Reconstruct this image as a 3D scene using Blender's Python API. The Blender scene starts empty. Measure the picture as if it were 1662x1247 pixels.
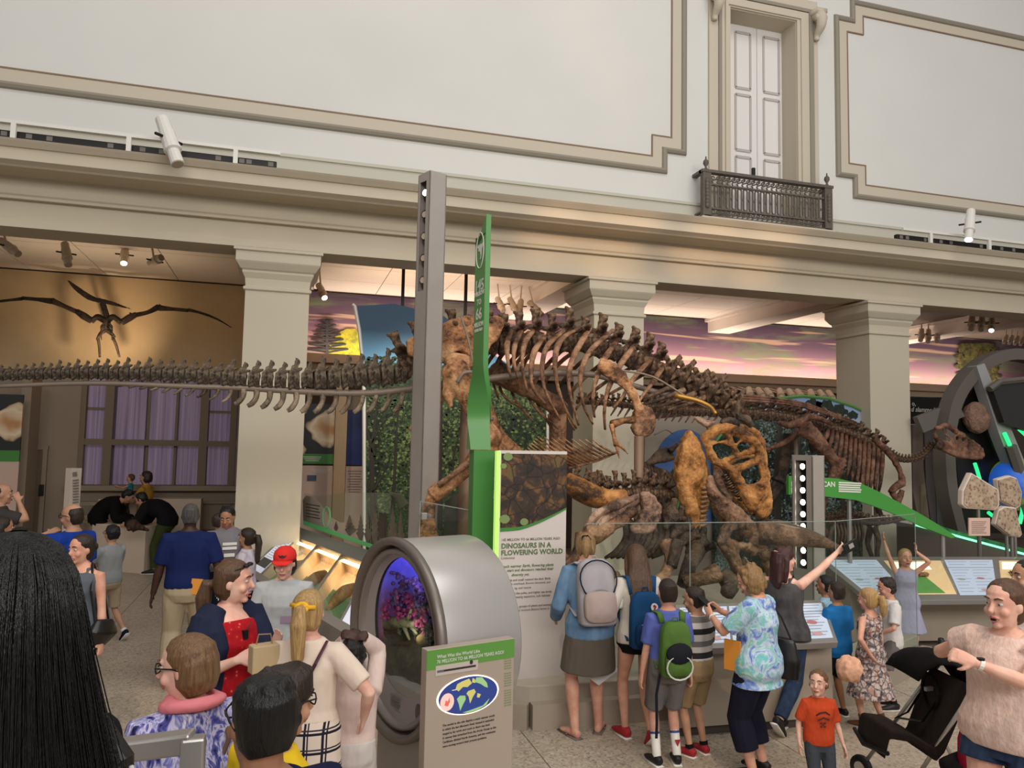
import bpy, math, random
from mathutils import Vector as V, Matrix
random.seed(7)
C = bpy.context.scene.collection
SC = bpy.context.scene
PI = math.pi
R = math.radians

# ------------------------------------------------------------------ camera
EYE = V((0, 0, 2.4))
YAW, PITCH, ROLL, FOC = R(16.386), R(4.433), R(1.125), 1250.0
FWD = V((math.sin(YAW)*math.cos(PITCH), math.cos(YAW)*math.cos(PITCH), math.sin(PITCH)))
_r = V((math.cos(YAW), -math.sin(YAW), 0)); _u = _r.cross(FWD)
RGT = _r*math.cos(ROLL) + _u*math.sin(ROLL)
UPV = _u*math.cos(ROLL) - _r*math.sin(ROLL)
cam = bpy.data.cameras.new('camera'); camo = bpy.data.objects.new('camera', cam); C.objects.link(camo)
cam.sensor_width = 36.0; cam.lens = 36.0*FOC/1662.0; cam.clip_start = 0.05; cam.clip_end = 200
m = Matrix((RGT, UPV, -FWD)).transposed().to_4x4(); m.translation = EYE
camo.matrix_world = m
SC.camera = camo

# ------------------------------------------------------------------ light and exposure
SC.view_settings.view_transform = 'Standard'; SC.view_settings.look = 'None'
SC.view_settings.gamma = 1.0; SC.view_settings.use_curve_mapping = False
SC.view_settings.exposure = 0.0
w = bpy.data.worlds.new('hall_light'); SC.world = w; w.use_nodes = True
w.node_tree.nodes['Background'].inputs[0].default_value = (1.0, 0.965, 0.92, 1)
w.node_tree.nodes['Background'].inputs[1].default_value = 0.26
def lamp(name, kind, loc, energy, color=(1, 1, 1), target=None, size=0.2, size_y=None, spot=60, blend=0.6):
    l = bpy.data.lights.new(name, kind); o = bpy.data.objects.new(name, l); C.objects.link(o)
    l.energy = energy; l.color = color; o.location = loc
    if kind == 'AREA':
        l.size = size
        if size_y: l.shape = 'RECTANGLE'; l.size_y = size_y
    else: l.shadow_soft_size = size
    if kind == 'SPOT': l.spot_size = R(spot); l.spot_blend = blend
    if target is not None:
        o.rotation_euler = (V(target)-V(loc)).to_track_quat('-Z', 'Y').to_euler()
    return o
WARM = (1.0, 0.74, 0.5)
lamp('skylight', 'AREA', (4, 1.0, 15.5), 1100, (1.0, 0.98, 0.96), (4, 3.0, 0), 16, 9)
lamp('front_fill', 'AREA', (4, -11, 9.5), 2200, (1.0, 0.975, 0.94), (5, 11, 5.2), 22, 5)  # added frontal fill that lifts the frieze under the cornice
lamp('exhibit_spot', 'SPOT', (-3.2, -2.5, 9.5), 1500, (1.0, 0.86, 0.68), (2.0, 8.6, 3.0), 0.12, spot=34, blend=0.7)
lamp('exhibit_spot', 'SPOT', (8.5, -2.0, 9.8), 1500, (1.0, 0.84, 0.64), (4.6, 8.2, 2.2), 0.15, spot=26, blend=0.7)
lamp('floor_spot', 'SPOT', (-2.5, 2.0, 9.0), 700, (1.0, 0.74, 0.48), (-.5, 6.6, 0), 0.1, spot=19, blend=0.25)
lamp('floor_spot', 'SPOT', (2.5, 0.0, 9.5), 750, (1.0, 0.76, 0.5), (4.3, 5.0, 0), 0.1, spot=19, blend=0.3)
for x_, z_, e_, sp_ in ((1.2, 10.6, 520, 16), (4.6, 9.8, 420, 10), (5.4, 8.7, 360, 7), (-1.6, 10.2, 400, 18)):
    lamp('wall_glow', 'SPOT', (x_-2.5, -1.0, 12.5), e_, (1.0, 0.84, 0.66), (x_, 12, z_), 0.5, spot=sp_, blend=1.0)  # added soft spots standing in for sunlight reflected onto the wall
for x_, sp_ in ((5.0, 3.2), (6.6, 2.6), (3.9, 2.2), (7.7, 2.8)): lamp('ledge_glow', 'SPOT', (x_+1.5, -1.0, 7.0), 2400, (1.0, 0.60, 0.32), (x_, 11.4, 5.75), 0.25, spot=sp_*2.6, blend=1.0)  # added narrow spots imitating orange sun reflections on the entablature
# ------------------------------------------------------------------ helpers
def P(px, py, Y):                 # a point of the wall-parallel plane y = Y
    d = FWD*FOC + RGT*(px-831.0) - UPV*(py-623.5)
    return EYE + d*(Y/d.y)
def G(px, py, z=0.0):             # a point of the level plane at height z
    d = FWD*FOC + RGT*(px-831.0) - UPV*(py-623.5)
    return EYE + d*((z-EYE.z)/d.z)
def s2l(c):
    c = c/255.0
    return c/12.92 if c <= 0.04045 else ((c+0.055)/1.055)**2.4
def rgb(r, g, b): return (s2l(r), s2l(g), s2l(b), 1)

class NT:
    def __init__(s, name):
        s.m = bpy.data.materials.new(name); s.m.use_nodes = True
        s.t = s.m.node_tree; s.b = s.t.nodes['Principled BSDF']
    def n(s, kind, **kw):
        x = s.t.nodes.new(kind)
        for k, v in kw.items():
            if k.startswith('i_'):
                key = k[2:]
                if key.isdigit(): key = int(key)
                else: key = key.replace('_', ' ')
                if isinstance(v, tuple) and len(v) == 2 and hasattr(v[0], 'outputs'): s.t.links.new(v[0].outputs[v[1]], x.inputs[key])
                else: x.inputs[key].default_value = v
            else: setattr(x, k, v)
        return x
    def l(s, a, ao, b, bi): s.t.links.new(a.outputs[ao], b.inputs[bi])
    def coord(s, scale=(1, 1, 1), kind='Object', rot=(0, 0, 0)):
        c = s.n('ShaderNodeTexCoord'); mp = s.n('ShaderNodeMapping')
        mp.inputs['Scale'].default_value = scale; mp.inputs['Rotation'].default_value = rot
        s.l(c, kind, mp, 'Vector'); return mp
    def ramp(s, src, out, stops, interp='LINEAR'):
        r = s.n('ShaderNodeValToRGB'); e = r.color_ramp; e.interpolation = interp
        while len(e.elements) < len(stops): e.elements.new(0.5)
        for el, (p, c) in zip(e.elements, stops): el.position = p; el.color = c
        s.l(src, out, r, 'Fac'); return r
    def mix(s, fac, a, b):
        x = s.n('ShaderNodeMix', data_type='RGBA')
        for v, i in ((fac, 0), (a, 6), (b, 7)):
            if isinstance(v, tuple) and hasattr(v[0], 'outputs'): s.t.links.new(v[0].outputs[v[1]], x.inputs[i])
            else: x.inputs[i].default_value = v
        return (x, 2)
    def noise(s, co, scale, detail=4, rough=0.55, dist=0.0):
        x = s.n('ShaderNodeTexNoise'); x.inputs['Scale'].default_value = scale; x.inputs['Detail'].default_value = detail
        x.inputs['Roughness'].default_value = rough; x.inputs['Distortion'].default_value = dist
        s.l(co, 'Vector', x, 'Vector'); return x
    def bump(s, src, out, strength=0.3, dist=0.01):
        b = s.n('ShaderNodeBump'); b.inputs['Strength'].default_value = strength; b.inputs['Distance'].default_value = dist
        s.l(src, out, b, 'Height'); s.l(b, 'Normal', s.b, 'Normal')
    def fin(s, rough=0.6, metal=0.0, spec=0.5):
        s.b.inputs['Roughness'].default_value = rough; s.b.inputs['Metallic'].default_value = metal
        s.b.inputs['Specular IOR Level'].default_value = spec
        return s.m
MATS = {}
def mat(name, col, rough=0.6, metal=0.0, var=0.0, scale=6.0, bump=0.0, spec=0.4, col2=None, stretch=(1, 1, 1), dist=0.004, detail=4):
    """plain paint or cloth with optional two-tone noise and fine relief"""
    if name in MATS: return MATS[name]
    t = NT(name); c = rgb(*col)
    if var or bump or col2:
        co = t.coord(stretch); no = t.noise(co, scale, detail)
        if col2: c2 = rgb(*col2)
        else: c2 = tuple(max(0, x*(1-var)) for x in c[:3])+(1,)
        r = t.ramp(no, 'Fac', [(0.36, c2), (0.62, c)]); t.l(r, 'Color', t.b, 'Base Color')
        if bump: t.bump(no, 'Fac', bump, dist)
    else: t.b.inputs['Base Color'].default_value = c
    MATS[name] = t.fin(rough, metal, spec); return MATS[name]
def emat(name, col, strength=1.0, rough=0.5):
    if name in MATS: return MATS[name]
    t = NT(name); t.b.inputs['Base Color'].default_value = rgb(*col)
    t.b.inputs['Emission Color'].default_value = rgb(*col); t.b.inputs['Emission Strength'].default_value = strength
    MATS[name] = t.fin(rough); return MATS[name]
def glass(name, tint=(0.93, 0.97, 0.95), alpha=0.12, rough=0.02):
    if name in MATS: return MATS[name]
    t = NT(name); n = t.t.nodes; out = [x for x in n if x.type == 'OUTPUT_MATERIAL'][0]
    tr = t.n('ShaderNodeBsdfTransparent'); tr.inputs[0].default_value = (*tint, 1)
    gl = t.n('ShaderNodeBsdfGlossy'); gl.inputs['Roughness'].default_value = rough
    lw = t.n('ShaderNodeLayerWeight'); lw.inputs['Blend'].default_value = 0.5; pw = t.n('ShaderNodeMath', operation='POWER'); t.l(lw, 'Facing', pw, 0); pw.inputs[1].default_value = 4.0; fr = t.n('ShaderNodeMath', operation='MULTIPLY_ADD'); t.l(pw, 0, fr, 0); fr.inputs[1].default_value = 0.35; fr.inputs[2].default_value = 0.025
    mx = t.n('ShaderNodeMixShader')
    t.l(fr, 0, mx, 0); t.l(tr, 0, mx, 1); t.l(gl, 0, mx, 2); t.l(mx, 0, out, 'Surface')
    MATS[name] = t.m; return t.m

OFF = {}
def off(parent): return OFF.get(parent.name, V((0, 0, 0))) if parent else V((0, 0, 0))
def frame(d):
    d = d.normalized(); a = V((0, 0, 1)) if abs(d.z) < 0.9 else V((0, 1, 0))
    s = a.cross(d).normalized(); return s, d.cross(s)
def resample(rr, k):
    out = []
    for i in range(k):
        f = i*(len(rr)-1)/max(1, k-1); j = max(0, min(len(rr)-2, int(f))); f -= j
        if len(rr) == 1: out.append(rr[0]); continue
        a, b = rr[j], rr[j+1]
        out.append((a[0]*(1-f)+b[0]*f, a[1]*(1-f)+b[1]*f) if isinstance(a, tuple) else a*(1-f)+b*f)
    return out
class MB:
    """collects verts and faces, then links them as ONE mesh object"""
    def __init__(s): s.v = []; s.f = []; s.mi = []
    def add(s, vs, fs, mi=0):
        o = len(s.v); s.v += [V(x) for x in vs]; s.f += [[i+o for i in f] for f in fs]; s.mi += [mi]*len(fs); return s
    def box(s, c, size, rot=None, mi=0):
        c = V(c); h = V(size)/2
        vs = [V((x*h.x, y*h.y, z*h.z)) for x in (-1, 1) for y in (-1, 1) for z in (-1, 1)]
        if rot is not None: vs = [rot @ v for v in vs]
        return s.add([v+c for v in vs], [(0, 1, 3, 2), (4, 6, 7, 5), (0, 4, 5, 1), (2, 3, 7, 6), (0, 2, 6, 4), (1, 5, 7, 3)], mi)
    def bar(s, a, b, w, h=None, up=V((0, 0, 1)), mi=0):
        a, b = V(a), V(b); d = (b-a); L = d.length; d.normalize()
        if abs(d.dot(up)) > 0.98: up = V((0, 1, 0))
        x = d.cross(up).normalized(); z = x.cross(d)
        return s.box((a+b)/2, (w, L, h or w), Matrix((x, d, z)).transposed(), mi)
    def tube(s, pts, rad, n=8, side=None, cap=True, mi=0):
        pts = [V(p) for p in pts]; k = len(pts)
        if not isinstance(rad, (list, tuple)): rad = [rad]*k
        elif len(rad) != k: rad = resample(rad, k)
        u = V(side) if side is not None else None; vs = []
        for i, p in enumerate(pts):
            t = (pts[min(i+1, k-1)]-pts[max(i-1, 0)])
            if t.length < 1e-9: t = V((0, 0, 1))
            t.normalize()
            if u is None: u, _ = frame(t)
            x = (u - t*u.dot(t))
            if x.length < 1e-6: x, _ = frame(t)
            x.normalize(); y = t.cross(x)
            if side is None: u = x
            r = rad[i]; rx, ry = r if isinstance(r, (tuple, list)) else (r, r)
            for j in range(n):
                a = 2*PI*j/n; vs.append(p + x*(rx*math.cos(a)) + y*(ry*math.sin(a)))
        fs = [[i*n+j, i*n+(j+1) % n, (i+1)*n+(j+1) % n, (i+1)*n+j] for i in range(k-1) for j in range(n)]
        if cap: fs += [list(range(n))[::-1], [(k-1)*n+j for j in range(n)]]
        return s.add(vs, fs, mi)
    def ell(s, c, r, rot=None, nu=12, nv=8, mi=0):
        c = V(c); r = V(r) if not isinstance(r, (int, float)) else V((r, r, r)); vs = []
        for i in range(1, nv):
            th = PI*i/nv
            for j in range(nu):
                a = 2*PI*j/nu; vs.append(V((r.x*math.sin(th)*math.cos(a), r.y*math.sin(th)*math.sin(a), r.z*math.cos(th))))
        vs += [V((0, 0, r.z)), V((0, 0, -r.z))]
        if rot is not None: vs = [rot @ v for v in vs]
        fs = [[i*nu+j, (i+1)*nu+j, (i+1)*nu+(j+1) % nu, i*nu+(j+1) % nu] for i in range(nv-2) for j in range(nu)]
        t = len(vs)-2
        fs += [[t, j, (j+1) % nu] for j in range(nu)] + [[t+1, (nv-2)*nu+(j+1) % nu, (nv-2)*nu+j] for j in range(nu)]
        return s.add([v+c for v in vs], fs, mi)
    def prism(s, poly, ext, mi=0):
        poly = [V(p) for p in poly]; n = len(poly); ext = V(ext)
        fs = [list(range(n)), [n+i for i in range(n)][::-1]] + [[i, n+i, n+(i+1) % n, (i+1) % n] for i in range(n)]
        return s.add(poly+[p+ext for p in poly], fs, mi)
    def rings(s, rings, closed=True, cap=False, mi=0):
        n = len(rings[0]); vs = [p for r in rings for p in r]; k = len(rings)
        fs = [[i*n+j, i*n+(j+1) % n, (i+1)*n+(j+1) % n, (i+1)*n+j] for i in range(k-1) for j in range(n if closed else n-1)]
        if cap: fs += [list(range(n))[::-1], [(k-1)*n+j for j in range(n)]]
        return s.add(vs, fs, mi)
    def lathe(s, prof, c, axis=V((0, 0, 1)), n=16, mi=0):
        axis = V(axis).normalized(); x, y = frame(axis); c = V(c)
        return s.rings([[c + axis*h + (x*math.cos(2*PI*j/n)+y*math.sin(2*PI*j/n))*max(r, 1e-4) for j in range(n)] for r, h in prof], True, True, mi)
    def build(s, name, mt, parent=None, smooth=False, remesh=None, bevel=None, sub=0, origin=None, fix=True, smooth_it=0, disp=0):
        o_ = V(origin) if origin is not None else off(parent)
        me = bpy.data.meshes.new(name); me.from_pydata([v-o_ for v in s.v], [], s.f)
        for q in (mt if isinstance(mt, (list, tuple)) else [mt]): me.materials.append(q)
        if any(s.mi): me.polygons.foreach_set('material_index', s.mi)
        if fix and not smooth:
            pass
        me.polygons.foreach_set('use_smooth', [bool(smooth)]*len(me.polygons)); me.update()
        o = bpy.data.objects.new(name, me); C.objects.link(o)
        if parent: o.parent = parent; OFF[o.name] = off(parent)
        if origin is not None: o.location = o_ if not parent else (0, 0, 0); OFF[o.name] = o_
        if remesh:
            q = o.modifiers.new('skin', 'REMESH'); q.mode = 'VOXEL'; q.voxel_size = remesh; q.use_smooth_shade = True
            if smooth_it:
                q = o.modifiers.new('soft', 'SMOOTH'); q.iterations = smooth_it; q.factor = 0.5
        if disp:
            if 'pits' not in bpy.data.textures: bpy.data.textures.new('pits', 'CLOUDS').noise_scale = 0.09
            q = o.modifiers.new('pits', 'DISPLACE'); q.texture = bpy.data.textures['pits']; q.strength = disp; q.mid_level = 0.5; q.texture_coords = 'LOCAL'
        if bevel:
            q = o.modifiers.new('edge', 'BEVEL'); q.width = bevel; q.segments = 2; q.limit_method = 'ANGLE'
        if sub:
            q = o.modifiers.new('sub', 'SUBSURF'); q.levels = sub; q.render_levels = sub
        return o
def tag(o, label=None, cat=None, group=None, kind=None):
    if label: o['label'] = label
    if cat: o['category'] = cat
    if group: o['group'] = group
    if kind: o['kind'] = kind
    return o
def thing(name, label, cat, loc=(0, 0, 0), group=None, rz=0, world=True, scale=1.0):
    o = bpy.data.objects.new(name, None); C.objects.link(o); o.empty_display_size = 0.1
    o.location = loc; o.rotation_euler = (0, 0, rz); o.scale = (scale,)*3
    OFF[o.name] = V(loc) if world else V((0, 0, 0))
    return tag(o, label, cat, group)
def struct(name, mb, mt, **kw): return tag(mb.build(name, mt, **kw), kind='structure')
def sgroup(name):
    o = bpy.data.objects.new(name, None); C.objects.link(o); o['kind'] = 'structure'; OFF[o.name] = V((0, 0, 0)); return o
def inst(me_obj, name, parent, loc, rot=(0, 0, 0), scale=1.0):
    o = bpy.data.objects.new(name, me_obj.data); C.objects.link(o); o.parent = parent
    o.location = V(loc)-off(parent); o.rotation_euler = rot
    o.scale = scale if isinstance(scale, (tuple, list)) else (scale,)*3
    for q in me_obj.modifiers:
        n = o.modifiers.new(q.name, q.type)
        if q.type == 'REMESH': n.mode = 'VOXEL'; n.voxel_size = q.voxel_size; n.use_smooth_shade = True
    return o
def dup(root, loc, rz=None, label=None):
    r = root.copy(); C.objects.link(r); r.location = loc
    if rz is not None: r.rotation_euler = (0, 0, rz)
    if label: r['label'] = label
    for ch in list(root.children):
        c = ch.copy(); C.objects.link(c); c.parent = r
        for g in ch.children:
            d = g.copy(); C.objects.link(d); d.parent = c
    return r
def text(s, size, org, xd, ud, mt, parent=None, name='lettering', align='LEFT', ext=0.001, squeeze=1.0, bold=0.0, shear=0.0):
    cu = bpy.data.curves.new(name, 'FONT'); cu.body = s; cu.size = size; cu.align_x = align; cu.extrude = ext; cu.offset = bold; cu.shear = shear
    cu.resolution_u = 2
    cu.materials.append(mt); o = bpy.data.objects.new(name, cu); C.objects.link(o)
    x = V(xd).normalized(); z = x.cross(V(ud)).normalized(); y = z.cross(x)
    m = Matrix((x*squeeze, y, z)).transposed().to_4x4(); m.translation = V(org)-off(parent)
    if parent: o.parent = parent
    o.matrix_local = m
    return o
def spl(pts, k=6):
    """Catmull-Rom through the points"""
    pts = [V(p) for p in pts]
    if len(pts) < 3: return [pts[0].lerp(pts[-1], i/k) for i in range(k+1)]
    out = []; q = [pts[0]*2-pts[1]]+pts+[pts[-1]*2-pts[-2]]
    for i in range(1, len(q)-2):
        a, b, c, d = q[i-1:i+3]
        for j in range(k):
            t = j/k; out.append(0.5*((2*b)+(c-a)*t+(2*a-5*b+4*c-d)*t*t+(3*b-a-3*c+d)*t*t*t))
    return out+[pts[-1]]
def B(pts, Y=None): return [P(p[0], p[1], p[2] if len(p) > 2 else Y) for p in pts]
# ================================================================== SETTING
M_WALL = mat('wall_paint', (222, 220, 214), 0.75, var=0.03, scale=0.7, spec=0.2)
M_CREAM = mat('cream_plaster', (201, 189, 168), 0.7, var=0.04, scale=1.3, spec=0.2)
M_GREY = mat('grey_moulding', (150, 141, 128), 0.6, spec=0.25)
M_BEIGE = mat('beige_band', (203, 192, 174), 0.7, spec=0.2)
M_DARKLINE = mat('dark_bead', (140, 118, 96), 0.7)  # plain darker tone of the panels' inner bead
M_COL = mat('column_paint', (196, 186, 166), 0.65, var=0.03, scale=0.8, spec=0.25)
M_CEIL = mat('ceiling_tile', (214, 202, 190), 0.8, var=0.03, scale=2)
M_CEILGAP = mat('ceiling_gap', (110, 96, 86), 0.9)
M_STEEL = mat('brushed_steel', (168, 163, 158), 0.38, metal=0.75, var=0.08, scale=3, stretch=(1, 1, 30))
M_GREYMET = mat('grey_metal', (166, 158, 151), 0.45, metal=0.3, var=0.05, scale=4)
M_BLACK = mat('black_plastic', (16, 16, 17), 0.5)
M_WHITE = mat('white_enamel', (226, 222, 214), 0.4)
M_GREEN = mat('green_print', (64, 128, 56), 0.5)
M_GREENL = mat('green_light_print', (96, 150, 66), 0.5)
M_PANEL = mat('panel_white', (206, 196, 190), 0.5)
M_INK = mat('ink', (52, 46, 44), 0.6)
M_INKG = mat('grey_ink', (120, 112, 106), 0.6)

# floor: terrazzo slabs with thin divider joints
t = NT('terrazzo'); co = t.coord()
vo = t.n('ShaderNodeTexVoronoi'); vo.inputs['Scale'].default_value = 55; t.l(co, 'Vector', vo, 'Vector')
sp = t.ramp(vo, 'Color', [(0.05, rgb(138, 124, 110)), (0.3, rgb(170, 156, 138)), (0.7, rgb(186, 172, 154)), (1, rgb(204, 192, 174))])
no = t.noise(co, 0.6, 3); bl = t.ramp(no, 'Fac', [(0.35, (0.88, 0.86, 0.84, 1)), (0.65, (1, 1, 1, 1))])
mu = t.n('ShaderNodeMix', data_type='RGBA', blend_type='MULTIPLY'); mu.inputs[0].default_value = 1
t.l(sp, 'Color', mu, 6); t.l(bl, 'Color', mu, 7); t.l(mu, 2, t.b, 'Base Color')
M_FLOOR = t.fin(0.42, spec=0.35)
M_JOINT = mat('divider_strip', (112, 98, 82), 0.6)
fl = struct('floor', MB().box((5, 7.5, -0.11), (40, 23, 0.2)), M_JOINT)
OFF[fl.name] = V((0, 0, 0))
slab = MB().box((0, 0, -0.004), (1.992, 1.992, 0.016)).build('terrazzo_slab', M_FLOOR, fl)
slab.location = (-5, 1, 0); first = True
for i in range(10):
    for j in range(8):
        if i == 0 and j == 0: continue
        inst(slab, 'terrazzo_slab', fl, (-5+2*i, 1+2*j, 0))

# entablature running along the whole hall
def zY(py, Y, px=0): return P(px, py, Y).z
X0, X1 = -9.0, 24.0
prof = [(12.1, zY(366, 11.45)+0.01), (11.45, zY(366, 11.45)), (11.45, zY(352, 11.45)), (11.53, zY(351, 11.5)), (11.53, zY(322, 11.53)),
        (11.44, zY(319.5, 11.44)), (11.44, zY(315, 11.44)), (11.52, zY(311, 11.5)), (11.52, zY(284, 11.52)), (11.40, zY(276, 11.4)), (11.05, zY(267.5, 11.05)),
        (11.02, zY(264, 11.02)), (10.93, zY(256, 10.93)), (10.93, zY(236.5, 10.93)), (10.90, zY(235, 10.9)), (10.84, zY(224, 10.82)), (10.82, zY(221, 10.82)), (12.0, zY(221, 10.82)+0.01), (12.1, zY(221, 10.82)+0.01)]
ent = MB().rings([[V((x, y, z)) for y, z in prof] for x in (X0, X1)], True, True)
struct('trim_1', ent, M_CREAM)
ZL = prof[-1][1]
# upper wall, with the tall doorway left open
DX0, DX1 = P(1183, 200, 12).x, P(1292, 200, 12).x
DZT = P(1183, 14, 12).z
wb = MB()
wb.box(((X0+DX0)/2, 12.2, (ZL+16)/2), (DX0-X0, 0.4, 16-ZL)).box(((X1+DX1)/2, 12.2, (ZL+16)/2), (X1-DX1, 0.4, 16-ZL))
wb.box(((DX0+DX1)/2, 12.2, (DZT+16)/2), (DX1-DX0, 0.4, 16-DZT))
struct('wall_back', wb, M_WALL)
zb = P(900, 305, 11.97).z
bb = MB()
for a, b in ((X0, P(1149, 300, 12).x), (P(1326, 300, 12).x, X1)):
    bb.box(((a+b)/2, 11.98, (ZL+zb)/2), (b-a, 0.04, zb-ZL)).box(((a+b)/2, 11.965, zb), (b-a, 0.07, 0.05))
struct('baseboard_back', bb, mat('baseboard_paint', (196, 192, 178), 0.7))

def wall_panel(name, x0, x1, z0, z1, sx, sz):
    """stepped-corner wall panel: grey half-round moulding, beige flat, dark bead"""
    def ring(d, y):
        a, b, c, e = x0+d, x1-d, z0+d, z1-d
        pts = [(a, c+sz), (a+sx, c+sz), (a+sx, c), (b-sx, c), (b-sx, c+sz), (b, c+sz), (b, e-sz), (b-sx, e-sz), (b-sx, e), (a+sx, e), (a+sx, e-sz), (a, e-sz)]
        return [V((x, 12-y, z)) for x, z in pts]
    g = sgroup(name)
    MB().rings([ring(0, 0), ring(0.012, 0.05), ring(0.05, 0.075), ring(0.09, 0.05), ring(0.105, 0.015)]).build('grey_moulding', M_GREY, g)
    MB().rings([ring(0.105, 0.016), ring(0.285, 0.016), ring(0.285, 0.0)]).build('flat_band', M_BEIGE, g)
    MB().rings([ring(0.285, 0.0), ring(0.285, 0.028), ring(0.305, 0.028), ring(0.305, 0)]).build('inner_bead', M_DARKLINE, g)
pz0 = P(0, 142.7, 12).z
pst = P(1097, 250, 12).z - P(1097, 284, 12).z
psx = P(1113.5, 250, 12).x - P(1082.5, 250, 12).x
pzt = P(1384, 0, 12).z
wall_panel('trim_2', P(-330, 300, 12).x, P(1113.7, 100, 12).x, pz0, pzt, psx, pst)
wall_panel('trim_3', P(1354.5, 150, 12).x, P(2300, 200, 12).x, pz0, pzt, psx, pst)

# tall doorway with two panelled leaves
dg = sgroup('door_1'); YD = 12.42
zf = ZL
def casing(n, px0, px1, pxr0, pxr1, proud, ztop_px, mt):
    z1 = P(1183, ztop_px, 12).z
    a, b, c, d = (P(q, 200, 12).x for q in (px0, px1, pxr0, pxr1)); zi = z1-(b-a)
    MB().box(((a+b)/2, 12-proud/2, (zf+z1)/2), (b-a, proud, z1-zf)).box(((c+d)/2, 12-proud/2, (zf+z1)/2), (d-c, proud, z1-zf)).box(((b+c)/2, 12-proud/2, (z1+zi)/2), (c-b, proud, z1-zi)).build(n, mt, dg)
casing('casing', 1168.5, 1183, 1292, 1311, 0.06, -2, M_BEIGE)
casing('casing_bead', 1174, 1179, 1297, 1303, 0.09, 6, M_BEIGE)
casing('grey_border', 1163.5, 1168.5, 1311, 1318, 0.08, -8, M_GREY)
casing('outer_casing', 1149, 1163.5, 1318, 1326, 0.05, -24, M_BEIGE)
a, b = DX0, DX1
MB().box((a-0.004, 12.2, (zf+DZT)/2), (0.02, 0.44, DZT-zf)).box((b+0.004, 12.2, (zf+DZT)/2), (0.02, 0.44, DZT-zf)).box(((a+b)/2, 12.2, DZT), (b-a, 0.44, 0.02)).build('reveal', M_BEIGE, dg)
ja, jb = P(1183.5, 200, YD).x, P(1275, 200, YD).x
MB().box(((jb+b)/2+0.02, YD, (zf+DZT)/2), (b-jb+0.05, 0.05, DZT-zf)).box(((a+b)/2, YD, (DZT+P(1183, 36, YD).z)/2), (b-a, 0.05, DZT-P(1183, 36, YD).z)).build('inner_frame', M_BEIGE, dg)
M_DOOR = mat('door_white', (232, 228, 224), 0.5); M_DGROOVE = mat('door_panel_moulding', (188, 181, 176), 0.6)
xm = P(1228.5, 200, YD).x; ztop = P(1183, 37, YD).z
for k, (xa, xb) in enumerate(((ja, xm-0.006), (xm+0.006, jb))):
    lf = MB().box(((xa+xb)/2, YD+0.02, (zf+ztop)/2), (xb-xa, 0.05, ztop-zf)).build('door_leaf', M_DOOR, dg)
    for ya, yb in ((52, 142), (153, 243), (254, 345)):
        za, zb_ = P(1193, ya, YD).z, P(1193, yb, YD).z
        pa, pb = xa+(xb-xa)*0.22, xa+(xb-xa)*0.76
        q = MB()
        for c_, s_ in ((((pa+pb)/2, YD-0.008, za), (pb-pa, 0.03, 0.05)), (((pa+pb)/2, YD-0.008, zb_), (pb-pa, 0.03, 0.05)), ((pa, YD-0.008, (za+zb_)/2), (0.04, 0.03, za-zb_)), ((pb, YD-0.008, (za+zb_)/2), (0.04, 0.03, za-zb_))): q.box(c_, s_)
        q.build('panel_moulding', M_DGROOVE, lf)
MB().box(P(1223, 281, YD-0.05), (0.06, 0.05, 0.2)).build('door_handle', M_BLACK, dg, bevel=0.01)
for px, py in ((1160, 14), (1325, 48)):
    c = P(px, py, 11.9); q = MB()
    q.tube(spl([c+V((0, 0.05, 0.25)), c+V((0, -0.12, 0.2)), c+V((0, -0.14, 0.02)), c+V((0, -0.02, -0.12)), c+V((0, 0.0, -0.22))], 4), [0.09, 0.11, 0.09, 0.06, 0.05], 8)
    q.box(c+V((0, 0, 0.3)), (0.24, 0.34, 0.08))
    for s_ in (-1, 1): q.lathe([(0.02, -0.03), (0.06, -0.02), (0.06, 0.02), (0.02, 0.03)], c+V((s_*0.09, -0.13, 0.16)), V((1, 0, 0)), 10)
    q.build('scroll_bracket', M_BEIGE, dg, smooth=True)

# columns
def column(n, xc, Yf=11.5, wd=0.885):
    g = sgroup(n); zt = prof[1][1]
    def rg(h, z): return [V((xc+sx*h, Yf+wd/2+sy*h, z)) for sx, sy in ((-1, -1), (1, -1), (1, 1), (-1, 1))]
    hw = wd/2; zs = zt-0.60
    MB().rings([rg(hw, 0), rg(hw, zs)], True, True).build('shaft', M_COL, g)
    MB().rings([rg(hw+0.0, zs-0.02), rg(hw+0.028, zs), rg(hw+0.028, zs+0.035), rg(hw, zs+0.05), rg(hw+0.01, zs+0.16), rg(hw+0.05, zs+0.24), rg(hw+0.05, zs+0.27), rg(hw+0.075, zs+0.29),
                rg(hw+0.13, zs+0.37), rg(hw+0.14, zs+0.39), rg(hw+0.14, zs+0.52), rg(hw+0.17, zs+0.535), rg(hw+0.17, zs+0.57), rg(hw+0.1, zs+0.60)], True, True).build('capital', M_COL, g)
    MB().rings([rg(hw+0.06, 0), rg(hw+0.06, 0.35), rg(hw, 0.42)], True, True).build('plinth', M_COL, g)
for i, xc in enumerate((-0.17, 5.19, 10.58)): column('column_%d' % (i+1), xc)

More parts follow.
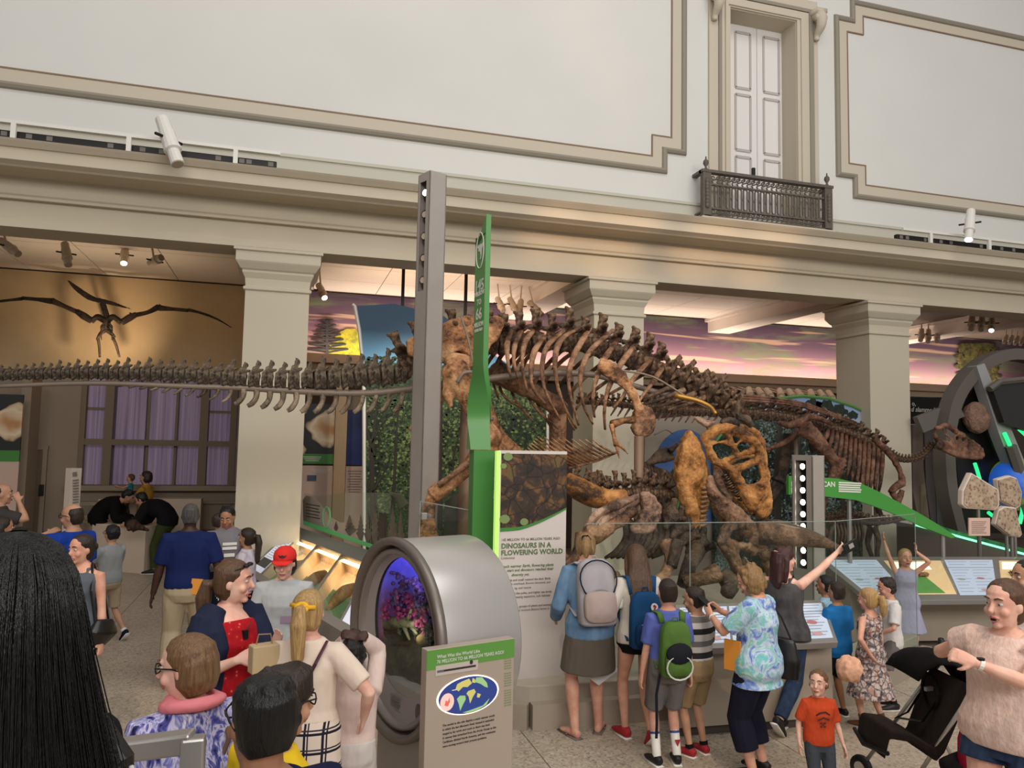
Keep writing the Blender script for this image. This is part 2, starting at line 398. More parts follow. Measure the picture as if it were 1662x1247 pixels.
# gallery behind the columns
YR, ZC = 17.3, 5.66
ce = struct('ceiling', MB().box((7.5, 14.7, ZC+0.1), (34, 5.6, 0.16)), M_CEILGAP)
OFF[ce.name] = V((0, 0, 0))
tl = MB().box((0, 0, 0), (1.335, 1.215, 0.03)).build('ceiling_panel', M_CEIL, ce); tl.location = (-8.3, 12.75, ZC)
for i in range(17):
    for j in range(4):
        if i or j: inst(tl, 'ceiling_panel', ce, (-8.3+1.35*i, 12.75+1.23*j, ZC))
for i, xc in enumerate((-0.17, 5.19, 10.58, 16)):
    q = MB().box((xc, 14.8, ZC-0.16), (0.62, 5.0, 0.34)).box((xc, 14.8, ZC-0.03), (0.8, 5.0, 0.08)); struct('trim_%d' % (4+i), q, M_CEIL)

# rear wall, left bay: warm plaster above a tall curtained window
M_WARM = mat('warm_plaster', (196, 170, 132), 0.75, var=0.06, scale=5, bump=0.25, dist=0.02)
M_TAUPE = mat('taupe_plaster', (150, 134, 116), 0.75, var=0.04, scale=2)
wx0, wx1 = P(128, 700, YR).x, P(385, 700, YR).x; wz0, wz1 = P(250, 792, YR).z, P(250, 612, YR).z
q = MB(); xl, xr = -9.0, 0.05
q.box(((xl+xr)/2, YR+0.2, (wz1+ZC)/2), (xr-xl, 0.4, ZC-wz1))
struct('wall_rear_left', q, M_WARM)
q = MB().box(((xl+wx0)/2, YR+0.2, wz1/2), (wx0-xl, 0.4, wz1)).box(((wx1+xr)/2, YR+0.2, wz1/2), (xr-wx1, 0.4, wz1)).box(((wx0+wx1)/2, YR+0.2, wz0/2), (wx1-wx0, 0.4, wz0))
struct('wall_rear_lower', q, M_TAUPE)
struct('trim_8', MB().box(((xl+xr)/2, YR-0.06, P(200, 437, YR).z+0.12), (xr-xl, 0.14, 0.16)).box(((xl+xr)/2, YR-0.04, P(250, 604, YR).z), (xr-xl, 0.1, 0.12)), M_WARM)
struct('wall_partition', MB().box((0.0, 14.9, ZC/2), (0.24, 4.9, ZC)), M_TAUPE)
struct('baseboard_rear', MB().box(((xl+xr)/2, YR-0.03, 0.25), (xr-xl, 0.06, 0.5)), mat('dark_skirting', (96, 78, 60), 0.6))
wg = sgroup('window_1')
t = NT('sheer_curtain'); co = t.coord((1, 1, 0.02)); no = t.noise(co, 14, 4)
r_ = t.ramp(no, 'Fac', [(0.3, rgb(112, 96, 116)), (0.7, rgb(156, 138, 158))]); t.l(r_, 'Color', t.b, 'Base Color'); t.l(r_, 'Color', t.b, 'Emission Color'); t.b.inputs['Emission Strength'].default_value = 0.22  # dim emission stands for daylight coming through the cloth
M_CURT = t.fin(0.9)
nf = 5; xs = [wx0+(wx1-wx0)*k/nf for k in range(nf+1)]
for k in range(nf):
    n_ = 24; top, bot = [], []
    for i in range(n_+1):
        x = xs[k]+0.02+(xs[k+1]-xs[k]-0.04)*i/n_; y = YR+0.22+0.025*math.sin(i*1.4+k)
        top.append(V((x, y, wz1))); bot.append(V((x, y, wz0+0.05)))
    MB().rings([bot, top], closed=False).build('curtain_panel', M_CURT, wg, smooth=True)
MB().box(((wx0+wx1)/2, YR+0.33, (wz0+wz1)/2), (wx1-wx0, 0.03, wz1-wz0)).build('curtain_backing', mat('backing_mauve', (120, 106, 124), 0.8), wg)  # opaque backing added to keep outside light out of the curtain gaps
M_FRAME = mat('window_frame', (122, 104, 84), 0.6)
q = MB()
for px in (131, 175, 330, 378): q.box((P(px, 700, YR).x, YR+0.08, (wz0+wz1)/2), (0.16 if px in (175, 330) else 0.13, 0.14, wz1-wz0))
q.box(((wx0+wx1)/2, YR+0.08, P(250, 719, YR).z), (wx1-wx0, 0.12, 0.12))
q.build('mullion', M_FRAME, wg)
q = MB()
for px in (238, 284): q.box((P(px, 700, YR).x, YR+0.17, (wz0+wz1)/2), (0.05, 0.03, wz1-wz0))
for pa, pb in ((131, 175), (330, 378)):
    for py in (663,): q.box(((P(pa, py, YR).x+P(pb, py, YR).x)/2, YR+0.17, P(160, py, YR).z), (P(pb, py, YR).x-P(pa, py, YR).x, 0.03, 0.05))
q.build('glazing_bar', M_FRAME, wg)
MB().box(((wx0+wx1)/2, YR-0.06, wz0), (wx1-wx0+0.3, 0.26, 0.1)).box(((wx0+wx1)/2, YR-0.03, wz0-0.3), (wx1-wx0+0.2, 0.06, 0.05)).build('window_sill', M_TAUPE, wg)
# service door and pier at far left
dg2 = sgroup('door_2')
xa, xb = P(49, 800, YR).x, P(66, 800, YR).x; zt_ = P(57, 730, YR).z
MB().box(((xa+xb)/2, YR-0.02, zt_/2), (xb-xa, 0.06, zt_)).build('door_leaf', mat('taupe_door', (112, 96, 76), 0.6), dg2)
MB().box((xa-0.05, YR-0.03, zt_/2), (0.08, 0.1, zt_)).box((xb+0.05, YR-0.03, zt_/2), (0.08, 0.1, zt_)).box(((xa+xb)/2, YR-0.03, zt_+0.04), (xb-xa+0.2, 0.1, 0.08)).build('door_frame', M_TAUPE, dg2)
MB().box(P(67, 796, YR-0.1), (0.08, 0.06, 0.22)).build('door_handle', M_BLACK, dg2, bevel=0.01)
xp0, xp1 = P(31, 700, 16.0).x, P(47, 700, 16.0).x
struct('trim_9', MB().box(((xp0+xp1)/2, 16.3, P(40, 612, 16).z/2), (xp1-xp0, 0.6, P(40, 612, 16).z)), M_TAUPE)

# rear wall, middle and right bays: painted dusk sky above a lit cove
t = NT('dusk_mural'); tc = t.n('ShaderNodeTexCoord'); sx = t.n('ShaderNodeSeparateXYZ'); t.l(tc, 'Object', sx, 0)
mr = t.n('ShaderNodeMapRange'); mr.inputs[1].default_value = 4.2; mr.inputs[2].default_value = 5.6; t.l(sx, 2, mr, 0)
base = t.ramp(mr, 0, [(0.0, rgb(206, 158, 156)), (0.3, rgb(160, 120, 134)), (0.65, rgb(112, 86, 108)), (1, rgb(92, 72, 96))])
co = t.coord((0.35, 1, 1.6), rot=(0, R(12), 0)); n1 = t.noise(co, 1.5, 5, 0.6, 1.2); f1 = t.ramp(n1, 'Fac', [(0.5, (0, 0, 0, 1)), (0.7, (.75, .75, .75, 1))])
c1 = t.mix((f1, 'Color'), (base, 'Color'), rgb(122, 142, 98))
co2 = t.coord((0.12, 1, 2.4), rot=(0, R(9), 0)); n2 = t.noise(co2, 2.6, 2, 0.5, 0.3); f2 = t.ramp(n2, 'Fac', [(0.58, (0, 0, 0, 1)), (0.66, (0.8, 0.8, 0.8, 1))])
c2 = t.mix((f2, 'Color'), c1, rgb(214, 176, 150)); t.l(c2[0], 2, t.b, 'Base Color')
M_MURAL = t.fin(0.8)
zc = 4.12
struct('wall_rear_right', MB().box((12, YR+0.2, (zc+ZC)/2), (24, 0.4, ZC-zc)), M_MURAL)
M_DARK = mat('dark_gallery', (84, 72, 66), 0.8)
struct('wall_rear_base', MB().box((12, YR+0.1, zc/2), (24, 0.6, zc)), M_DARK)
struct('trim_10', MB().box((12, YR-0.35, zc-0.06), (24, 0.5, 0.05)).box((12, YR-0.62, zc+0.01), (24, 0.05, 0.19)).box((12, YR-0.3, zc-0.16), (24, 0.36, 0.16)), mat('cove_paint', (188, 164, 140), 0.7))
lamp('cove_glow', 'AREA', (10, YR-0.42, zc+0.02), 290, (1.0, 0.84, 0.7), (10, YR-0.35, zc+1.5), 19, 0.14)
lamp('reptile_light', 'SPOT', P(190, 592, 15.7), 120, (1.0, 0.74, 0.48), P(172, 525, 17.2), 0.05, spot=88, blend=1.0)
lamp('left_bay_fill', 'AREA', (-3.2, 14.6, 4.4), 18, (1.0, 0.76, 0.5), (-3.2, 15.4, 6), 3, 1.5)
lamp('mid_bay_wash', 'AREA', (2.6, 14.4, 4.6), 38, (1.0, 0.74, 0.52), (2.8, 15.0, 6), 3, 1.5)
# ================================================================== BALCONY, RAILS, FIXTURES
M_IRON = mat('balcony_iron', (106, 98, 88), 0.6, metal=0.2, var=0.2, scale=20)
YB = 11.7
bx0, bx1 = P(1141.5, 300, YB).x, P(1346, 320, YB).x
zt = P(1141.5, 276, YB).z; zl = P(1141.5, 352, YB).z
bal = thing('balcony_railing', 'ornate grey iron balcony railing in front of the tall white doors', 'railing', ((bx0+bx1)/2, YB, zl))
MB().box(((bx0+bx1)/2, YB, zt-0.02), (bx1-bx0+0.1, 0.12, 0.05)).box(((bx0+bx1)/2, YB, zt-0.24), (bx1-bx0, 0.05, 0.03)).box(((bx0+bx1)/2, YB, zl+0.17), (bx1-bx0, 0.05, 0.03)).box(((bx0+bx1)/2, YB, zl+0.015), (bx1-bx0, 0.1, 0.03)).box((bx0, (YB+12)/2, zt-0.02), (0.1, 12-YB, 0.05)).box((bx1, (YB+12)/2, zt-0.02), (0.1, 12-YB, 0.05)).box((bx0, (YB+12)/2, zl+0.1), (0.05, 12-YB, 0.03)).box((bx1, (YB+12)/2, zl+0.1), (0.05, 12-YB, 0.03)).build('rail', M_IRON, bal)
MB().box(((bx0+bx1)/2, (YB+12)/2-.03, (ZL+zl)/2), (bx1-bx0+.12, 12-YB+.1, zl-ZL)).build('balcony_slab', M_BEIGE, bal)
for x in (bx0+0.05, bx1-0.05):
    q = MB().box((x, YB, (zt+zl)/2), (0.16, 0.1, zt-zl))
    for k in range(8): q.ell((x, YB-0.06, zl+0.2+k*(zt-zl-0.4)/7), (0.045, 0.03, 0.055), None, 8, 5)
    q.build('post', M_IRON, bal)
    MB().lathe([(0.02, 0), (0.035, 0.02), (0.015, 0.06), (0.05, 0.12), (0.045, 0.17), (0.015, 0.2), (0.01, 0.25)], (x, YB, zt), n=10).build('finial', M_IRON, bal, smooth=True)
nb = 19
za_, zb_ = zl+0.19, zt-0.26
x = bx0+0.2; dx = (bx1-bx0-0.4)/nb
lp = []
for k in range(17):
    a = PI*k/16; lp.append((dx*0.34*math.cos(a), dx*0.34*math.sin(a)))
for k in range(nb):
    xc = x+dx*(k+0.5); r_ = dx*0.34
    pts = [V((xc+c, YB, zb_-r_+s)) for c, s in lp]+[V((xc-c, YB, za_+r_-s)) for c, s in lp]
    q = MB().tube(pts+[pts[0]], 0.016, 5)
    q.ell((xc+dx*0.5, YB, (za_+zb_)/2), 0.028, None, 6, 4)
    q.build('baluster', M_IRON, bal)
ns = 22; q = MB(); q2 = MB()
for k in range(ns):
    xc = x+(bx1-bx0-0.4)*(k+0.5)/ns
    for zc_, Q, h in ((zt-0.14, q, 0.07), (zl+0.09, q2, 0.055)):
        pts = [V((xc+0.09*math.sin(u*3.0)*0.6+0.05*u, YB, zc_+h*u)) for u in [i/6-1 for i in range(13)]]
        Q.tube(pts, 0.014, 5); Q.tube([V((xc-0.06+0.03*math.cos(a), YB, zc_+0.03*math.sin(a)+0.02)) for a in [i*0.6 for i in range(9)]], 0.012, 4)
tag(q.build('scroll_band', M_IRON, bal), kind='stuff'); tag(q2.build('scroll_band', M_IRON, bal), kind='stuff')

# white pipe rails and black socket strips on the ledge
def ledge_rail(pxa, pya, pxb, pyb, posts, lab, strips):
    Y = 11.0; a, b = P(pxa, pya, Y), P(pxb, pyb, Y); zr = (a.z+b.z)/2
    r_ = thing('ledge_rail', lab, 'rail', (a.x, Y, ZL))
    MB().bar((a.x, Y, zr), (b.x, Y, zr), 0.045).build('rail', M_WHITE, r_)
    for px in posts:
        x_ = P(px, pya+(pyb-pya)*(px-pxa)/(pxb-pxa), Y).x; MB().box((x_, Y, (zr+ZL)/2), (0.06, 0.05, zr-ZL)).build('post', M_WHITE, r_)
    for k, (sa, sb, lb) in enumerate(strips):
        Ys = 11.12; xa, xb = P(sa, pya+(pyb-pya)*(sa-pxa)/(pxb-pxa), Ys).x, P(sb, pya+(pyb-pya)*(sb-pxa)/(pxb-pxa), Ys).x
        st = thing('socket_strip', lb, 'power strip', ((xa+xb)/2, Ys, ZL))
        MB().box(((xa+xb)/2, Ys, ZL+0.085), (xb-xa, 0.08, 0.17)).build('body', M_BLACK, st, bevel=0.01)
        for f in (0.12, 0.3, 0.85):
            xx = xa+(xb-xa)*f; MB().box((xx, Ys-0.043, ZL+0.12), (0.07, 0.008, 0.06)).build('socket', M_INKG, st)
ledge_rail(-60, 190, 455, 248, (-40, 23, 210, 383), 'white rail along the ledge above the flying reptile', [(-60, 22, 'black socket strip at the left end of the ledge'), (28, 208, 'long black socket strip left of the angled spotlight'), (213, 380, 'black socket strip right behind the angled white spotlight'), (386, 450, 'short black socket strip at the right end of the left ledge rail')])
ledge_rail(1465, 372, 1720, 402, (1510, 1605, 1700), 'white rail on the ledge right of the balcony', [(1453, 1507, 'short black socket strip right of the balcony'), (1513, 1602, 'black socket strip under the lit purple-white spotlight'), (1609, 1715, 'black socket strip at the far right ledge')])

def spotlight(lab, a, b, r, lit=None, cat='spotlight', group=None, yoke=True, name='spotlight', stem=None, col=None):
    """track-light body from rear end a to lens end b"""
    a, b = V(a), V(b); d = (b-a); L = d.length; d.normalize(); x, y = frame(d)
    s = thing(name, lab, cat, a, group)
    mt = col or M_WHITE
    MB().lathe([(r*0.5, 0), (r*0.85, L*0.03), (r*0.9, L*0.3), (r, L*0.32), (r, L*0.62), (r*1.12, L*0.64), (r*1.12, L*0.7), (r*0.8, L*0.72), (r*0.84, L*0.98), (r*0.7, L*0.985)], a, d, 14).build('housing', mt, s, smooth=False)
    MB().lathe([(r*0.72, 0), (r*0.72, 0.006)], a+d*(L*0.985), d, 14).build('lens', emat('lamp_lens', (255, 236, 214), 9.0) if lit == 'warm' else emat('lamp_lens_violet', (238, 226, 255), 9.0) if lit else mat('dull_lens', (176, 160, 140), 0.2), s)
    if yoke:
        c = a+d*L*0.45
        for k in (-1, 1): MB().bar(c+x*k*r*0.95, c+x*k*r*2.1, r*0.34).build('knob', M_BLACK, s, bevel=r*0.08)
    if stem is not None: MB().tube([a+d*L*0.4, V(stem)], r*0.25, 6).build('stem', mt, s)
    return s
spotlight('white spotlight tilted down over the ledge above the flying reptile', P(262, 191, 10.75), P(289, 268, 10.5), 0.10, stem=V((P(275, 225, 10.9).x, 11.0, ZL+.25)))
spotlight('white spotlight glowing violet on the right ledge', P(1576, 341, 10.75), P(1572, 390, 10.55), 0.085, 'v', stem=V((P(1576, 380, 10.9).x, 11.0, ZL+.22)))
GL = 'track lights under the gallery ceiling'
def ctop(v): return V((v.x, v.y, ZC-0.02))
for (a, b, Y, lit, lab) in [((0, 390), (30, 413), 13.6, None, 'white track light at the far left under the gallery ceiling'), ((105, 395), (111, 431), 13.6, None, 'white track light hanging straight down above the pterosaur head'),
    ((203, 402), (201, 428), 14.6, 'warm', 'glowing track light right of the pterosaur crest'), ((243, 428), (262, 418), 13.8, None, 'small track light tilted sideways beside the left column'),
    ((517, 462), (527, 484), 14.5, 'warm', 'single track light right of the left column before the palm mural'),
    ((807, 484), (817, 505), 15, None, 'first of four track lights right of the green pylon'), ((827, 484), (838, 508), 15, None, 'second of four track lights right of the green pylon'), ((846, 488), (841, 510), 15, 'warm', 'third of four track lights right of the green pylon, bent back'), ((858, 490), (880, 512), 15, None, 'last of the lights right of the green pylon, long tube'),
    ((1496, 535), (1494, 553), 15.6, None, 'first of three track lights right of the right column'), ((1507, 536), (1506, 555), 15.6, None, 'middle of three track lights right of the right column'), ((1522, 536), (1520, 555), 15.6, None, 'third of three track lights right of the right column'),
    ((1578, 513), (1576, 535), 13.6, None, 'track light above the tree mural, left of its three'), ((1594, 514), (1592, 536), 13.6, None, 'track light above the tree mural, middle of its three'), ((1610, 516), (1609, 537), 13.6, 'warm', 'glowing track light above the tree mural')]:
    pa, pb = P(*a, Y), P(*b, Y-0.25); r_ = 0.07
    spotlight(lab, pa, pb, r_, lit, group=GL, stem=ctop(pa), name='track_light', col=mat('track_light_paint', (206, 188, 168), 0.4))
OR = ('first', 'second', 'third', 'fourth', 'fifth', 'sixth', 'seventh', 'eighth', 'ninth')
for i in range(9):
    px = 1215+i*14+(8 if i > 2 else 0)+(8 if i > 5 else 0); pa = P(px, 631+i*0.6, 15.9)
    s = spotlight(OR[i]+' white light from the left in the row under the mural cove', pa, P(px+(11 if i % 3 else 4), 647+i*0.6, 15.6), 0.085, None, group='lights under the mural cove', yoke=False, name='track_light', stem=V((pa.x, 16.9, 3.95)), col=mat('track_light_paint', (206, 188, 168), 0.4))
for i in range(5):
    px = 1634+i*9; pa = P(px, 545+i, 15.5)
    spotlight(OR[i]+' tiny white light from the left in the far right ceiling row', pa, P(px-5, 557+i, 15.3), 0.05, None, group='lights at the far right ceiling', yoke=False, name='track_light', stem=ctop(pa), col=mat('track_light_paint', (206, 188, 168), 0.4))

# ================================================================== LIGHT TOWERS AND PYLON
def boxtower(name, lab, cat, corner, wl, wr, angL, z0, z1, mt):
    """square post: corner is the near vertical edge; left face width wl, right face width wr"""
    c = V((corner.x, corner.y, 0)); dl = V((-math.cos(angL), math.sin(angL), 0)); dr = V((math.sin(angL), math.cos(angL), 0))
    return c, dl, dr
tw = thing('light_tower', 'tall grey metal light tower in front of the tyrannosaur hip', 'lamp post', G(690, 960, 0) if False else (P(690, 600, 7.9).x, 7.9, 0))
c0 = V((P(692, 500, 7.9).x, 7.9, 0)); aL = R(28)
dl, dr = V((-math.cos(aL), math.sin(aL), 0)), V((math.sin(aL), math.cos(aL), 0))
# right face nearly frontal: swap so that the wide face looks at the viewer
aF = R(22); df = V((math.cos(aF), math.sin(aF), 0)); ds = V((-math.sin(aF), math.cos(aF), 0))
def tower(root, c0, df, ds, wf, wsd, z0, z1, sz0, sz1, nl, lit, mt):
    """frontal face along df (width wf), slotted side face along ds (width wsd, to the left)"""
    nrm = -df  # outward normal of the slotted left face
    up = V((0, 0, 1)); t_ = 0.012
    q = MB()
    def slab(a, b, th, za, zb2):
        n_ = (b-a).cross(up).normalized()
        q.prism([a+up*za, b+up*za, b+up*zb2, a+up*zb2], n_*-th)
    A, Bp, D = c0, c0+df*wf, c0+ds*wsd; E_ = D+df*wf
    q.prism([A+up*z0, Bp+up*z0, Bp+up*z1, A+up*z1], ds*t_)
    q.prism([Bp+up*z0, E_+up*z0, E_+up*z1, Bp+up*z1], -df*t_)
    q.prism([D+up*z0, E_+up*z0, E_+up*z1, D+up*z1], -ds*t_)
    q.prism([A+up*z1, Bp+up*z1, E_+up*z1, D+up*z1], up*0.012)
    s0, s1 = A+ds*wsd*0.3, A+ds*wsd*0.85
    for a, b, za, zb2 in ((A, s0, z0, z1), (s1, D, z0, z1), (s0, s1, z0, sz0), (s0, s1, sz1, z1)):
        q.prism([a+up*za, b+up*za, b+up*zb2, a+up*zb2], df*t_)
    q.build('housing', mt, root)
    MB().prism([s0+up*sz0+df*0.09, s1+up*sz0+df*0.09, s1+up*sz1+df*0.09, s0+up*sz1+df*0.09], df*0.01).build('slot_back', M_BLACK if lit else M_GREYMET, root)
    for k in range(nl):
        z = sz0+(sz1-sz0)*(k+0.5)/nl; c = (s0+s1)/2+up*z+df*0.045
        ax = (nrm*0.8-ds*0.25).normalized()
        lt_ = (k in lit) if isinstance(lit, (list, tuple)) else lit
        MB().lathe([(0.03, -0.05), (0.045, -0.03), (0.045, 0.025), (0.036, 0.025), (0.03, 0.0)], c, ax, 12).build('lamp_can', M_BLACK, root)
        MB().lathe([(0.034, 0.02), (0.034, 0.026)], c, ax, 12).build('lamp_lens', emat('tower_lens', (255, 238, 214), 14.0) if lt_ else mat('dull_lens', (176, 160, 140), 0.2), root)
    return s0, s1
tower(tw, c0, df, ds, 0.21, 0.235, 0, P(692, 277, 7.9).z, P(680, 470, 7.95).z, P(680, 290, 7.95).z, 5, [4], M_GREYMET)
tw2 = thing('lamp_column', 'short grey lamp column with a lit row of lamps in front of the green sign', 'lamp post', (P(1318, 800, 7.75).x, 7.75, 0.35))
c0 = V((P(1319, 800, 7.75).x, 7.75, 0))
aF = R(-2); df2 = V((math.cos(aF), math.sin(aF), 0)); a2 = R(115); ds2 = V((math.cos(a2), math.sin(a2), 0))
tower(tw2, c0, df2, ds2, 0.165, 0.26, 0.3, P(1319, 741, 7.75).z, P(1310, 925, 7.8).z, P(1310, 748, 7.8).z, 9, True, M_GREYMET)

# green pylon: square foot, twisted blade
Yp = 6.9
pc = P(784, 800, Yp); pyl = thing('time_pylon', 'tall twisted green time pylon marked 145 to 66 million years', 'pylon', (pc.x, Yp, 0))
zk = P(784, 731, Yp).z; ztp = P(784, 357, Yp).z
wfr = (P(798, 800, Yp)-P(765, 800, Yp)).length
def sq(cx, z, w_, th, ang, dz=0):
    x_ = V((math.cos(ang), math.sin(ang), 0)); y_ = V((-math.sin(ang), math.cos(ang), 0))
    return [V((cx, Yp+0.08, z)) + x_*w_/2*a + y_*th/2*b + V((0, 0, dz*a)) for a, b in ((-1, -1), (1, -1), (1, 1), (-1, 1))]
MB().rings([sq(pc.x, z, wfr*1.0, wfr*0.9, R(0)) for z in (0, zk)], True, True).build('foot_post', M_GREEN, pyl)
rg = []
for i in range(61):
    u = i/60; z = zk+0.005+(ztp-zk-0.1)*u; e = min(1, u/0.40); e = e*e*(3-2*e)
    f_ = min(1, u/0.16)
    rg.append(sq(P(785, 500, Yp).x, z, wfr*(1.0+0.35*e), wfr*(0.9*(1-f_)+0.26*f_), e*R(-82), 0.14 if i == 60 else 0))
MB().rings(rg, True, True).build('twisted_blade', mat('green_blade', (74, 132, 66), 0.35), pyl, smooth=True).modifiers.new('edge', 'EDGE_SPLIT').split_angle = R(40)
# white print on the blade's broad side
bang = R(-82); bxr = V((math.cos(bang), math.sin(bang), 0))
bn = V((math.sin(bang), -math.cos(bang), 0)); wid = wfr*1.35; thk = wfr*0.26
bc = V((P(785, 500, Yp).x, Yp+0.08, 0)) + bn*(thk/2+0.003)
def bz(py): return P(788, py, Yp).z
M_PRINT = mat('white_print', (206, 204, 196), 0.6)
for s, py, sz in (('145', 470, 0.15), ('MILLION', 478, 0.06), ('TO', 493, 0.075), ('66', 517, 0.15), ('MILLION', 529, 0.06), ('YEARS AGO', 537, 0.038)):
    text(s, sz, bc+V((0, 0, bz(py)))-bxr*0.0, bxr, (0, 0, 1), M_PRINT, pyl, align='CENTER', bold=0.002)
zz = bz(404); ra, rb = wid*0.36, (bz(376)-bz(434))/2
ov = [bc+V((0, 0, zz))+bxr*(ra*math.cos(a))+V((0, 0, rb*math.sin(a))) for a in [2*PI*i/32 for i in range(33)]]
MB().tube(ov, 0.006, 4).build('oval_ring', M_PRINT, pyl)
dn = [(-0.28, 0.18), (-0.33, 0.1), (-0.2, 0.06), (-0.16, -0.05), (-0.22, -0.12), (-0.1, -0.12), (0.0, -0.2), (0.08, -0.4), (0.02, -0.62), (0.12, -0.62), (0.2, -0.36), (0.22, -0.1), (0.33, 0.06), (0.36, 0.28), (0.2, 0.2), (0.02, 0.24), (-0.12, 0.18), (-0.18, 0.26)]
MB().prism([bc+V((0, 0, zz))+bxr*(x_*wid*0.85)+V((0, 0, y_*rb*1.0+0.02)) for x_, y_ in dn], bn*0.002).build('dinosaur_silhouette', M_PRINT, pyl)

# ================================================================== PLATFORM, GLASS, RAILS
M_CONC = mat('platform_face', (166, 152, 136), 0.5, var=0.1, scale=2)
M_PLAT = mat('platform_top', (176, 164, 148), 0.8, var=0.12, scale=3, bump=0.2)
f0, f1, f2, f3 = V((1.55, 6.75, 0)), V((2.1, 6.42, 0)), V((5.3, 6.33, 0)), V((6.95, 7.2, 0))
poly = [f0, f1, f2, f3, V((6.75, 7.4, 0)), V((5.55, 6.9, 0)), V((5.55, 8.75, 0)), V((9.6, 8.75, 0)), V((9.6, 11.3, 0)), V((1.2, 11.3, 0)), V((1.75, 7.6, 0))]
pf = tag(MB().prism([p+V((0, 0, 0.0)) for p in poly], V((0, 0, 0.34))).build('platform', [M_PLAT], origin=V((5, 8.5, 0)), bevel=0.01), 'low pale platform carrying the skeletons behind the glass', 'platform')
kb = thing('platform_kerb', 'grey kerb running along the front of the skeleton platform', 'kerb', (4, 6.4, 0))
fr = [f0, f1, f2, f3+V((0.1, 0.05, 0))]
for a, b in zip(fr, fr[1:]):
    n_ = (b-a).cross(V((0, 0, 1))).normalized()
    MB().prism([a, b, b+V((0, 0, 0.21)), a+V((0, 0, 0.21))], n_*0.1).build('kerb_face', M_CONC, kb)
M_GLASS = glass('clear_glass'); M_GEDGE = mat('glass_edge', (150, 160, 154), 0.2)
gp = [V((2.62, 6.49, 0)), V((3.66, 6.47, 0)), V((5.25, 6.45, 0)), V((6.86, 7.12, 0))]
zg = 1.70
labs = ['clear glass pane left of the backpack visitors, before the horned skeleton', 'clear glass pane in front of the tyrannosaur skull', 'clear glass pane beside the lit lamp column', 'short glass pane returning at the right corner by the girl']
for k, (a, b) in enumerate(zip(gp, gp[1:])):
    g = thing('glass_pane', labs[k], 'glass barrier', (a+b)/2+V((0, 0, 0.2)))
    d = (b-a).normalized(); a2, b2 = a+d*0.006, b-d*0.006
    MB().prism([a2+V((0, 0, 0.2)), b2+V((0, 0, 0.2)), b2+V((0, 0, zg)), a2+V((0, 0, zg))], d.cross(V((0, 0, 1)))*0.012).build('pane', M_GLASS, g)
    MB().bar(a2+V((0, 0, zg)), b2+V((0, 0, zg)), 0.006).bar(b2+V((0, 0, 0.2)), b2+V((0, 0, zg)), 0.006).build('polished_edge', M_GEDGE, g)
    MB().bar(a2+V((0, 0, 0.22)), b2+V((0, 0, 0.22)), 0.035, 0.05).build('clamp_rail', M_STEEL, g)
pg = thing('glass_pane', 'small glass pane with a steel clamp beside the light tower', 'glass barrier', (P(705, 860, 7.6).x, 7.6, 0.2))
a, b = P(681, 860, 7.7), P(764, 860, 7.2); a.z = b.z = 0
zq = P(690, 815, 7.6).z
MB().prism([a+V((0, 0, 0.2)), b+V((0, 0, 0.2)), b+V((0, 0, zq-0.05)), a+V((0, 0, zq))], V((0, 0.012, 0))).build('pane', M_GLASS, pg)
MB().bar(a+V((0, 0, 0.2)), a+V((0, 0, zq)), 0.008).bar(a+V((0, 0, zq)), b+V((0, 0, zq-0.05)), 0.008).build('polished_edge', M_GEDGE, pg)
MB().bar(P(683, 838, 7.6), P(702, 838, 7.5), 0.05, 0.035).box(P(688, 838, 7.55), (0.06, 0.09, 0.07)).build('clamp', M_STEEL, pg, bevel=0.008)

# intro panel: DINOSAURS IN A FLOWERING WORLD
pa, pb = P(804, 731, 6.62), P(921, 733, 6.62)
pl, pr = V((P(806, 900, 6.6).x, 6.6, 0)), V((P(918, 900, 6.66).x, 6.66, 0)); zt, zb = pa.z, 0.23
ip = thing('intro_panel', 'tall white panel headed dinosaurs in a flowering world with a dark picture on top', 'sign', ((pl.x+pr.x)/2, 6.63, 0.2))
d = (pr-pl).normalized(); nn = d.cross(V((0, 0, 1))); W_ = (pr-pl).length
def ipp(u, py, e=0.0):
    return pl+d*(u*W_)+nn*e+V((0, 0, P(860, py, 6.63).z))
def upt(u, z, e=0): return pl+d*(u*W_)+nn*e+V((0, 0, z))
MB().prism([upt(0, zb), upt(1, zb), upt(1, zt), upt(0, zt)], -nn*0.06).build('board', M_PANEL, ip)
t = NT('fossil_photo'); co = t.coord(); no = t.noise(co, 6, 6, 0.65, 0.8); vo = t.n('ShaderNodeTexVoronoi', feature='DISTANCE_TO_EDGE'); vo.inputs['Scale'].default_value = 7; t.l(co, 'Vector', vo, 'Vector')
ra_ = t.ramp(no, 'Fac', [(0.3, rgb(20, 14, 10)), (0.52, rgb(58, 42, 30)), (0.6, rgb(112, 76, 36)), (0.68, rgb(70, 84, 40)), (0.8, rgb(150, 130, 110))]); eg = t.ramp(vo, 'Distance', [(0.0, (0.15, 0.13, 0.11, 1)), (0.06, (1, 1, 1, 1))])
mu = t.n('ShaderNodeMix', data_type='RGBA', blend_type='MULTIPLY'); mu.inputs[0].default_value = 1; t.l(ra_, 'Color', mu, 6); t.l(eg, 'Color', mu, 7); t.l(mu, 2, t.b, 'Base Color'); M_PHOTO = t.fin(0.6)
def curve_u(u): return 853 + (1-u)*0 if False else 856-2*u-44*max(0, u-0.25)**1.4
top = [ipp(0.03, 736, 0.002), ipp(1, 736, 0.002)]
MB().prism([ipp(1, 737, 0.002), ipp(0.04, 737, 0.002)]+[ipp(0.04+0.96*i/10, curve_u(i/10), 0.002) for i in range(11)], nn*0.002).build('dinosaur_picture', M_PHOTO, ip)
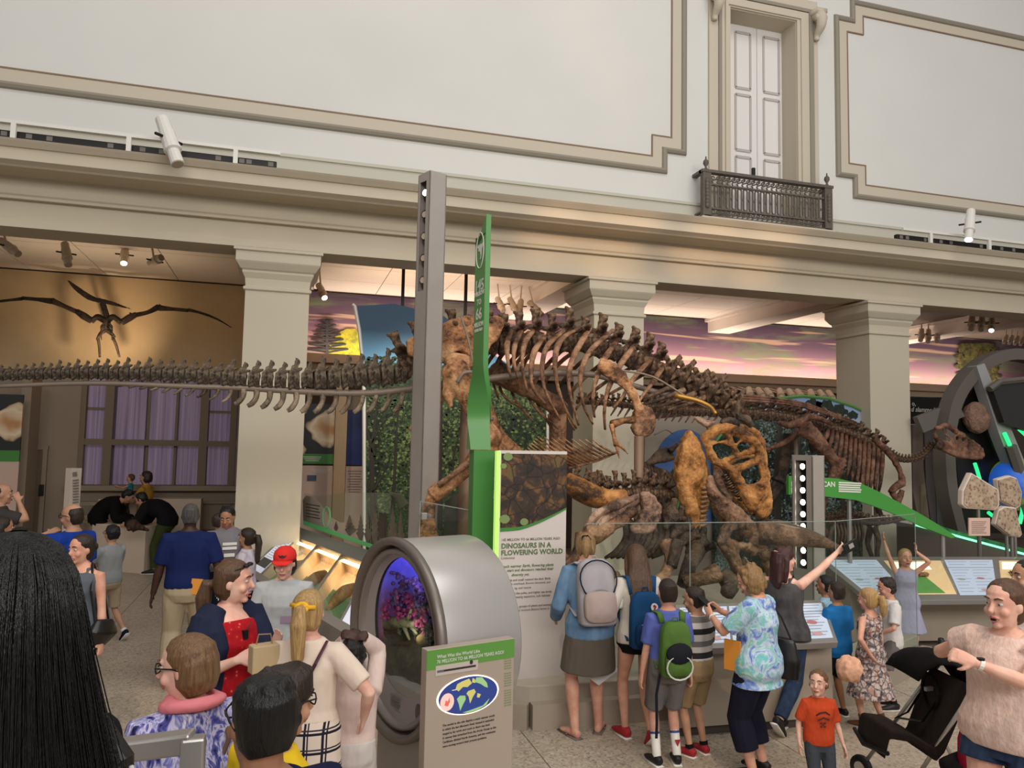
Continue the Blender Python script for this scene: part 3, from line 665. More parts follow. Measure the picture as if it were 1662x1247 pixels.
MB().prism([ipp(0.04+0.96*i/10, curve_u(i/10), 0.003) for i in range(11)]+[ipp(0.04+0.96*i/10, curve_u(i/10)+6-3*i/10, 0.003) for i in range(10, -1, -1)], nn*0.002).build('green_curve', M_GREEN, ip)
MB().prism([ipp(-0.03, 733, 0.006), ipp(0.025, 733, 0.006), ipp(0.025, 1122, 0.006), ipp(-0.03, 1122, 0.006)], nn*-0.05).build('lit_edge', emat('lime_light', (172, 226, 110), 0.7), ip)
for k, (px_, py_, r_) in enumerate(((0.13, 742, 0.045), (0.1, 842, 0.05), (0.38, 847, 0.04), (0.07, 757, 0.03))):
    c = ipp(px_, py_, 0.005); MB().prism([c+d*(r_*math.cos(a))+V((0, 0, r_*0.8*math.sin(a))) for a in [i*PI/5 for i in range(10)]], nn*0.001).build('leaf_print', mat('leaf_print', (120, 140, 84), 0.6), ip)
def it(s, u, py, sz, mt, bold=0, align='LEFT', shear=0, sq_=1.0): text(s, sz, ipp(u, py, 0.003), d, (0, 0, 1), mt, ip, bold=bold, align=align, shear=shear, squeeze=sq_)
M_TG = mat('green_ink', (86, 112, 66), 0.6)
it('145 MILLION TO 66 MILLION YEARS AGO', 0.06, 877, 0.031, M_INKG, 0.0003)
it('DINOSAURS IN A', 0.06, 889, 0.062, M_TG, 0.0015); it('FLOWERING WORLD', 0.06, 900, 0.062, M_TG, 0.0015)
it('Cretaceous', 0.06, 906, 0.028, M_INKG)
for k, (s, py, mt_, bo, u_) in enumerate((('much warmer Earth, flowering plants', 920, M_TG, 0.0003, 0.82), ('start and dinosaurs reached their', 926.5, M_TG, 0.0003, 0.82), ('diversity yet.', 934, M_TG, 0.0003, 0.47), ('large and small roamed the land. Birds', 942, M_INKG, 0.0002, 0.78), ('flew overhead, flowers bloomed, and', 948, M_INKG, 0, 0.78), ('ng, and insects', 955, M_INKG, 0, 0.5), ('d at the poles, and higher sea levels', 963.5, M_INKG, 0.0002, 0.80), ('creating expansive, lush habitats', 969.5, M_INKG, 0, 0.78), ('around, groups of plants and animals', 985, M_INKG, 0.0002, 0.80), ('. They evolved distinct forms in', 991, M_INKG, 0, 0.77))):
    it(s, u_, py, 0.0335 if k < 3 else 0.0275, mt_, bo, 'RIGHT', 0.2 if k < 3 else 0)

# ================================================================== CYLINDER DIORAMA
kc = P(647, 1034, 5.2); kn = V((-0.945, -0.326, 0)).normalized(); ka = -kn
kx = V((0, 0, 1)).cross(ka).normalized(); kz = V((0, 0, 1))
DS = 5.2/4.45; RO = 0.545
KL = min((k_*0.02 for k_ in range(20, 60)), key=lambda L_: abs(max((lambda d_: 831+FOC*d_.dot(RGT)/d_.dot(FWD))(kc+ka*L_*DS+(kx*math.cos(a_)+kz*math.sin(a_))*RO*DS-EYE) for a_ in [i*PI/24 for i in range(48)])-846))
kx, kz, ka, kn = kx*DS, kz*DS, ka*DS, kn*DS
dio = thing('diorama_drum', 'big brushed steel drum with a round window onto a model landscape', 'display', (kc.x+ka.x*KL/2, kc.y+ka.y*KL/2, 0))
def circ(r, h, n=48): return [kc+ka*h+kx*(r*math.cos(2*PI*i/n))+kz*(r*math.sin(2*PI*i/n)) for i in range(n)]
MB().rings([circ(RO, 0), circ(RO, KL), circ(RO*0.985, KL+0.01), circ(0.01, KL+0.01)]).build('drum_shell', mat('drum_steel', (206, 202, 198), 0.33, metal=0.6), dio, smooth=False)
dio.children[0].data.polygons.foreach_set('use_smooth', [True]*len(dio.children[0].data.polygons))
MB().rings([circ(RO, 0), circ(RO+0.012, -0.01), circ(RO+0.012, -0.05), circ(RO-0.03, -0.055), circ(RO-0.035, 0.0), circ(RO-0.05, 0.02)]).build('outer_rim', mat('drum_rim', (126, 116, 108), 0.4, metal=0.5), dio, smooth=True)
MB().rings([circ(RO-0.05, 0.02), circ(RO-0.055, -0.03), circ(RO-0.085, -0.03), circ(RO-0.085, 0.03)]).build('inner_rim', mat('drum_rim2', (150, 140, 132), 0.4, metal=0.5), dio, smooth=True)
# sloped face plate with round opening (a hollow cone towards the window)
wc = 0.055  # window centre raised
def wcirc(r, h, n=48): return [kc+ka*h+kx*(r*math.cos(2*PI*i/n))+kz*(wc+r*math.sin(2*PI*i/n)) for i in range(n)]
MB().rings([circ(RO-0.085, 0.01), wcirc(0.385, 0.035)]).build('face_plate', mat('face_plate', (150, 139, 134), 0.55), dio, smooth=True)
def bowl(r): return 0.04+0.20*math.sqrt(max(0.0, 1-(r/0.387)**2))
def kp(u, v, e=0.0): return kc+kx*u+kz*(wc+v)+ka*(bowl(math.hypot(u, v))-e)
t = NT('dio_backdrop'); tc = t.n('ShaderNodeTexCoord'); sx = t.n('ShaderNodeSeparateXYZ'); t.l(tc, 'Object', sx, 0); mr = t.n('ShaderNodeMapRange'); mr.inputs[1].default_value = kc.z-0.35; mr.inputs[2].default_value = kc.z+0.42; t.l(sx, 2, mr, 0)
rr = t.ramp(mr, 0, [(0.0, rgb(30, 24, 22)), (0.25, rgb(44, 36, 32)), (0.42, rgb(96, 52, 84)), (0.72, rgb(96, 66, 140)), (0.86, rgb(104, 92, 226)), (1, rgb(90, 84, 244))]); t.l(rr, 'Color', t.b, 'Base Color'); t.l(rr, 'Color', t.b, 'Emission Color'); t.b.inputs['Emission Strength'].default_value = 0.3
MB().rings([[kc+kx*(r*math.cos(2*PI*i/40))+kz*(wc+r*math.sin(2*PI*i/40))+ka*bowl(r) for i in range(40)] for r in (0.386, 0.37, 0.33, 0.27, 0.19, 0.1, 0.005)]).build('landscape_backdrop', t.fin(0.9), dio, smooth=True)
tag(MB().rings([wcirc(0.384, 0.036), wcirc(0.384, 0.041)], True, True).build('window_pane', M_GLASS, dio))
rnd = random.Random(3); q = MB(); ground = []
for i in range(9):
    row = []
    for j in range(15):
        a = -PI*(0.02+0.96*j/14); r = 0.384*(i/8)**0.8
        u, v = r*math.cos(a), r*math.sin(a)*0.98-0.02
        if math.hypot(u, v) > 0.384: v = -math.sqrt(max(0, 0.384**2-u*u))
        row.append(kp(u*.98, v*.98, (0.02+0.05*rnd.random())*(1 if i < 7 else 0.1)))
    ground.append(row)
q.rings(ground, closed=False).build('model_ground', mat('dio_ground', (70, 60, 46), 0.9, var=0.55, scale=30, bump=0.6), dio, smooth=True)
for nm, cols, cnt, ur, vr, sz in (('bush_violet', (96, 70, 124), 60, (-0.3, 0.3), (0.06, 0.24), 0.034), ('bush_pink', (168, 62, 112), 46, (-0.02, 0.33), (-0.03, 0.13), 0.03), ('bush_dark', (46, 46, 44), 46, (-0.34, -0.08), (-0.12, 0.18), 0.036), ('bush_green', (84, 88, 66), 30, (-0.25, 0.3), (-0.12, 0.0), 0.022)):
    q = MB()
    for i in range(cnt):
        u, v = rnd.uniform(*ur), rnd.uniform(*vr)
        if math.hypot(u, v) > 0.33: continue
        c = kp(u, v, rnd.uniform(0.02, 0.09))
        for k in range(6): q.ell(c+V((rnd.gauss(0, .6), rnd.gauss(0, .6), rnd.gauss(0, .6)))*sz, rnd.uniform(0.25, 0.6)*sz, None, 6, 4)
    tag(q.build('model_foliage', mat(nm, cols, 0.9, var=0.5, scale=60, bump=0.5), dio), kind='stuff')
MB().tube([kp(0.34, -0.06, 0.03), kp(0.2, -0.03, 0.07), kp(0.1, -0.02, 0.09), kp(0.04, 0.01, 0.1)], [0.05, 0.04, 0.025, 0.01], 8).tube([kp(0.16, -0.02, 0.08), kp(0.1, 0.07, 0.1)], [0.022, 0.008], 6).tube([kp(0.14, -0.03, 0.08), kp(0.02, -0.06, 0.11)], [0.022, 0.008], 6).tube([kp(0.2, -0.04, 0.08), kp(0.1, -0.11, 0.1)], [0.02, 0.008], 6).build('model_log', mat('dio_log', (142, 136, 104), 0.9, var=0.4, scale=20), dio, smooth=True)
MB().ell(kp(0.0, -0.09, 0.08), (0.045, 0.045, 0.04)).build('model_nest', mat('dio_nest', (150, 128, 78), 0.9, var=0.4, scale=40), dio, smooth=True)
MB().box(kp(-0.16, 0.29, 0.06), (0.1, 0.1, 0.05)).build('lamp_box', M_BLACK, dio)
lamp('diorama_light', 'POINT', kc+kz*(wc+0.27)+ka*0.13, 1.1, (0.85, 0.68, 1.0), size=0.05); lamp('diorama_light', 'POINT', kc+kz*(wc-0.02)+ka*0.07, .9, (1.0, 0.9, 0.78), size=0.05)  # second point light is added fill for the dark lower half
# print on the lower face plate and engraved ring line
q = MB()
for k in range(8):
    a = -PI/2-0.1+0.0*k; r_ = 0.40+0.0
    c0_ = kc+kx*(0.11)+kz*(-0.375+0.012*k*-1+0.03)+ka*0.03
    q.bar(c0_-kn*0.0+kn*0.012, c0_-kx*(0.12-0.01*(k % 3))+kn*0.012, 0.002, 0.006)
for a, u in ((-1.15, 0.19), (-2.0, -0.18)): pass
M_SPOT = mat('fossil_disc_print', (112, 92, 96), 0.7, var=0.5, scale=60)
for a in (-2.15, -0.85):
    c = kc+(kx*math.cos(a)+kz*math.sin(a))*0.425+kn*-0.02+ka*0.0
    MB().prism([c+kn*0.006+kx*(0.035*math.cos(b))+kz*(0.05*math.sin(b)) for b in [i*PI/8 for i in range(16)]], kn*0.004).build('printed_disc', M_SPOT, dio)
tag(q.build('printed_lines', M_INKG, dio), kind='stuff')
def arc_text(s, r, a0, size, mt):
    for i, ch in enumerate(s):
        a = a0-i*size*0.72/r
        if ch != ' ': text(ch, size, kc+(kx*-1*math.cos(a)*-1+kz*math.sin(a))*r+kn*0.012, kx*-1*math.sin(a)*-1*-1 if False else (kx*math.sin(a)-kz*math.cos(a)), kx*math.cos(a)+kz*math.sin(a), mt, dio, name='rim_letter')
# stand under the drum
sc_ = kc+ka*KL*0.5
MB().rings([[sc_+V((0, 0, z-sc_.z))+kx*(x_*r_)+ka*(y_*KL*.42) for x_, y_ in ((-1, -1), (1, -1), (1, 1), (-1, 1))] for z, r_ in ((0, 0.30), (kc.z-RO*0.9*DS, 0.30), (kc.z-RO*0.5*DS, 0.42))], True, True).build('stand', M_GREYMET, dio)
# emissive arc on the lower rim, standing for its reflected light
MB().tube([kc+kn*0.02+(kx*math.cos(a)+kz*math.sin(a))*(RO-0.068) for a in [PI*1.1+i*PI*0.75/14 for i in range(15)]], 0.006, 6).build('rim_glow', emat('rim_glow', (255, 214, 186), 1.3), dio)

# sign in front of the drum
ZS = 1.21; sl, sr = G(693, 1056, ZS), G(835, 1036, ZS)
sg = thing('map_sign', 'freestanding beige sign with a green heading and a lit oval world map', 'sign', ((sl.x+sr.x)/2, (sl.y+sr.y)/2, 0))
sd = V((sr.x-sl.x, sr.y-sl.y, 0)); SW = sd.length; sd.normalize(); sn = sd.cross(V((0, 0, 1)))
def sp_(px, py, e=0.002):          # the point of the sign's front that shows at (px, py)
    dd = FWD*FOC + RGT*(px-831.0) - UPV*(py-623.5); tt = (sl-EYE).dot(sn)/dd.dot(sn); return EYE+dd*tt+sn*e
z1 = ZS
def quad(q, pts, e=0.001): q.prism([sp_(*p, 0.0) for p in pts], sn*e); return q
b0, b1 = V((sl.x, sl.y, 0)), V((sr.x, sr.y, 0))
M_SIGN = mat('sign_beige', (172, 156, 142), 0.5)
MB().prism([b0+V((0, 0, 0.0)), b1, b1+V((0, 0, z1)), b0+V((0, 0, z1))], -sn*0.07).build('board', M_SIGN, sg, bevel=0.004)
zg0 = sp_(700, 1088).z
MB().prism([b0+V((0, 0, zg0)), b1+V((0, 0, zg0)), b1+V((0, 0, z1-0.004)), b0+V((0, 0, z1-0.004))], sn*0.002).build('green_header', M_GREENL, sg)
su = V((0, 0, 1))
text('What Was the World Like', 0.026, sp_(709, 1069.3, 0.003), sd, su, M_PRINT, sg, bold=0.0005)
text('76 MILLION TO 66 MILLION YEARS AGO?', 0.0272, sp_(708.5, 1077.5, 0.003), sd, su, M_PRINT, sg, bold=0.0005, squeeze=0.92)
def plate(pxa, pya, pxb, pyb, nm, mt, e=0.003):
    a = sp_(pxa, pya, 0); b = sp_(pxb, pyb, 0)
    ua, ub = (a-b0).dot(sd), (b-b0).dot(sd); za, zb2 = a.z, b.z
    return MB().prism([b0+sd*ua+su*za, b0+sd*ub+su*za, b0+sd*ub+su*zb2, b0+sd*ua+su*zb2], sn*e).build(nm, mt, sg)
plate(706.5, 1098, 775.5, 1071, 'timeline_strip', mat('pale_print', (196, 182, 174), 0.5)).modifiers
plate(720, 1090.5, 772, 1079, 'timeline_bar', M_INK, 0.004)
plate(709, 1092.5, 720, 1087, 'timeline_block', mat('slate_print', (92, 104, 116), 0.6), 0.004)
c = sp_(764.5, 1074.8, 0.003); MB().prism([c+sd*(0.011*math.cos(a))+su*(0.013*math.sin(a)) for a in [i*PI/6 for i in range(12)]], sn*0.002).build('timeline_marker', M_INK, sg)
# oval map
oc = sp_(760, 1128, 0.0); oa, ob = (sp_(808, 1122, 0)-sp_(713, 1134, 0)).dot(sd)/2, (sp_(760, 1099, 0).z-sp_(760, 1158, 0).z)/2
def oval(k, e): return [oc+sn*e+sd*(oa*k*math.cos(2*PI*i/40))+su*(ob*k*math.sin(2*PI*i/40)) for i in range(40)]
MB().prism(oval(1.06, 0.001), sn*0.001).build('map_halo', emat('map_halo', (255, 226, 196), 1.6), sg)
MB().prism(oval(1.0, 0.003), sn*0.002).build('map_ocean', emat('map_ocean', (34, 52, 112), 0.7), sg)
lands = [[(-.25, .8), (.0, .9), (.1, .62), (-.05, .45), (-.2, .5), (-.35, .3), (-.45, .45), (-.4, .7)], [(-.3, .05), (-.12, .0), (-.1, -.2), (-.2, -.5), (-.28, -.78), (-.33, -.4), (-.4, -.1)], [(-.02, .22), (.18, .28), (.24, .1), (.14, -.15), (.05, -.48), (.0, -.1), (-.08, .1)], [(.25, .9), (.45, .85), (.62, .5), (.66, .22), (.55, .3), (.4, .5), (.2, .66)], [(.3, .02), (.42, -.08), (.36, -.26), (.28, -.2)], [(-.2, -.9), (.1, -.84), (.5, -.72), (.72, -.4), (.62, -.72), (.3, -.92), (0, -.98)], [(.12, .9), (.2, .82), (.22, .6), (.1, .66)]]
for k, L in enumerate(lands):
    MB().prism([oc+sn*0.0055+sd*(oa*x_)+su*(ob*y_) for x_, y_ in L], sn*0.001).build('map_land', emat('map_land_%d' % (k % 2), ((176, 168, 92), (132, 168, 112))[k % 2], 0.7), sg)
c = oc+sd*(-0.72*oa)+su*(-0.18*ob)
MB().prism([c+sn*0.0055+sd*(0.045*math.cos(a))+su*(0.05*math.sin(a)) for a in [i*PI/9 for i in range(18)]], sn*0.001).build('map_inset', emat('map_inset', (226, 170, 160), 0.8), sg)
MB().prism([c+sn*0.007+sd*(x_*0.035)+su*(y_*0.04) for x_, y_ in ((-.5, -.4), (-.3, .3), (.1, .1), (.4, .6), (.5, 0), (.1, -.6))], sn*0.001).build('inset_land', emat('map_inset2', (196, 92, 76), 0.7), sg)
plate(718, 1146, 730, 1140, 'map_label', emat('map_label', (236, 222, 226), 0.8), 0.006); plate(733, 1121, 746, 1118, 'map_label', emat('map_label', (236, 222, 226), 0.8), 0.006)
for k, s in enumerate(('The model to the side depicts a much warmer world', 'in which the last dinosaurs lived. Instead it extended', 'ranged as far north and south as there was land.', 'A seaway that stretched from the Arctic Ocean to the', 'Caribbean divided North America, and the continents', 'were moving toward their present positions.')):
    text(s, 0.0172, sp_(718, 1180+6.8*k, 0.002), sd, su, M_INK, sg, squeeze=0.95)
q = MB()
for py in range(1070, 1150, 4):
    if py in (1090, 1118): continue
    a = sp_(817, py, 0.0); q.box(a+sd*0.03, (0.05, 0.004, 0.006), Matrix((sd, sn, su)).transposed())
tag(q.build('faint_print', mat('faint_green', (132, 140, 100), 0.6), sg), kind='stuff')

# ================================================================== FOREST PANEL, ARCHED PANEL, ROUND PANEL
def forest(name, dark, mid, lit, sky=None, z0=0, z1=1, pale=None):
    t = NT(name); co = t.coord((1, 1, 1)); vo = t.n('ShaderNodeTexVoronoi'); vo.inputs['Scale'].default_value = 16; t.l(co, 'Vector', vo, 'Vector')
    n1 = t.noise(co, 1.7, 4, 0.6); n2 = t.noise(co, 26, 3, 0.7)
    ad = t.n('ShaderNodeMath', operation='MULTIPLY_ADD'); t.l(n1, 'Fac', ad, 0); ad.inputs[1].default_value = 1.15; t.l(n2, 'Fac', ad, 2)
    sb = t.n('ShaderNodeMath', operation='SUBTRACT'); t.l(ad, 0, sb, 0); sb.inputs[1].default_value = 0.58
    rr = t.ramp(sb, 0, [(0.3, rgb(*dark)), (0.52, rgb(*mid)), (0.66, rgb(*lit)), (0.8, rgb(*(pale or lit)))])
    # darker trunks standing between
    wv = t.n('ShaderNodeTexNoise'); mp = t.n('ShaderNodeMapping'); mp.inputs['Scale'].default_value = (7, 7, 0.12); tc = t.n('ShaderNodeTexCoord'); t.l(tc, 'Object', mp, 0); t.l(mp, 0, wv, 'Vector'); wv.inputs['Scale'].default_value = 1.0; wv.inputs['Detail'].default_value = 2
    tf = t.ramp(wv, 'Fac', [(0.60, (0, 0, 0, 1)), (0.66, (0.75, 0.75, 0.75, 1))])
    cc = t.mix((tf, 'Color'), (rr, 'Color'), rgb(*dark))
    if sky:
        sx = t.n('ShaderNodeSeparateXYZ'); t.l(tc, 'Object', sx, 0); mr = t.n('ShaderNodeMapRange'); mr.inputs[1].default_value = z0; mr.inputs[2].default_value = z1; mr.clamp = False; t.l(sx, 2, mr, 0)
        wob = t.n('ShaderNodeMath', operation='MULTIPLY_ADD'); t.l(n1, 'Fac', wob, 0); wob.inputs[1].default_value = 0.5; t.l(mr, 0, wob, 2)
        sk = t.ramp(mr, 0, [(0.1, rgb(*sky[0])), (0.6, rgb(*sky[1])), (1, rgb(*sky[1]))]); ff = t.ramp(wob, 0, [(0.30, (0, 0, 0, 1)), (0.34, (1, 1, 1, 1))])
        cc = t.mix((ff, 'Color'), cc, (sk, 'Color'))
    t.l(cc[0], 2, t.b, 'Base Color'); return t.fin(0.55, spec=0.3)
Yf = 12.75
out = [(592, 930), (592, 640), (590, 592), (584, 535), (577, 497), (640, 493), (720, 513), (800, 575), (850, 606), (888, 636), (888, 960)]
fp = thing('forest_panel', 'tall curved forest mural with blue sky behind the tyrannosaur hip', 'mural', (P(740, 800, Yf).x, Yf, 0))
zs0 = P(640, 640, Yf).z
MB().prism([P(x_, y_, Yf) if y_ < 900 else V((P(x_, 800, Yf).x, Yf, 0.0)) for x_, y_ in out], (0, 0.09, 0)).build('printed_board', forest('forest_print', (22, 30, 18), (50, 68, 38), (96, 112, 62), ((120, 178, 214), (58, 86, 112)), P(640, 595, Yf).z, P(640, 500, Yf).z, (170, 176, 112)), fp)
MB().tube([P(x_-1, y_, Yf-0.02) for x_, y_ in ((592, 900), (592, 640), (590, 592), (584, 535), (577, 497), (573, 494))], 0.03, 6).build('white_edge', M_WHITE, fp)
MB().tube([P(x_+1, y_, Yf-0.02) for x_, y_ in ((888, 900), (888, 636))], 0.025, 6).build('white_edge', M_WHITE, fp)
# printed trunks and the herd of the picture
M_TRUNK = mat('printed_trunk', (46, 40, 32), 0.6)
def trunk(pts, w_, Y): return MB().tube([P(x_, y_, Y) for x_, y_ in pts], [(ww, 0.006) for ww in w_], 6, side=(1, 0, 0))
for pts, w_ in (([(606, 860), (603, 740), (612, 650)], (0.045, 0.04, 0.015)), ([(604, 735), (596, 700), (594, 660)], (0.025, 0.02, 0.01)), ([(603, 720), (618, 690), (640, 668)], (0.02, 0.016, 0.008)), ([(637, 840), (642, 740), (646, 660)], (0.03, 0.025, 0.012)), ([(714, 860), (714, 760), (716, 640)], (0.045, 0.04, 0.03)), ([(733, 790), (737, 730), (748, 700)], (0.02, 0.015, 0.01)), ([(604, 800), (622, 770), (634, 740)], (0.02, 0.016, 0.008))):
    trunk(pts, w_, Yf-0.006).build('printed_trunk', M_TRUNK, fp)
MB().tube([P(632, 800, Yf-0.01), P(646, 806, Yf-0.01), P(656, 822, Yf-0.01)], [(0.02, 0.006), (0.06, 0.008), (0.1, 0.008)], 6, side=(0, 0, 1)).build('printed_animal', mat('printed_hide', (74, 72, 50), 0.6), fp)
MB().prism([P(x_, y_, Yf-0.004) for x_, y_ in ((720, 900), (722, 815), (738, 802), (752, 808), (762, 826), (766, 900))], (0, -0.004, 0)).build('printed_animal', mat('printed_hide2', (58, 56, 42), 0.6, var=0.5, scale=6), fp)
lamp('forest_wash', 'SPOT', P(700, 470, 10.6)+V((0, 0, 0.4)), 150, (1, 0.93, 0.8), P(720, 720, Yf), 0.2, spot=75)

def leafprint(parent, Y, xs, ys, n, cols, seed, rs):
    rn = random.Random(seed)
    for k, c in enumerate(cols):
        q = MB()
        for i in range(n):
            x_, y_ = rn.uniform(*xs), rn.uniform(*ys); c0 = P(x_, y_, Y-.003-.002*k); r_ = rn.uniform(*rs); a0 = rn.uniform(0, 6)
            q.add([c0+V((r_*rn.uniform(.5, 1)*math.cos(a0+j*1.05), 0, r_*rn.uniform(.4, .8)*math.sin(a0+j*1.05))) for j in range(6)], [list(range(6))])
        tag(q.build('printed_leaves', mat('leaves_%d_%d' % (seed, k), c, .6), parent), kind='stuff')
leafprint(fp, Yf, (596, 884), (645, 800), 650, ((26, 36, 20), (56, 74, 40), (110, 124, 70), (22, 32, 18)), 31, (.012, .045))
leafprint(fp, Yf, (596, 700), (580, 660), 260, ((30, 44, 24), (66, 86, 46)), 32, (.015, .05))
# arched panel behind the duck-billed dinosaur
Ya = 11.75
arc = [(1196, 672), (1222, 658), (1260, 647), (1303, 643), (1345, 647), (1385, 660), (1404, 670)]
ap = thing('arched_panel', 'arched forest and lake mural with a green rim behind the duck-billed skeleton', 'mural', (P(1300, 800, Ya).x, Ya, 0))
za = P(1400, 790, Ya).z
MB().prism([P(x_, y_, Ya) for x_, y_ in arc]+[V((P(1404, 760, Ya).x, Ya, 0.0)), V((P(1160, 760, Ya).x, Ya, 0.0)), P(1160, 720, Ya)], (0, 0.08, 0)).build('printed_board', forest('lake_print', (20, 26, 24), (48, 60, 48), (104, 116, 110), ((150, 164, 186), (122, 144, 178)), P(1400, 690, Ya).z, P(1400, 630, Ya).z, (150, 170, 176)), ap)
MB().tube([P(x_, y_, Ya) for x_, y_ in [(1160, 720)]+arc], 0.03, 6).build('green_rim', mat('green_rim', (86, 132, 66), 0.5), ap)
for pts, w_ in (([(1262, 860), (1262, 740), (1268, 670)], (0.08, 0.06, 0.03)), ([(1292, 860), (1296, 760), (1300, 680)], (0.05, 0.04, 0.02)), ([(1240, 860), (1236, 760), (1230, 690)], (0.06, 0.04, 0.02)), ([(1370, 840), (1364, 740), (1350, 690)], (0.05, 0.05, 0.02))):
    trunk(pts, w_, Ya-0.01).build('printed_trunk', M_TRUNK, ap)
for x_, y_, r_ in ((1340, 655, 0.22), (1362, 662, 0.18), (1320, 652, 0.2), (1280, 655, 0.25), (1385, 668, 0.12)):
    c = P(x_, y_+6, Ya-0.006); rn = random.Random(x_); MB().prism([c+V((r_*(0.7+0.5*rn.random())*math.cos(a), 0, r_*0.7*(0.6+0.6*rn.random())*math.sin(a))) for a in [i*PI/9 for i in range(18)]], (0, -0.004, 0)).build('printed_crown', mat('printed_leaves', (36, 48, 36), 0.7, var=0.6, scale=22), ap)

leafprint(ap, Ya, (1200, 1400), (690, 850), 600, ((18, 24, 20), (50, 64, 48), (118, 132, 130), (22, 30, 26)), 33, (.012, .045))

# grey panel with a round blue picture, left of the skull
Yr = 11.9
rp = thing('round_picture_panel', 'grey panel with a round blue sea picture behind the dark small skeleton', 'mural', (P(1110, 800, Yr).x, Yr, 0))
MB().prism([V((P(1046, 760, Yr).x, Yr, 0)), V((P(1200, 760, Yr).x, Yr, 0)), P(1200, 668, Yr), P(1046, 682, Yr)], (0, 0.1, 0)).build('board', mat('panel_grey', (136, 126, 114), 0.7), rp)
cc = P(1112, 785, Yr); rr_ = (P(1112, 697, Yr)-cc).z
MB().prism([cc+V((rr_*0.72*math.cos(a), -0.004, rr_*math.sin(a))) for a in [i*PI/16 for i in range(32)]], (0, -0.006, 0)).build('blue_picture', mat('blue_sea_print', (70, 104, 150), 0.5, col2=(44, 72, 124), scale=1.2), rp)
for ya, yb, mt_ in ((779, 790, M_GREENL), (806, 826, mat('deep_green', (36, 72, 30), 0.6))):
    MB().box((cc.x, Yr-0.02, (P(1112, ya, Yr).z+P(1112, yb, Yr).z)/2), (rr_*1.36, 0.01, P(1112, ya, Yr).z-P(1112, yb, Yr).z)).build('green_band', mt_, rp)
text('SEA', 0.07, P(1046.5, 783, Yr-0.03), (1, 0, 0), (0, 0, 1), M_PRINT, rp); text('OVER', 0.07, P(1046.5, 789.5, Yr-0.03), (1, 0, 0), (0, 0, 1), M_PRINT, rp)
MB().bar(P(1107, 786, Yr-0.3), P(1094, 838, Yr-0.3), 0.09, 0.02).build('green_strut', M_GREEN, rp)

# panels between the left column and the forest panel
def flatpanel(name, lab, cat, Y, px0, px1, parts, zlow=0.4):
    x0_, x1_ = P(px0, 740, Y).x, P(px1, 740, Y).x
    r_ = thing(name, lab, cat, ((x0_+x1_)/2, Y, 0))
    for nm, pa_, pb_, mt_, e in parts:
        z1_ = P((px0+px1)/2, pa_, Y).z; z0_ = P((px0+px1)/2, pb_, Y).z if pb_ < 900 else 0.0
        MB().box(((x0_+x1_)/2, Y-e/2, (z0_+z1_)/2), (x1_-x0_, e, z1_-z0_)).build(nm, mt_, r_)
    return r_, x0_, x1_
t = NT('microfossil_photo'); co = t.coord(); vo = t.n('ShaderNodeTexVoronoi'); vo.inputs['Scale'].default_value = 1.9; no = t.noise(co, 2.2, 2); 
va = t.n('ShaderNodeMix', data_type='RGBA'); va.inputs[0].default_value = 0.35; t.l(co, 'Vector', va, 6); t.l(no, 'Color', va, 7); t.l(va, 2, vo, 'Vector')
rr = t.ramp(vo, 'Distance', [(0.0, rgb(120, 64, 30)), (0.22, rgb(190, 140, 90)), (0.38, rgb(226, 206, 176)), (0.44, rgb(196, 168, 130)), (0.47, rgb(18, 20, 22)), (1, rgb(26, 34, 38))]); t.l(rr, 'Color', t.b, 'Base Color'); M_MICRO = t.fin(0.5)
r_, a, b = flatpanel('fossil_photo_panel', 'tall panel with a microfossil photo right of the left column', 'sign', 13.4, 489, 544, [('microfossil_picture', 656, 737, M_MICRO, 0.05), ('green_band', 737, 753, M_GREEN, 0.06), ('text_board', 756, 940, mat('rosy_board', (196, 168, 152), 0.6), 0.05)])
q = MB()
for k in range(3): q.box(((a+b)/2-0.1, 13.4-0.062, P(516, 742+3*k, 13.4).z), (0.3-0.04*k, 0.004, 0.012))
for k in range(3): q.box(((a+b)/2+0.05, 13.4-0.052, P(516, 762+2.4*k, 13.4).z), (0.3-0.04*k, 0.004, 0.01))
tag(q.build('printed_lines', M_PANEL, r_), kind='stuff')
MB().box(P(506, 776, 13.34), (0.15, 0.006, 0.09)).build('small_picture', mat('blue_grey_print', (72, 82, 104), 0.6), r_)
r_, a, b = flatpanel('wooden_post', 'pale wooden post between the fossil photo and the blue panel', 'post', 13.0, 541, 560, [('shaft', 600, 940, mat('pale_timber', (136, 112, 82), 0.6, var=0.12, scale=4, stretch=(20, 20, 1)), 0.2)])
r_, a, b = flatpanel('blue_panel', 'narrow panel with a deep blue sea picture left of the forest mural', 'sign', 13.3, 562, 591, [('sea_picture', 666, 755, mat('deep_blue_print', (36, 52, 112), 0.5, col2=(24, 34, 78), scale=2.4), 0.05), ('header', 640, 666, mat('tan_header', (136, 118, 98), 0.6), 0.04), ('text_board', 757, 940, mat('rosy_board', (196, 168, 152), 0.6), 0.05)])
q = MB()
for k in range(9): q.box(((a+b)/2, 13.3-0.052, P(576, 765+4.2*k, 13.3).z), (0.24-0.03*(k % 3), 0.004, 0.012))
tag(q.build('printed_lines', M_INKG, r_), kind='stuff')
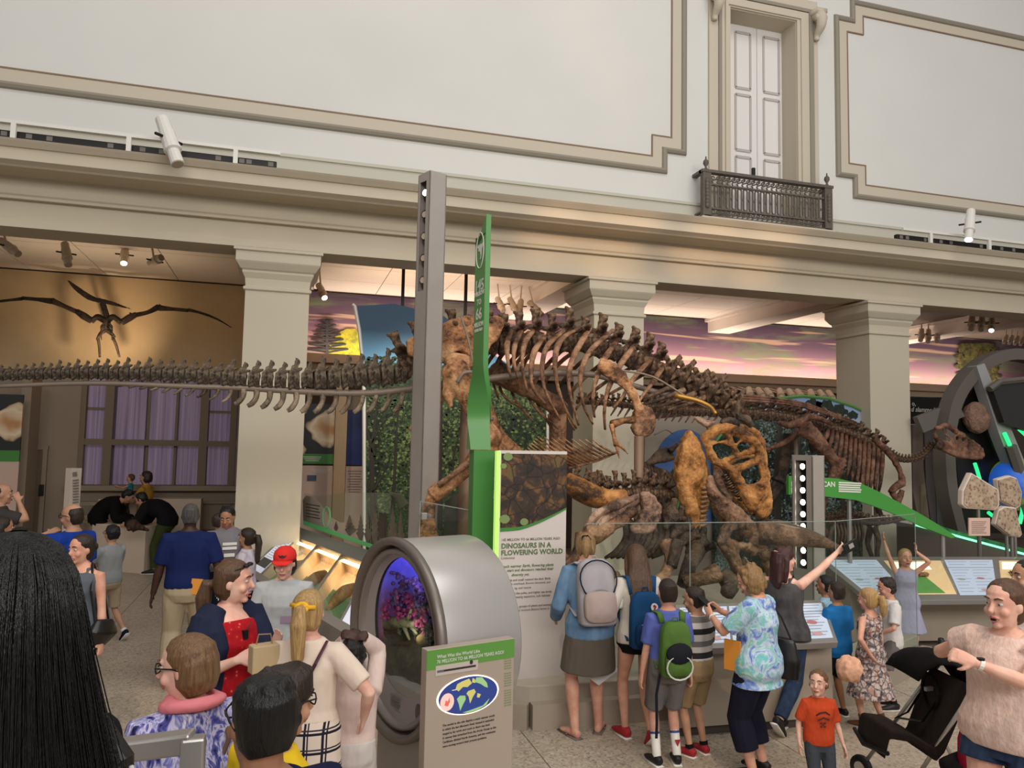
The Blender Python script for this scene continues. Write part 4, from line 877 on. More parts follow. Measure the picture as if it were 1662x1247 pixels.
# palm and yellow bush of the dusk mural, printed flat on the rear wall
q = thing('printed_palm_bush', 'yellow bush and dark conifer painted on the dusk mural right of the left column', 'mural', P(545, 590, YR))
MB().prism([P(530+x_, 588-y_, YR-0.03) for x_, y_ in ((-5, 0), (2, 20), (8, 34), (20, 48), (32, 54), (46, 54), (56, 44), (60, 0))], (0, 0.02, 0)).build('bush', mat('yellow_bush', (190, 176, 50), 0.8, col2=(120, 128, 44), scale=9), q)
qq = MB().bar(P(531, 586, YR-0.05), P(531, 520, YR-0.05), 0.06, 0.02)
for k in range(7):
    for s_ in (-1, 1):
        y_ = 522+k*8; L = 6+k*4
        qq.bar(P(531, y_+3, YR-0.05), P(531+s_*L, y_-2, YR-0.05), 0.025, 0.02)
        for j in range(2+k//2): qq.ell(P(531+s_*(L-j*6), y_-3, YR-0.05), (0.07, 0.01, 0.025), None, 6, 4)
tag(qq.build('conifer', mat('dark_conifer', (60, 58, 58), 0.8), q), kind='stuff')
q = thing('printed_tree', 'big painted green tree on the dusk mural above the right arch', 'mural', P(1590, 600, YR))
rn = random.Random(5); qq = MB()
for i in range(260):
    a = rn.random()*2*PI; r0 = rn.random()**0.5
    x_, y_ = 1588+r0*38*math.cos(a)*(1.0 if rn.random() < .5 else .8), 590+r0*50*math.sin(a)
    qq.ell(P(x_, max(y_, 562), YR-0.03), (rn.uniform(.06, .16), 0.01, rn.uniform(.05, .12)), None, 6, 4)
tag(qq.build('foliage', mat('olive_foliage', (112, 104, 58), 0.8, col2=(64, 62, 36), scale=7), q), kind='stuff')
MB().tube([P(1588, 640, YR-0.05), P(1585, 600, YR-0.05), P(1592, 570, YR-0.05)], [0.1, 0.07, 0.02], 6).build('trunk', mat('tree_trunk_print', (110, 80, 60), 0.8), q)
# hanging rods in the middle bay
for px, py0, py1, lab in ((653, 452, 501, 'short dark rod hanging from the ceiling left of the light tower'), (755, 462, 512, 'dark rod hanging from the ceiling above the tyrannosaur hip')):
    a = P(px, py1, 13.0); q = MB().bar(a, V((a.x, a.y, ZC)), 0.05); tag(q.build('hanging_rod', mat('dark_rod', (60, 50, 48), 0.6), origin=a), lab, 'rod')
# dark text wall right of the right column
Yt = 14.5
q = thing('text_wall', 'dark wall panel with white words right of the right column', 'sign', P(1515, 700, Yt))
MB().prism([P(1470, 645, Yt), P(1560, 645, Yt), P(1560, 800, Yt), P(1470, 800, Yt)], (0, 0.08, 0)).build('board', mat('near_black', (22, 18, 18), 0.7), q)
text('o,', 0.15, P(1480, 658.5, Yt-0.01), (1, 0, 0), (0, 0, 1), M_PRINT, q, bold=0.003); text('d slammed', 0.155, P(1478.5, 668, Yt-0.01), (1, 0, 0), (0, 0, 1), M_PRINT, q, bold=0.003, shear=0.2)

# ================================================================== LEFT DISPLAY CASE
M_CASE = mat('case_metal', (146, 142, 138), 0.45, metal=0.4)
U0, U1, L0, L1 = G(474, 862, 1.0), G(640, 921, 1.0), G(402, 928, 0.74), G(585, 1010, 0.74)
L1 = L0+(U1-U0).normalized()*((U1-U0).length)  # keep the long edges parallel
cs = thing('display_case', 'slanted grey display case with lit specimen bays beside the boy in the red cap', 'display case', (U0+U1)/2*1.0-V((0, 0, ((U0+U1)/2).z)))
def cq(u, v): return U0.lerp(U1, u).lerp(L0.lerp(L1, u), v)
cn = (U1-U0).cross(L0-U0).normalized()
if cn.z < 0: cn = -cn
cells = [(0.0, 0.115, 'label'), (0.125, 0.34, 'bay'), (0.355, 0.59, 'bay'), (0.605, 0.84, 'bay'), (0.855, 0.995, 'label')]
fq = MB(); vv = (0.10, 0.93)
edges = [0.0]
def fr4(u0, u1, v0, v1): fq.prism([cq(u0, v0), cq(u1, v0), cq(u1, v1), cq(u0, v1)], -cn*0.02)
fr4(-0.02, 1.02, -0.14, vv[0]); fr4(-0.02, 1.02, vv[1], 1.03)
us = [-0.02]+[x_ for c_ in cells for x_ in c_[:2]]+[1.02]
for i in range(0, len(us), 2): fr4(us[i], us[i+1], vv[0], vv[1])
fq.build('frame', M_CASE, cs)
h_ = V((0, 0, -0.0))
MB().prism([V((*cq(-0.02, 1.03).xy, 0.0)), V((*cq(1.02, 1.03).xy, 0.0)), cq(1.02, 1.03), cq(-0.02, 1.03)], cn*-0.02).prism([V((*cq(-0.02, -0.1).xy, 0.0)), V((*cq(-0.02, 1.03).xy, 0.0)), cq(-0.02, 1.03), cq(-0.02, -0.1)], (U1-U0).normalized()*0.02).prism([V((*cq(1.02, -0.1).xy, 0.0)), V((*cq(1.02, 1.03).xy, 0.0)), cq(1.02, 1.03), cq(1.02, -0.1)], (U1-U0).normalized()*-0.02).prism([V((*cq(-0.02, -0.12).xy, 0.0)), V((*cq(1.02, -0.12).xy, 0.0)), cq(1.02, -0.12), cq(-0.02, -0.12)], (L0-U0).normalized()*0.02).build('plinth', M_CASE, cs)
M_BAY = mat('bay_cream', (236, 206, 166), 0.7); M_LBL = emat('label_backlit', (214, 220, 236), 0.35)
M_MOSS = mat('green_tray', (110, 142, 96), 0.7); M_FOSS = mat('specimen', (168, 120, 74), 0.7, var=0.4, scale=30, bump=0.4)
for k, (u0, u1, kind) in enumerate(cells):
    if kind == 'label':
        lb = MB().prism([cq(u0, vv[0]), cq(u1, vv[0]), cq(u1, vv[1]), cq(u0, vv[1])], -cn*0.012).build('label_plate', M_LBL, cs)
        q = MB()
        for j in range(12):
            va = 0.15+0.045*j; q.bar(cq(u0+(u1-u0)*0.12, va)+cn*0.002, cq(u0+(u1-u0)*(0.9-0.1*(j % 3)), va)+cn*0.002, 0.006, 0.002, cn)
        tag(q.build('printed_lines', M_INKG, lb), kind='stuff')
        if k == 0: MB().prism([cq(u0+0.005, 0.68)+cn*0.001, cq(u1-0.005, 0.68)+cn*0.001, cq(u1-0.005, 0.84)+cn*0.001, cq(u0+0.005, 0.84)+cn*0.001], cn*0.002).build('picture', mat('dark_print', (70, 72, 72), 0.6), lb)
    else:
        dp = -cn*0.22
        t0, t1, t2, t3 = cq(u0, vv[0]), cq(u1, vv[0]), cq(u1, vv[1]), cq(u0, vv[1])
        by = MB().add([t0, t1, t2, t3, t0+dp, t1+dp, t2+dp*0.7, t3+dp*0.7], [(0, 1, 5, 4), (1, 2, 6, 5), (2, 3, 7, 6), (3, 0, 4, 7), (4, 5, 6, 7)]).build('bay_lining', M_BAY, cs)
        a, b = cq(u0+0.01, 0.16)-cn*0.03, cq(u1-0.01, 0.16)-cn*0.03
        MB().bar(a, b, 0.05, 0.015, cn).build('bay_lamp', emat('bay_lamp', (255, 232, 196), 5.0), by)
        MB().prism([cq(u0+0.02, 0.5)+dp*0.85, cq(u1-0.02, 0.5)+dp*0.85, cq(u1-0.02, 0.9)+dp*0.65, cq(u0+0.02, 0.9)+dp*0.65], cn*0.03).build('green_tray', M_MOSS, by)
        MB().tube(spl([cq(u0+0.09, 0.8)+dp*0.5, cq(u0+0.12, 0.55)+dp*0.5, cq(u0+0.16, 0.38)+dp*0.5], 3), [0.03, 0.07, 0.075, 0.04], 8).build('specimen', M_FOSS, by, smooth=True)
        MB().prism([t0, t1, t2, t3], -cn*0.006).build('cover_glass', M_GLASS, by)
        c_ = (t0+t1+t2+t3)/4-cn*0.06; lamp('bay_light', 'POINT', cq((u0+u1)/2, 0.25)-cn*0.05, 1.6, (1, 0.8, 0.58), size=0.05)
# skyline glass standing on the case's upper edge, with printed silhouettes
sk = thing('skyline_glass', 'glass fin with printed grey treeline behind the lit display case', 'glass barrier', (U0+U1)/2)
W0, W1 = cq(0.02, -0.14), cq(1.25, -0.14); wd_ = (W1-W0).normalized(); wn = wd_.cross(V((0, 0, 1)))
def wp(px, py, e=0.0):
    dd = FWD*FOC + RGT*(px-831.0) - UPV*(py-623.5); tt = (W0-EYE).dot(wn)/dd.dot(wn); return EYE+dd*tt+wn*e
MB().prism([wp(493, 852), wp(655, 908), wp(655, 800), wp(560, 800), wp(520, 806), wp(493, 800)], wn*-0.01).build('pane', M_GLASS, sk)
M_SIL = mat('silhouette_print', (96, 86, 78), 0.6, var=0.35, scale=7); M_SILW = mat('silhouette_outline', (176, 164, 154), 0.6)
MB().prism([wp(493, 852, .004), wp(655, 908, .004), wp(655, 901, .004), wp(493, 845, .004)], wn*0.004).build('green_strip', emat('green_strip', (70, 150, 84), 0.25), sk)
MB().prism([wp(x_, y_, .003) for x_, y_ in ((493, 850), (492, 812), (497, 805), (508, 806), (520, 818), (535, 838), (552, 848), (572, 850), (572, 872))], wn*0.003).build('text_fin', mat('fin_print', (158, 148, 140), 0.6), sk)
q = MB()
for j in range(5): q.bar(wp(497, 818+5*j, .007), wp(520-2*(j % 2), 822+5*j, .007), 0.012, 0.002, wn)
tag(q.build('printed_lines', M_INK, sk), kind='stuff')
MB().tube([wp(531+6*math.cos(a), 840+17*math.sin(a), .008) for a in [i*PI/8 for i in range(17)]], 0.012, 5).build('green_oval', mat('oval_green', (110, 176, 116), 0.5), sk)
rn = random.Random(9)
for k, (px, base_, top_, wdt) in enumerate(((546, 862, 846, 4), (568, 870, 836, 10), (586, 878, 836, 7), (597, 882, 832, 6), (609, 886, 815, 8), (622, 890, 832, 7), (638, 896, 818, 10), (651, 900, 826, 8))):
    pts = [(px-1.2, base_)]; n_ = 5
    for j in range(n_): yy = base_-(base_-top_)*(0.3+0.7*j/n_); ww = wdt*(1-j/n_)*(0.8+0.4*rn.random()); pts += [(px-ww, yy), (px-ww*0.55, yy-3)]
    pts += [(px, top_)]
    for j in range(n_-1, -1, -1): yy = base_-(base_-top_)*(0.3+0.7*j/n_); ww = wdt*(1-j/n_)*(0.8+0.4*rn.random()); pts += [(px+ww*0.55, yy-3), (px+ww, yy)]
    pts += [(px+1.2, base_)]
    MB().prism([wp(x_, y_, .003) for x_, y_ in pts], wn*0.003).build('tree_silhouette', M_SIL, sk)
for px, base_, top_ in ((602, 884, 850), (613, 888, 850), (616, 889, 846), (627, 892, 850), (631, 893, 855), (644, 898, 850)):
    MB().bar(wp(px, base_, .005), wp(px, top_, .005), 0.02, 0.003, wn).build('trunk_silhouette', M_SIL, sk)
MB().prism([wp(616, 872, .009), wp(627, 876, .009), wp(628, 835, .009), wp(618, 832, .009)], wn*0.01).build('dark_plaque', mat('plaque_dark', (50, 40, 36), 0.6), sk)

# ================================================================== FRONT READING RAIL AND RIGHT CASE
M_SCREEN = emat('backlit_text', (190, 204, 222), 0.22)
def rail(name, lab, hi0, hi1, lo0, lo1, cells, base_in=0.25):
    lo1 = lo0+(hi1-hi0).normalized()*(lo1-lo0).length
    nrm = (hi1-hi0).cross(lo0-hi0).normalized()
    if nrm.z < 0: nrm = -nrm
    def q_(u, v): return hi0.lerp(hi1, u).lerp(lo0.lerp(lo1, u), v)
    r_ = thing(name, lab, 'display case', V((((hi0+lo1)/2).x, ((hi0+lo1)/2).y, 0)))
    MB().prism([q_(-0.01, -0.04), q_(1.01, -0.04), q_(1.01, 1.04), q_(-0.01, 1.04)], -nrm*0.06).build('desk_frame', M_CASE, r_, bevel=0.006)
    a, b, c, e = hi0.copy(), hi1.copy(), q_(1, 1-base_in), q_(0, 1-base_in)
    bs = MB().rings([[V((*p.xy, 0.09)) for p in (a, b, c, e)], [p-nrm*0.06 for p in (a, b, c, e)]], True, True).build('base', M_CONC, r_)
    a2, b2, c2, e2 = (V((*p.xy, 0)) for p in (a, b, q_(1, 0.9-base_in), q_(0, 0.9-base_in)))
    MB().prism([a2, b2, c2, e2], V((0, 0, 0.1))).build('toe_kick', M_DARK, r_)
    for (u0, u1, kind) in cells:
        if kind == 'text':
            lb = MB().prism([q_(u0, .06), q_(u1, .06), q_(u1, .94), q_(u0, .94)], nrm*0.004).build('reading_plate', M_SCREEN, r_)
            MB().bar(q_(u0, .28)+nrm*0.006, q_(u1, .28)+nrm*0.006, 0.008, 0.003, nrm).build('divider', M_CASE, lb)
            q = MB()
            for j in range(11):
                va = 0.12+0.075*j
                if 0.24 < va < 0.32: continue
                for s0, s1 in ((0.06, 0.44), (0.52, 0.93)): q.bar(q_(u0+(u1-u0)*s0, va)+nrm*0.006, q_(u0+(u1-u0)*(s1-0.06*(j % 3)), va)+nrm*0.006, 0.008, 0.002, nrm)
            tag(q.build('printed_lines', mat('pale_ink', (150, 156, 170), 0.6), lb), kind='stuff')
            for s0, va, cc_ in ((0.2, 0.58, (150, 178, 160)), (0.66, 0.56, (188, 120, 124)), (0.7, 0.84, (206, 160, 160))):
                c_ = q_(u0+(u1-u0)*s0, va)+nrm*0.007; x_ = (q_(1, 0)-q_(0, 0)).normalized(); y_ = nrm.cross(x_)
                MB().prism([c_+x_*(0.05*math.cos(t_))+y_*(0.03*math.sin(t_)) for t_ in [i*PI/6 for i in range(12)]], nrm*0.002).build('picture', mat('pic_%d' % cc_[0], cc_, 0.6), lb)
        else:
            t0, t1, t2, t3 = q_(u0, .08), q_(u1, .08), q_(u1, .92), q_(u0, .92)
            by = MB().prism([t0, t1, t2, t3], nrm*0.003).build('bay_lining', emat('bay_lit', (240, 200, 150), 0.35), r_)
            MB().prism([q_(u0+(u1-u0)*.06, .13)+nrm*0.004, q_(u1-(u1-u0)*.3, .13)+nrm*0.004, q_(u1-(u1-u0)*.25, .32)+nrm*0.004, q_(u0+(u1-u0)*.06, .32)+nrm*0.004], nrm*0.003).build('bay_lamp', emat('bay_lamp2', (255, 234, 204), 1.6), by)
            if kind == 'moss': MB().prism([q_(u0+(u1-u0)*.1, .5)+nrm*0.004, q_(u0+(u1-u0)*.5, .42)+nrm*0.004, q_(u0+(u1-u0)*.75, .9)+nrm*0.004, q_(u0+(u1-u0)*.1, .9)+nrm*0.004], nrm*0.006).build('green_tray', mat('lit_moss', (110, 170, 90), 0.6), by)
            q = MB(); c_ = q_(u0+(u1-u0)*.4, .5); x_ = (q_(1, 0)-q_(0, 0)).normalized(); y_ = nrm.cross(x_); rn = random.Random(4)
            for j in range(9): q.tube([c_+nrm*0.03+x_*rn.uniform(-.13, .13)+y_*rn.uniform(-.07, .07), c_+nrm*0.03+x_*rn.uniform(-.13, .13)+y_*rn.uniform(-.07, .07)], 0.012, 5)
            q.ell(c_+nrm*0.03+x_*0.1, (0.05, 0.04, 0.03)); q.build('specimen', M_FOSS, by, smooth=True)
            MB().prism([t0, t1, t2, t3], nrm*0.05).build('cover_glass', M_GLASS, by)
    return r_
hi0, hi1 = G(1106, 985, 0.98), G(1332, 978, 0.98); lo0, lo1 = G(1105, 1060, 0.78), G(1358, 1046, 0.78)
rail('reading_rail', 'low slanted rail of backlit text plates behind the visitors at the glass', G(1098, 984, 0.98), G(1335, 976, 0.98), G(1098, 1052, 0.78), G(1358, 1040, 0.78), [(0.02, 0.33, 'text'), (0.345, 0.655, 'text'), (0.67, 0.985, 'text')])
rail('specimen_desk', 'long slanted specimen desk with lit bays behind the woman with the stroller', G(1330, 906, .96), G(1760, 906, .96), G(1412, 972, 0.70), G(1765, 978, 0.70), [(0.015, 0.2, 'text'), (0.225, 0.44, 'moss'), (0.455, 0.64, 'text'), (0.665, 0.85, 'bay'), (0.865, 0.985, 'text')], 0.35)

# ================================================================== GREEN SIGN AND RIGHT-HAND EXHIBIT
Yg = 8.5
sgn = thing('wave_sign', 'green wave-shaped sign reading last american dinosaurs behind the lamp column', 'sign', (P(1400, 800, Yg).x, Yg, 0.34))
top = [(1280, 773), (1320, 774), (1360, 777), (1400, 786), (1430, 800), (1460, 816), (1490, 832), (1530, 856), (1552, 872)]
bot = [(1545, 874), (1500, 856), (1460, 838), (1425, 824), (1390, 812), (1340, 806), (1280, 803)]
MB().prism([P(x_, y_, Yg) for x_, y_ in top+bot], (0, 0.05, 0)).build('wave_board', mat('wave_green', (70, 146, 62), 0.45), sgn)
text('LAST AMERICAN', 0.093, P(1284, 790, Yg-0.004), (1, 0, 0), (0, 0, 1), M_WHITE, sgn, bold=0.002, squeeze=0.97); text('DINOSAURS', 0.093, P(1284, 800, Yg-0.004), (1, 0, 0), (0, 0, 1), M_WHITE, sgn, bold=0.002, squeeze=0.97)
q = MB()
for j in range(5): q.bar(P(1361, 783.5+3.5*j, Yg-0.004), P(1398-(j % 3), 785+3.5*j, Yg-0.004), 0.018, 0.004, V((0, -1, 0)))
tag(q.build('printed_lines', M_WHITE, sgn), kind='stuff')
for px, py in ((1297, 804), (1378, 810), (1530, 868)):
    a = P(px, py, Yg+0.08); MB().tube([a, V((a.x, a.y, 0.34))], 0.03, 8).build('post', M_STEEL, sgn)
# arch with asteroid and globe
Yx = 10.9
arch = thing('impact_arch', 'big dark curved exhibit arch with a model asteroid and green neon lines', 'exhibit', (P(1610, 860, Yx).x, Yx, 0))
outer = spl([(1556, 866, 0), (1540, 800, 0), (1535, 740, 0), (1538, 690, 0), (1551, 640, 0), (1580, 598, 0), (1615, 574, 0), (1660, 566, 0), (1720, 585, 0), (1770, 640, 0), (1790, 740, 0), (1780, 866, 0)], 5)
inner = spl([(1570, 866, 0), (1556, 800, 0), (1551, 740, 0), (1554, 692, 0), (1567, 648, 0), (1592, 612, 0), (1622, 591, 0), (1660, 584, 0), (1712, 600, 0), (1756, 650, 0), (1774, 740, 0), (1764, 866, 0)], 5)
po = [P(p.x, p.y, Yx) for p in outer]; pi_ = [P(p.x, p.y, Yx) for p in inner]
dpt = V((0, 0.28, 0))
MB().rings([po, pi_, [p+dpt for p in pi_], [p+dpt for p in po], po], closed=False).build('arch_rim', mat('arch_grey', (96, 90, 84), 0.6), arch)
MB().prism([P(x_, y_, Yx+0.3) for x_, y_ in ((1570, 866), (1557, 800), (1551, 740), (1555, 692), (1568, 648), (1586, 622), (1612, 690), (1640, 760), (1668, 866))], (0, 0.04, 0)).build('black_panel', mat('gloss_black', (20, 19, 18), 0.25), arch)
MB().prism([P(x_, y_, Yx-0.05) for x_, y_ in ((1585, 594), (1598, 590), (1664, 752), (1662, 790), (1644, 762), (1622, 706))], (0, 0.2, 0)).build('diagonal_beam', mat('beam_grey', (150, 150, 150), 0.5), arch)
MB().prism([P(x_, y_, Yx-0.2) for x_, y_ in ((1610, 628), (1622, 621), (1662, 618), (1720, 640), (1720, 690), (1664, 700), (1630, 686))], (0, 0.12, 0)).build('inner_panel', mat('panel_dark', (44, 44, 44), 0.4), arch)
MB().tube(B([(1606, 632), (1622, 620), (1662, 616), (1720, 634)], Yx-0.2), 0.06, 6).build('inner_rim', mat('arch_grey', (96, 90, 84), 0.6), arch)
M_NEON = emat('neon_green', (40, 236, 122), 1.6)
for pts, r_ in (([(1631, 686), (1645, 690), (1662, 704), (1690, 730)], 0.03), ([(1630, 703), (1640, 726), (1650, 760), (1658, 800), (1660, 826), (1655, 850)], 0.035), ([(1604, 832), (1612, 838), (1625, 845)], 0.03), ([(1582, 752), (1586, 764), (1590, 778)], 0.03)):
    MB().tube(spl(B(pts, Yx-0.12), 4), r_, 6).build('neon_line', M_NEON, arch)
MB().tube(spl(B([(1640, 724), (1652, 760), (1662, 800), (1668, 840)], Yx-0.15), 4), 0.1, 6).build('grey_arc', mat('arch_grey', (96, 90, 84), 0.6), arch)
# asteroid
ac = P(1585, 678, Yx+0.18); rn = random.Random(11); ra = 0.26
me = MB(); me.ell(ac, (ra, 0.2, ra*1.12), None, 28, 18)
cr = [(V((rn.uniform(-1, 1), -1, rn.uniform(-1, 1))).normalized(), rn.uniform(0.12, 0.4)) for i in range(26)]
for v in me.v:
    dv = (v-ac).normalized(); kk = 1+0.04*math.sin(9*dv.x+4)*math.sin(7*dv.z)
    for cd, cr_ in cr:
        a = dv.angle(cd)
        if a < cr_: kk -= 0.13*(1-(a/cr_)**2)*min(1, cr_*3)
    v[:] = ac+(v-ac)*kk
me.build('asteroid', mat('asteroid_rock', (146, 112, 96), 0.9, var=0.35, scale=12, bump=1.0, dist=0.06), arch, smooth=True)
me = MB().ell(P(1650, 786, Yx+0.1), 0.48, None, 24, 16)
t = NT('globe_glow_paint'); co = t.coord(); no = t.noise(co, 2.2, 5); rr = t.ramp(no, 'Fac', [(0.44, rgb(36, 92, 190)), (0.5, rgb(90, 120, 60)), (0.6, rgb(140, 130, 80)), (0.66, rgb(220, 224, 226))]); t.l(rr, 'Color', t.b, 'Base Color'); t.l(rr, 'Color', t.b, 'Emission Color'); t.b.inputs['Emission Strength'].default_value = 0.4  # emission added to brighten the globe, which is no lamp
me.build('model_globe', t.fin(0.4), arch, smooth=True)
MB().bar(P(1490, 690, Yx+0.4), P(1556, 664, Yx+0.2), 0.16, 0.3).build('side_arm', mat('arch_grey', (96, 90, 84), 0.6), arch)
# tall timeline slabs behind
Yl = 11.7
for k, (pts, c_, pc_, lab) in enumerate((([(1481, 690), (1497, 688), (1499, 760), (1510, 860), (1492, 852), (1482, 800)], (116, 102, 92), (150, 134, 108), 'narrow tall time slab touching the right column'), ([(1500, 688), (1517, 690), (1521, 780), (1536, 870), (1513, 862), (1503, 790)], (96, 88, 86), (104, 110, 106), 'second tall time slab with a blue-grey lower picture'), ([(1520, 690), (1532, 690), (1534, 790), (1552, 874), (1540, 872), (1524, 790)], (120, 110, 106), (140, 128, 82), 'third tall time slab with an olive lower picture'))):
    s_ = thing('time_slab', lab, 'exhibit', (P(pts[0][0], 800, Yl).x, Yl+0.1*k, 0))
    MB().prism([P(x_, y_, Yl+0.1*k) for x_, y_ in pts], (0, 0.25, 0)).build('slab', mat('slab_%d' % k, c_, 0.6), s_)
    xm_, ww = sum(p[0] for p in pts)/6, 7
    MB().prism([P(x_, y_, Yl+0.1*k-0.005) for x_, y_ in ((pts[3][0]-17-k, 788), (pts[3][0]-10, 784), (pts[3][0]-1, 858), (pts[3][0]-16, 854))], (0, -0.02, 0)).build('lower_picture', mat('slabpic_%d' % k, pc_, 0.6, var=0.4, scale=3), s_)
ns_ = thing('neon_base', 'low dark bench with a green neon strip under the time slabs', 'exhibit', (P(1580, 880, 10.4).x, 10.4, 0.0))
a, b = P(1484, 852, 10.5), P(1700, 910, 10.0)
MB().prism([V((*a.xy, 0)), V((*b.xy, 0)), b, a], (0.1, 0.5, 0)).build('bench', mat('bench_grey', (92, 82, 74), 0.6), ns_)
MB().bar(a+V((0, -0.02, 0)), b+V((0, -0.02, 0)), 0.035).build('neon_strip', emat('neon_pale', (130, 240, 180), 1.6), ns_)
MB().prism([P(x_, y_, 10.35) for x_, y_ in ((1492, 842), (1500, 846), (1560, 864), (1640, 885), (1700, 900), (1700, 908), (1490, 852))], (0, 0.04, 0)).build('green_grass_print', mat('grass_print', (62, 140, 84), 0.6, var=0.5, scale=8), ns_)
# three fossil slabs on posts and a caption card
M_STONE = NT('fossil_stone'); t = M_STONE; co = t.coord(); vo = t.n('ShaderNodeTexVoronoi'); vo.inputs['Scale'].default_value = 20; no = t.noise(co, 5, 4); t.l(co, 'Vector', vo, 'Vector')
rr = t.ramp(vo, 'Distance', [(0.1, rgb(112, 86, 68)), (0.3, rgb(176, 150, 126)), (0.6, rgb(198, 174, 148))]); nn_ = t.ramp(no, 'Fac', [(0.4, (0.7, 0.68, 0.66, 1)), (0.6, (1, 1, 1, 1))]); mu = t.n('ShaderNodeMix', data_type='RGBA', blend_type='MULTIPLY'); mu.inputs[0].default_value = 1; t.l(rr, 'Color', mu, 6); t.l(nn_, 'Color', mu, 7); t.l(mu, 2, t.b, 'Base Color'); t.bump(vo, 'Distance', 0.4, 0.01); M_STONE = t.fin(0.85)
Yv = 8.9
for pts, px, lab in (([(1563, 796), (1577, 767), (1614, 790), (1622, 795), (1623, 822), (1616, 829), (1570, 826), (1562, 820)], (1587,), 'big pointed fossil slab in a white jacket, above the caption card'), ([(1619, 778), (1640, 772), (1651, 776), (1660, 800), (1657, 822), (1650, 827), (1624, 814), (1622, 800)], (1645,), 'rounded fossil slab behind the two others at the far right'), ([(1622, 828), (1632, 822), (1650, 824), (1660, 868), (1656, 873), (1640, 871), (1616, 852)], (1633, 1641), 'lowest fossil slab in a white jacket at the far right')):
    Y_ = Yv+(0.25 if 'rounded' in lab else 0)
    s_ = thing('fossil_slab', lab, 'fossil slab', (P(px[0], 800, Y_).x, Y_, 0.8))
    cx_, cy_ = sum(p[0] for p in pts)/len(pts), sum(p[1] for p in pts)/len(pts)
    MB().prism([P(x_, y_, Y_) for x_, y_ in pts], (0, 0.1, 0)).build('plaster_jacket', mat('plaster_jacket', (222, 204, 190), 0.8, bump=0.3, scale=20), s_, bevel=0.02)
    MB().prism([P(cx_+(x_-cx_)*0.9, cy_+(y_-cy_)*0.9, Y_-0.015) for x_, y_ in pts], (0, 0.05, 0)).build('stone_face', M_STONE, s_)
    for x_ in px:
        a = P(x_, 840 if x_ < 1600 else 868, Y_+0.06); a0 = P(x_, cy_, Y_+0.06); MB().tube([a0, V((a0.x, Y_+0.06, 0.5))], 0.025, 8).build('post', M_STEEL, s_)
q = thing('caption_card', 'small pinkish caption card on a post under the big fossil slab', 'sign', (P(1591, 855, Yv-0.1).x, Yv-0.1, 0.6))
a = P(1590, 862, Yv-.05); MB().tube([a, V((a.x, a.y, 0))], .02, 6).build('post', M_STEEL, q)
MB().prism([P(x_, y_, Yv-0.1) for x_, y_ in ((1573, 841), (1607, 841), (1607, 870), (1573, 870))], (0, 0.02, 0)).build('card', mat('card_pink', (226, 190, 172), 0.6), q)
qq = MB()
for j in range(7): qq.bar(P(1577, 847+3*j, Yv-0.104), P(1601-2*(j % 3), 847+3*j, Yv-0.104), 0.006, 0.004, V((0, -1, 0)))
tag(qq.build('printed_lines', M_INKG, q), kind='stuff')

# ================================================================== LEFT GALLERY BAY
flatp, a, b = flatpanel('fossil_photo_panel', 'panel with pale fossil photos and a green band at the far left edge', 'sign', 15.6, -30, 33, [('fossil_picture', 640, 731, M_MICRO, 0.05), ('green_band', 731, 749, M_GREEN, 0.06), ('text_board', 749, 900, mat('rosy_board', (196, 168, 152), 0.6), 0.05)])
q = thing('standing_sign', 'white standing sign with small print below the curtained window', 'sign', (P(118, 800, 15.2).x, 15.2, 0))
MB().rings([[P(x_, y_, 15.2+dy) if z is None else V((P(x_, y_, 15.2+dy).x, 15.2+dy, z)) for x_, y_, dy in ((107, 760, 0.0), (116, 760, -0.05), (133, 760, 0.0), (116, 760, 0.2))] for z in (0.0, P(118, 760, 15.2).z)], True, True).build('board', mat('sign_white', (214, 198, 182), 0.6), q)
qq = MB()
for j in range(9): qq.bar(P(118, 780+4.5*j, 15.12), P(128, 779+4.5*j, 15.14), 0.02, 0.006, V((0, -1, 0)))
qq.bar(P(118, 770, 15.12), P(125, 769.5, 15.13), 0.07, 0.006, V((0, -1, 0)))
tag(qq.build('printed_lines', M_INKG, q), kind='stuff')
M_TBL = mat('table_white', (206, 188, 168), 0.55)
tb = thing('touch_table', 'low white faceted table in front of the curtained window', 'table', (P(210, 880, 14.6).x, 14.6, 0))
zt = 0.80
def tz(px, py, z): return G(px, py, z)
topo = [tz(150, 852, zt), tz(237, 857, zt), tz(272, 851, zt), tz(276, 846, zt), tz(220, 838, zt), tz(132, 838, zt)]
MB().rings([[V((p.x, p.y, 0)) for p in topo], [V((p.x, p.y, zt)) for p in topo]], True, True).build('body', M_TBL, tb)
MB().prism([V((p.x, p.y, zt)) for p in topo], (0, 0, 0.02)).build('table_top', mat('table_top', (226, 206, 180), 0.5), tb, bevel=0.006)
bn = thing('back_ledge', 'long pale ledge behind the touch table under the window', 'bench', (P(245, 830, 16.6).x, 16.6, 0))
a, b = P(160, 812, 16.6), P(327, 812, 16.6); MB().box(((a.x+b.x)/2, 16.75, P(240, 810, 16.6).z/2), (b.x-a.x, 0.4, P(240, 810, 16.6).z)).build('body', M_TBL, bn, bevel=0.01)
ac_ = thing('acrylic_cover', 'clear acrylic cover box on the left of the touch table', 'display case', tz(160, 845, zt+0.02))
c_ = tz(160, 848, zt+0.02)+V((0, 0.3, 0)); MB().box(c_+V((0, 0, 0.16)), (0.85, 0.35, 0.3)).build('cover', M_GLASS, ac_); 
q = MB()
for z in (0.0, 0.31):
    for sy in (-1, 1): q.bar(c_+V((-0.43, sy*0.18, z)), c_+V((0.43, sy*0.18, z)), 0.012)
q.build('edge', mat('acrylic_edge', (190, 176, 158), 0.3), ac_)
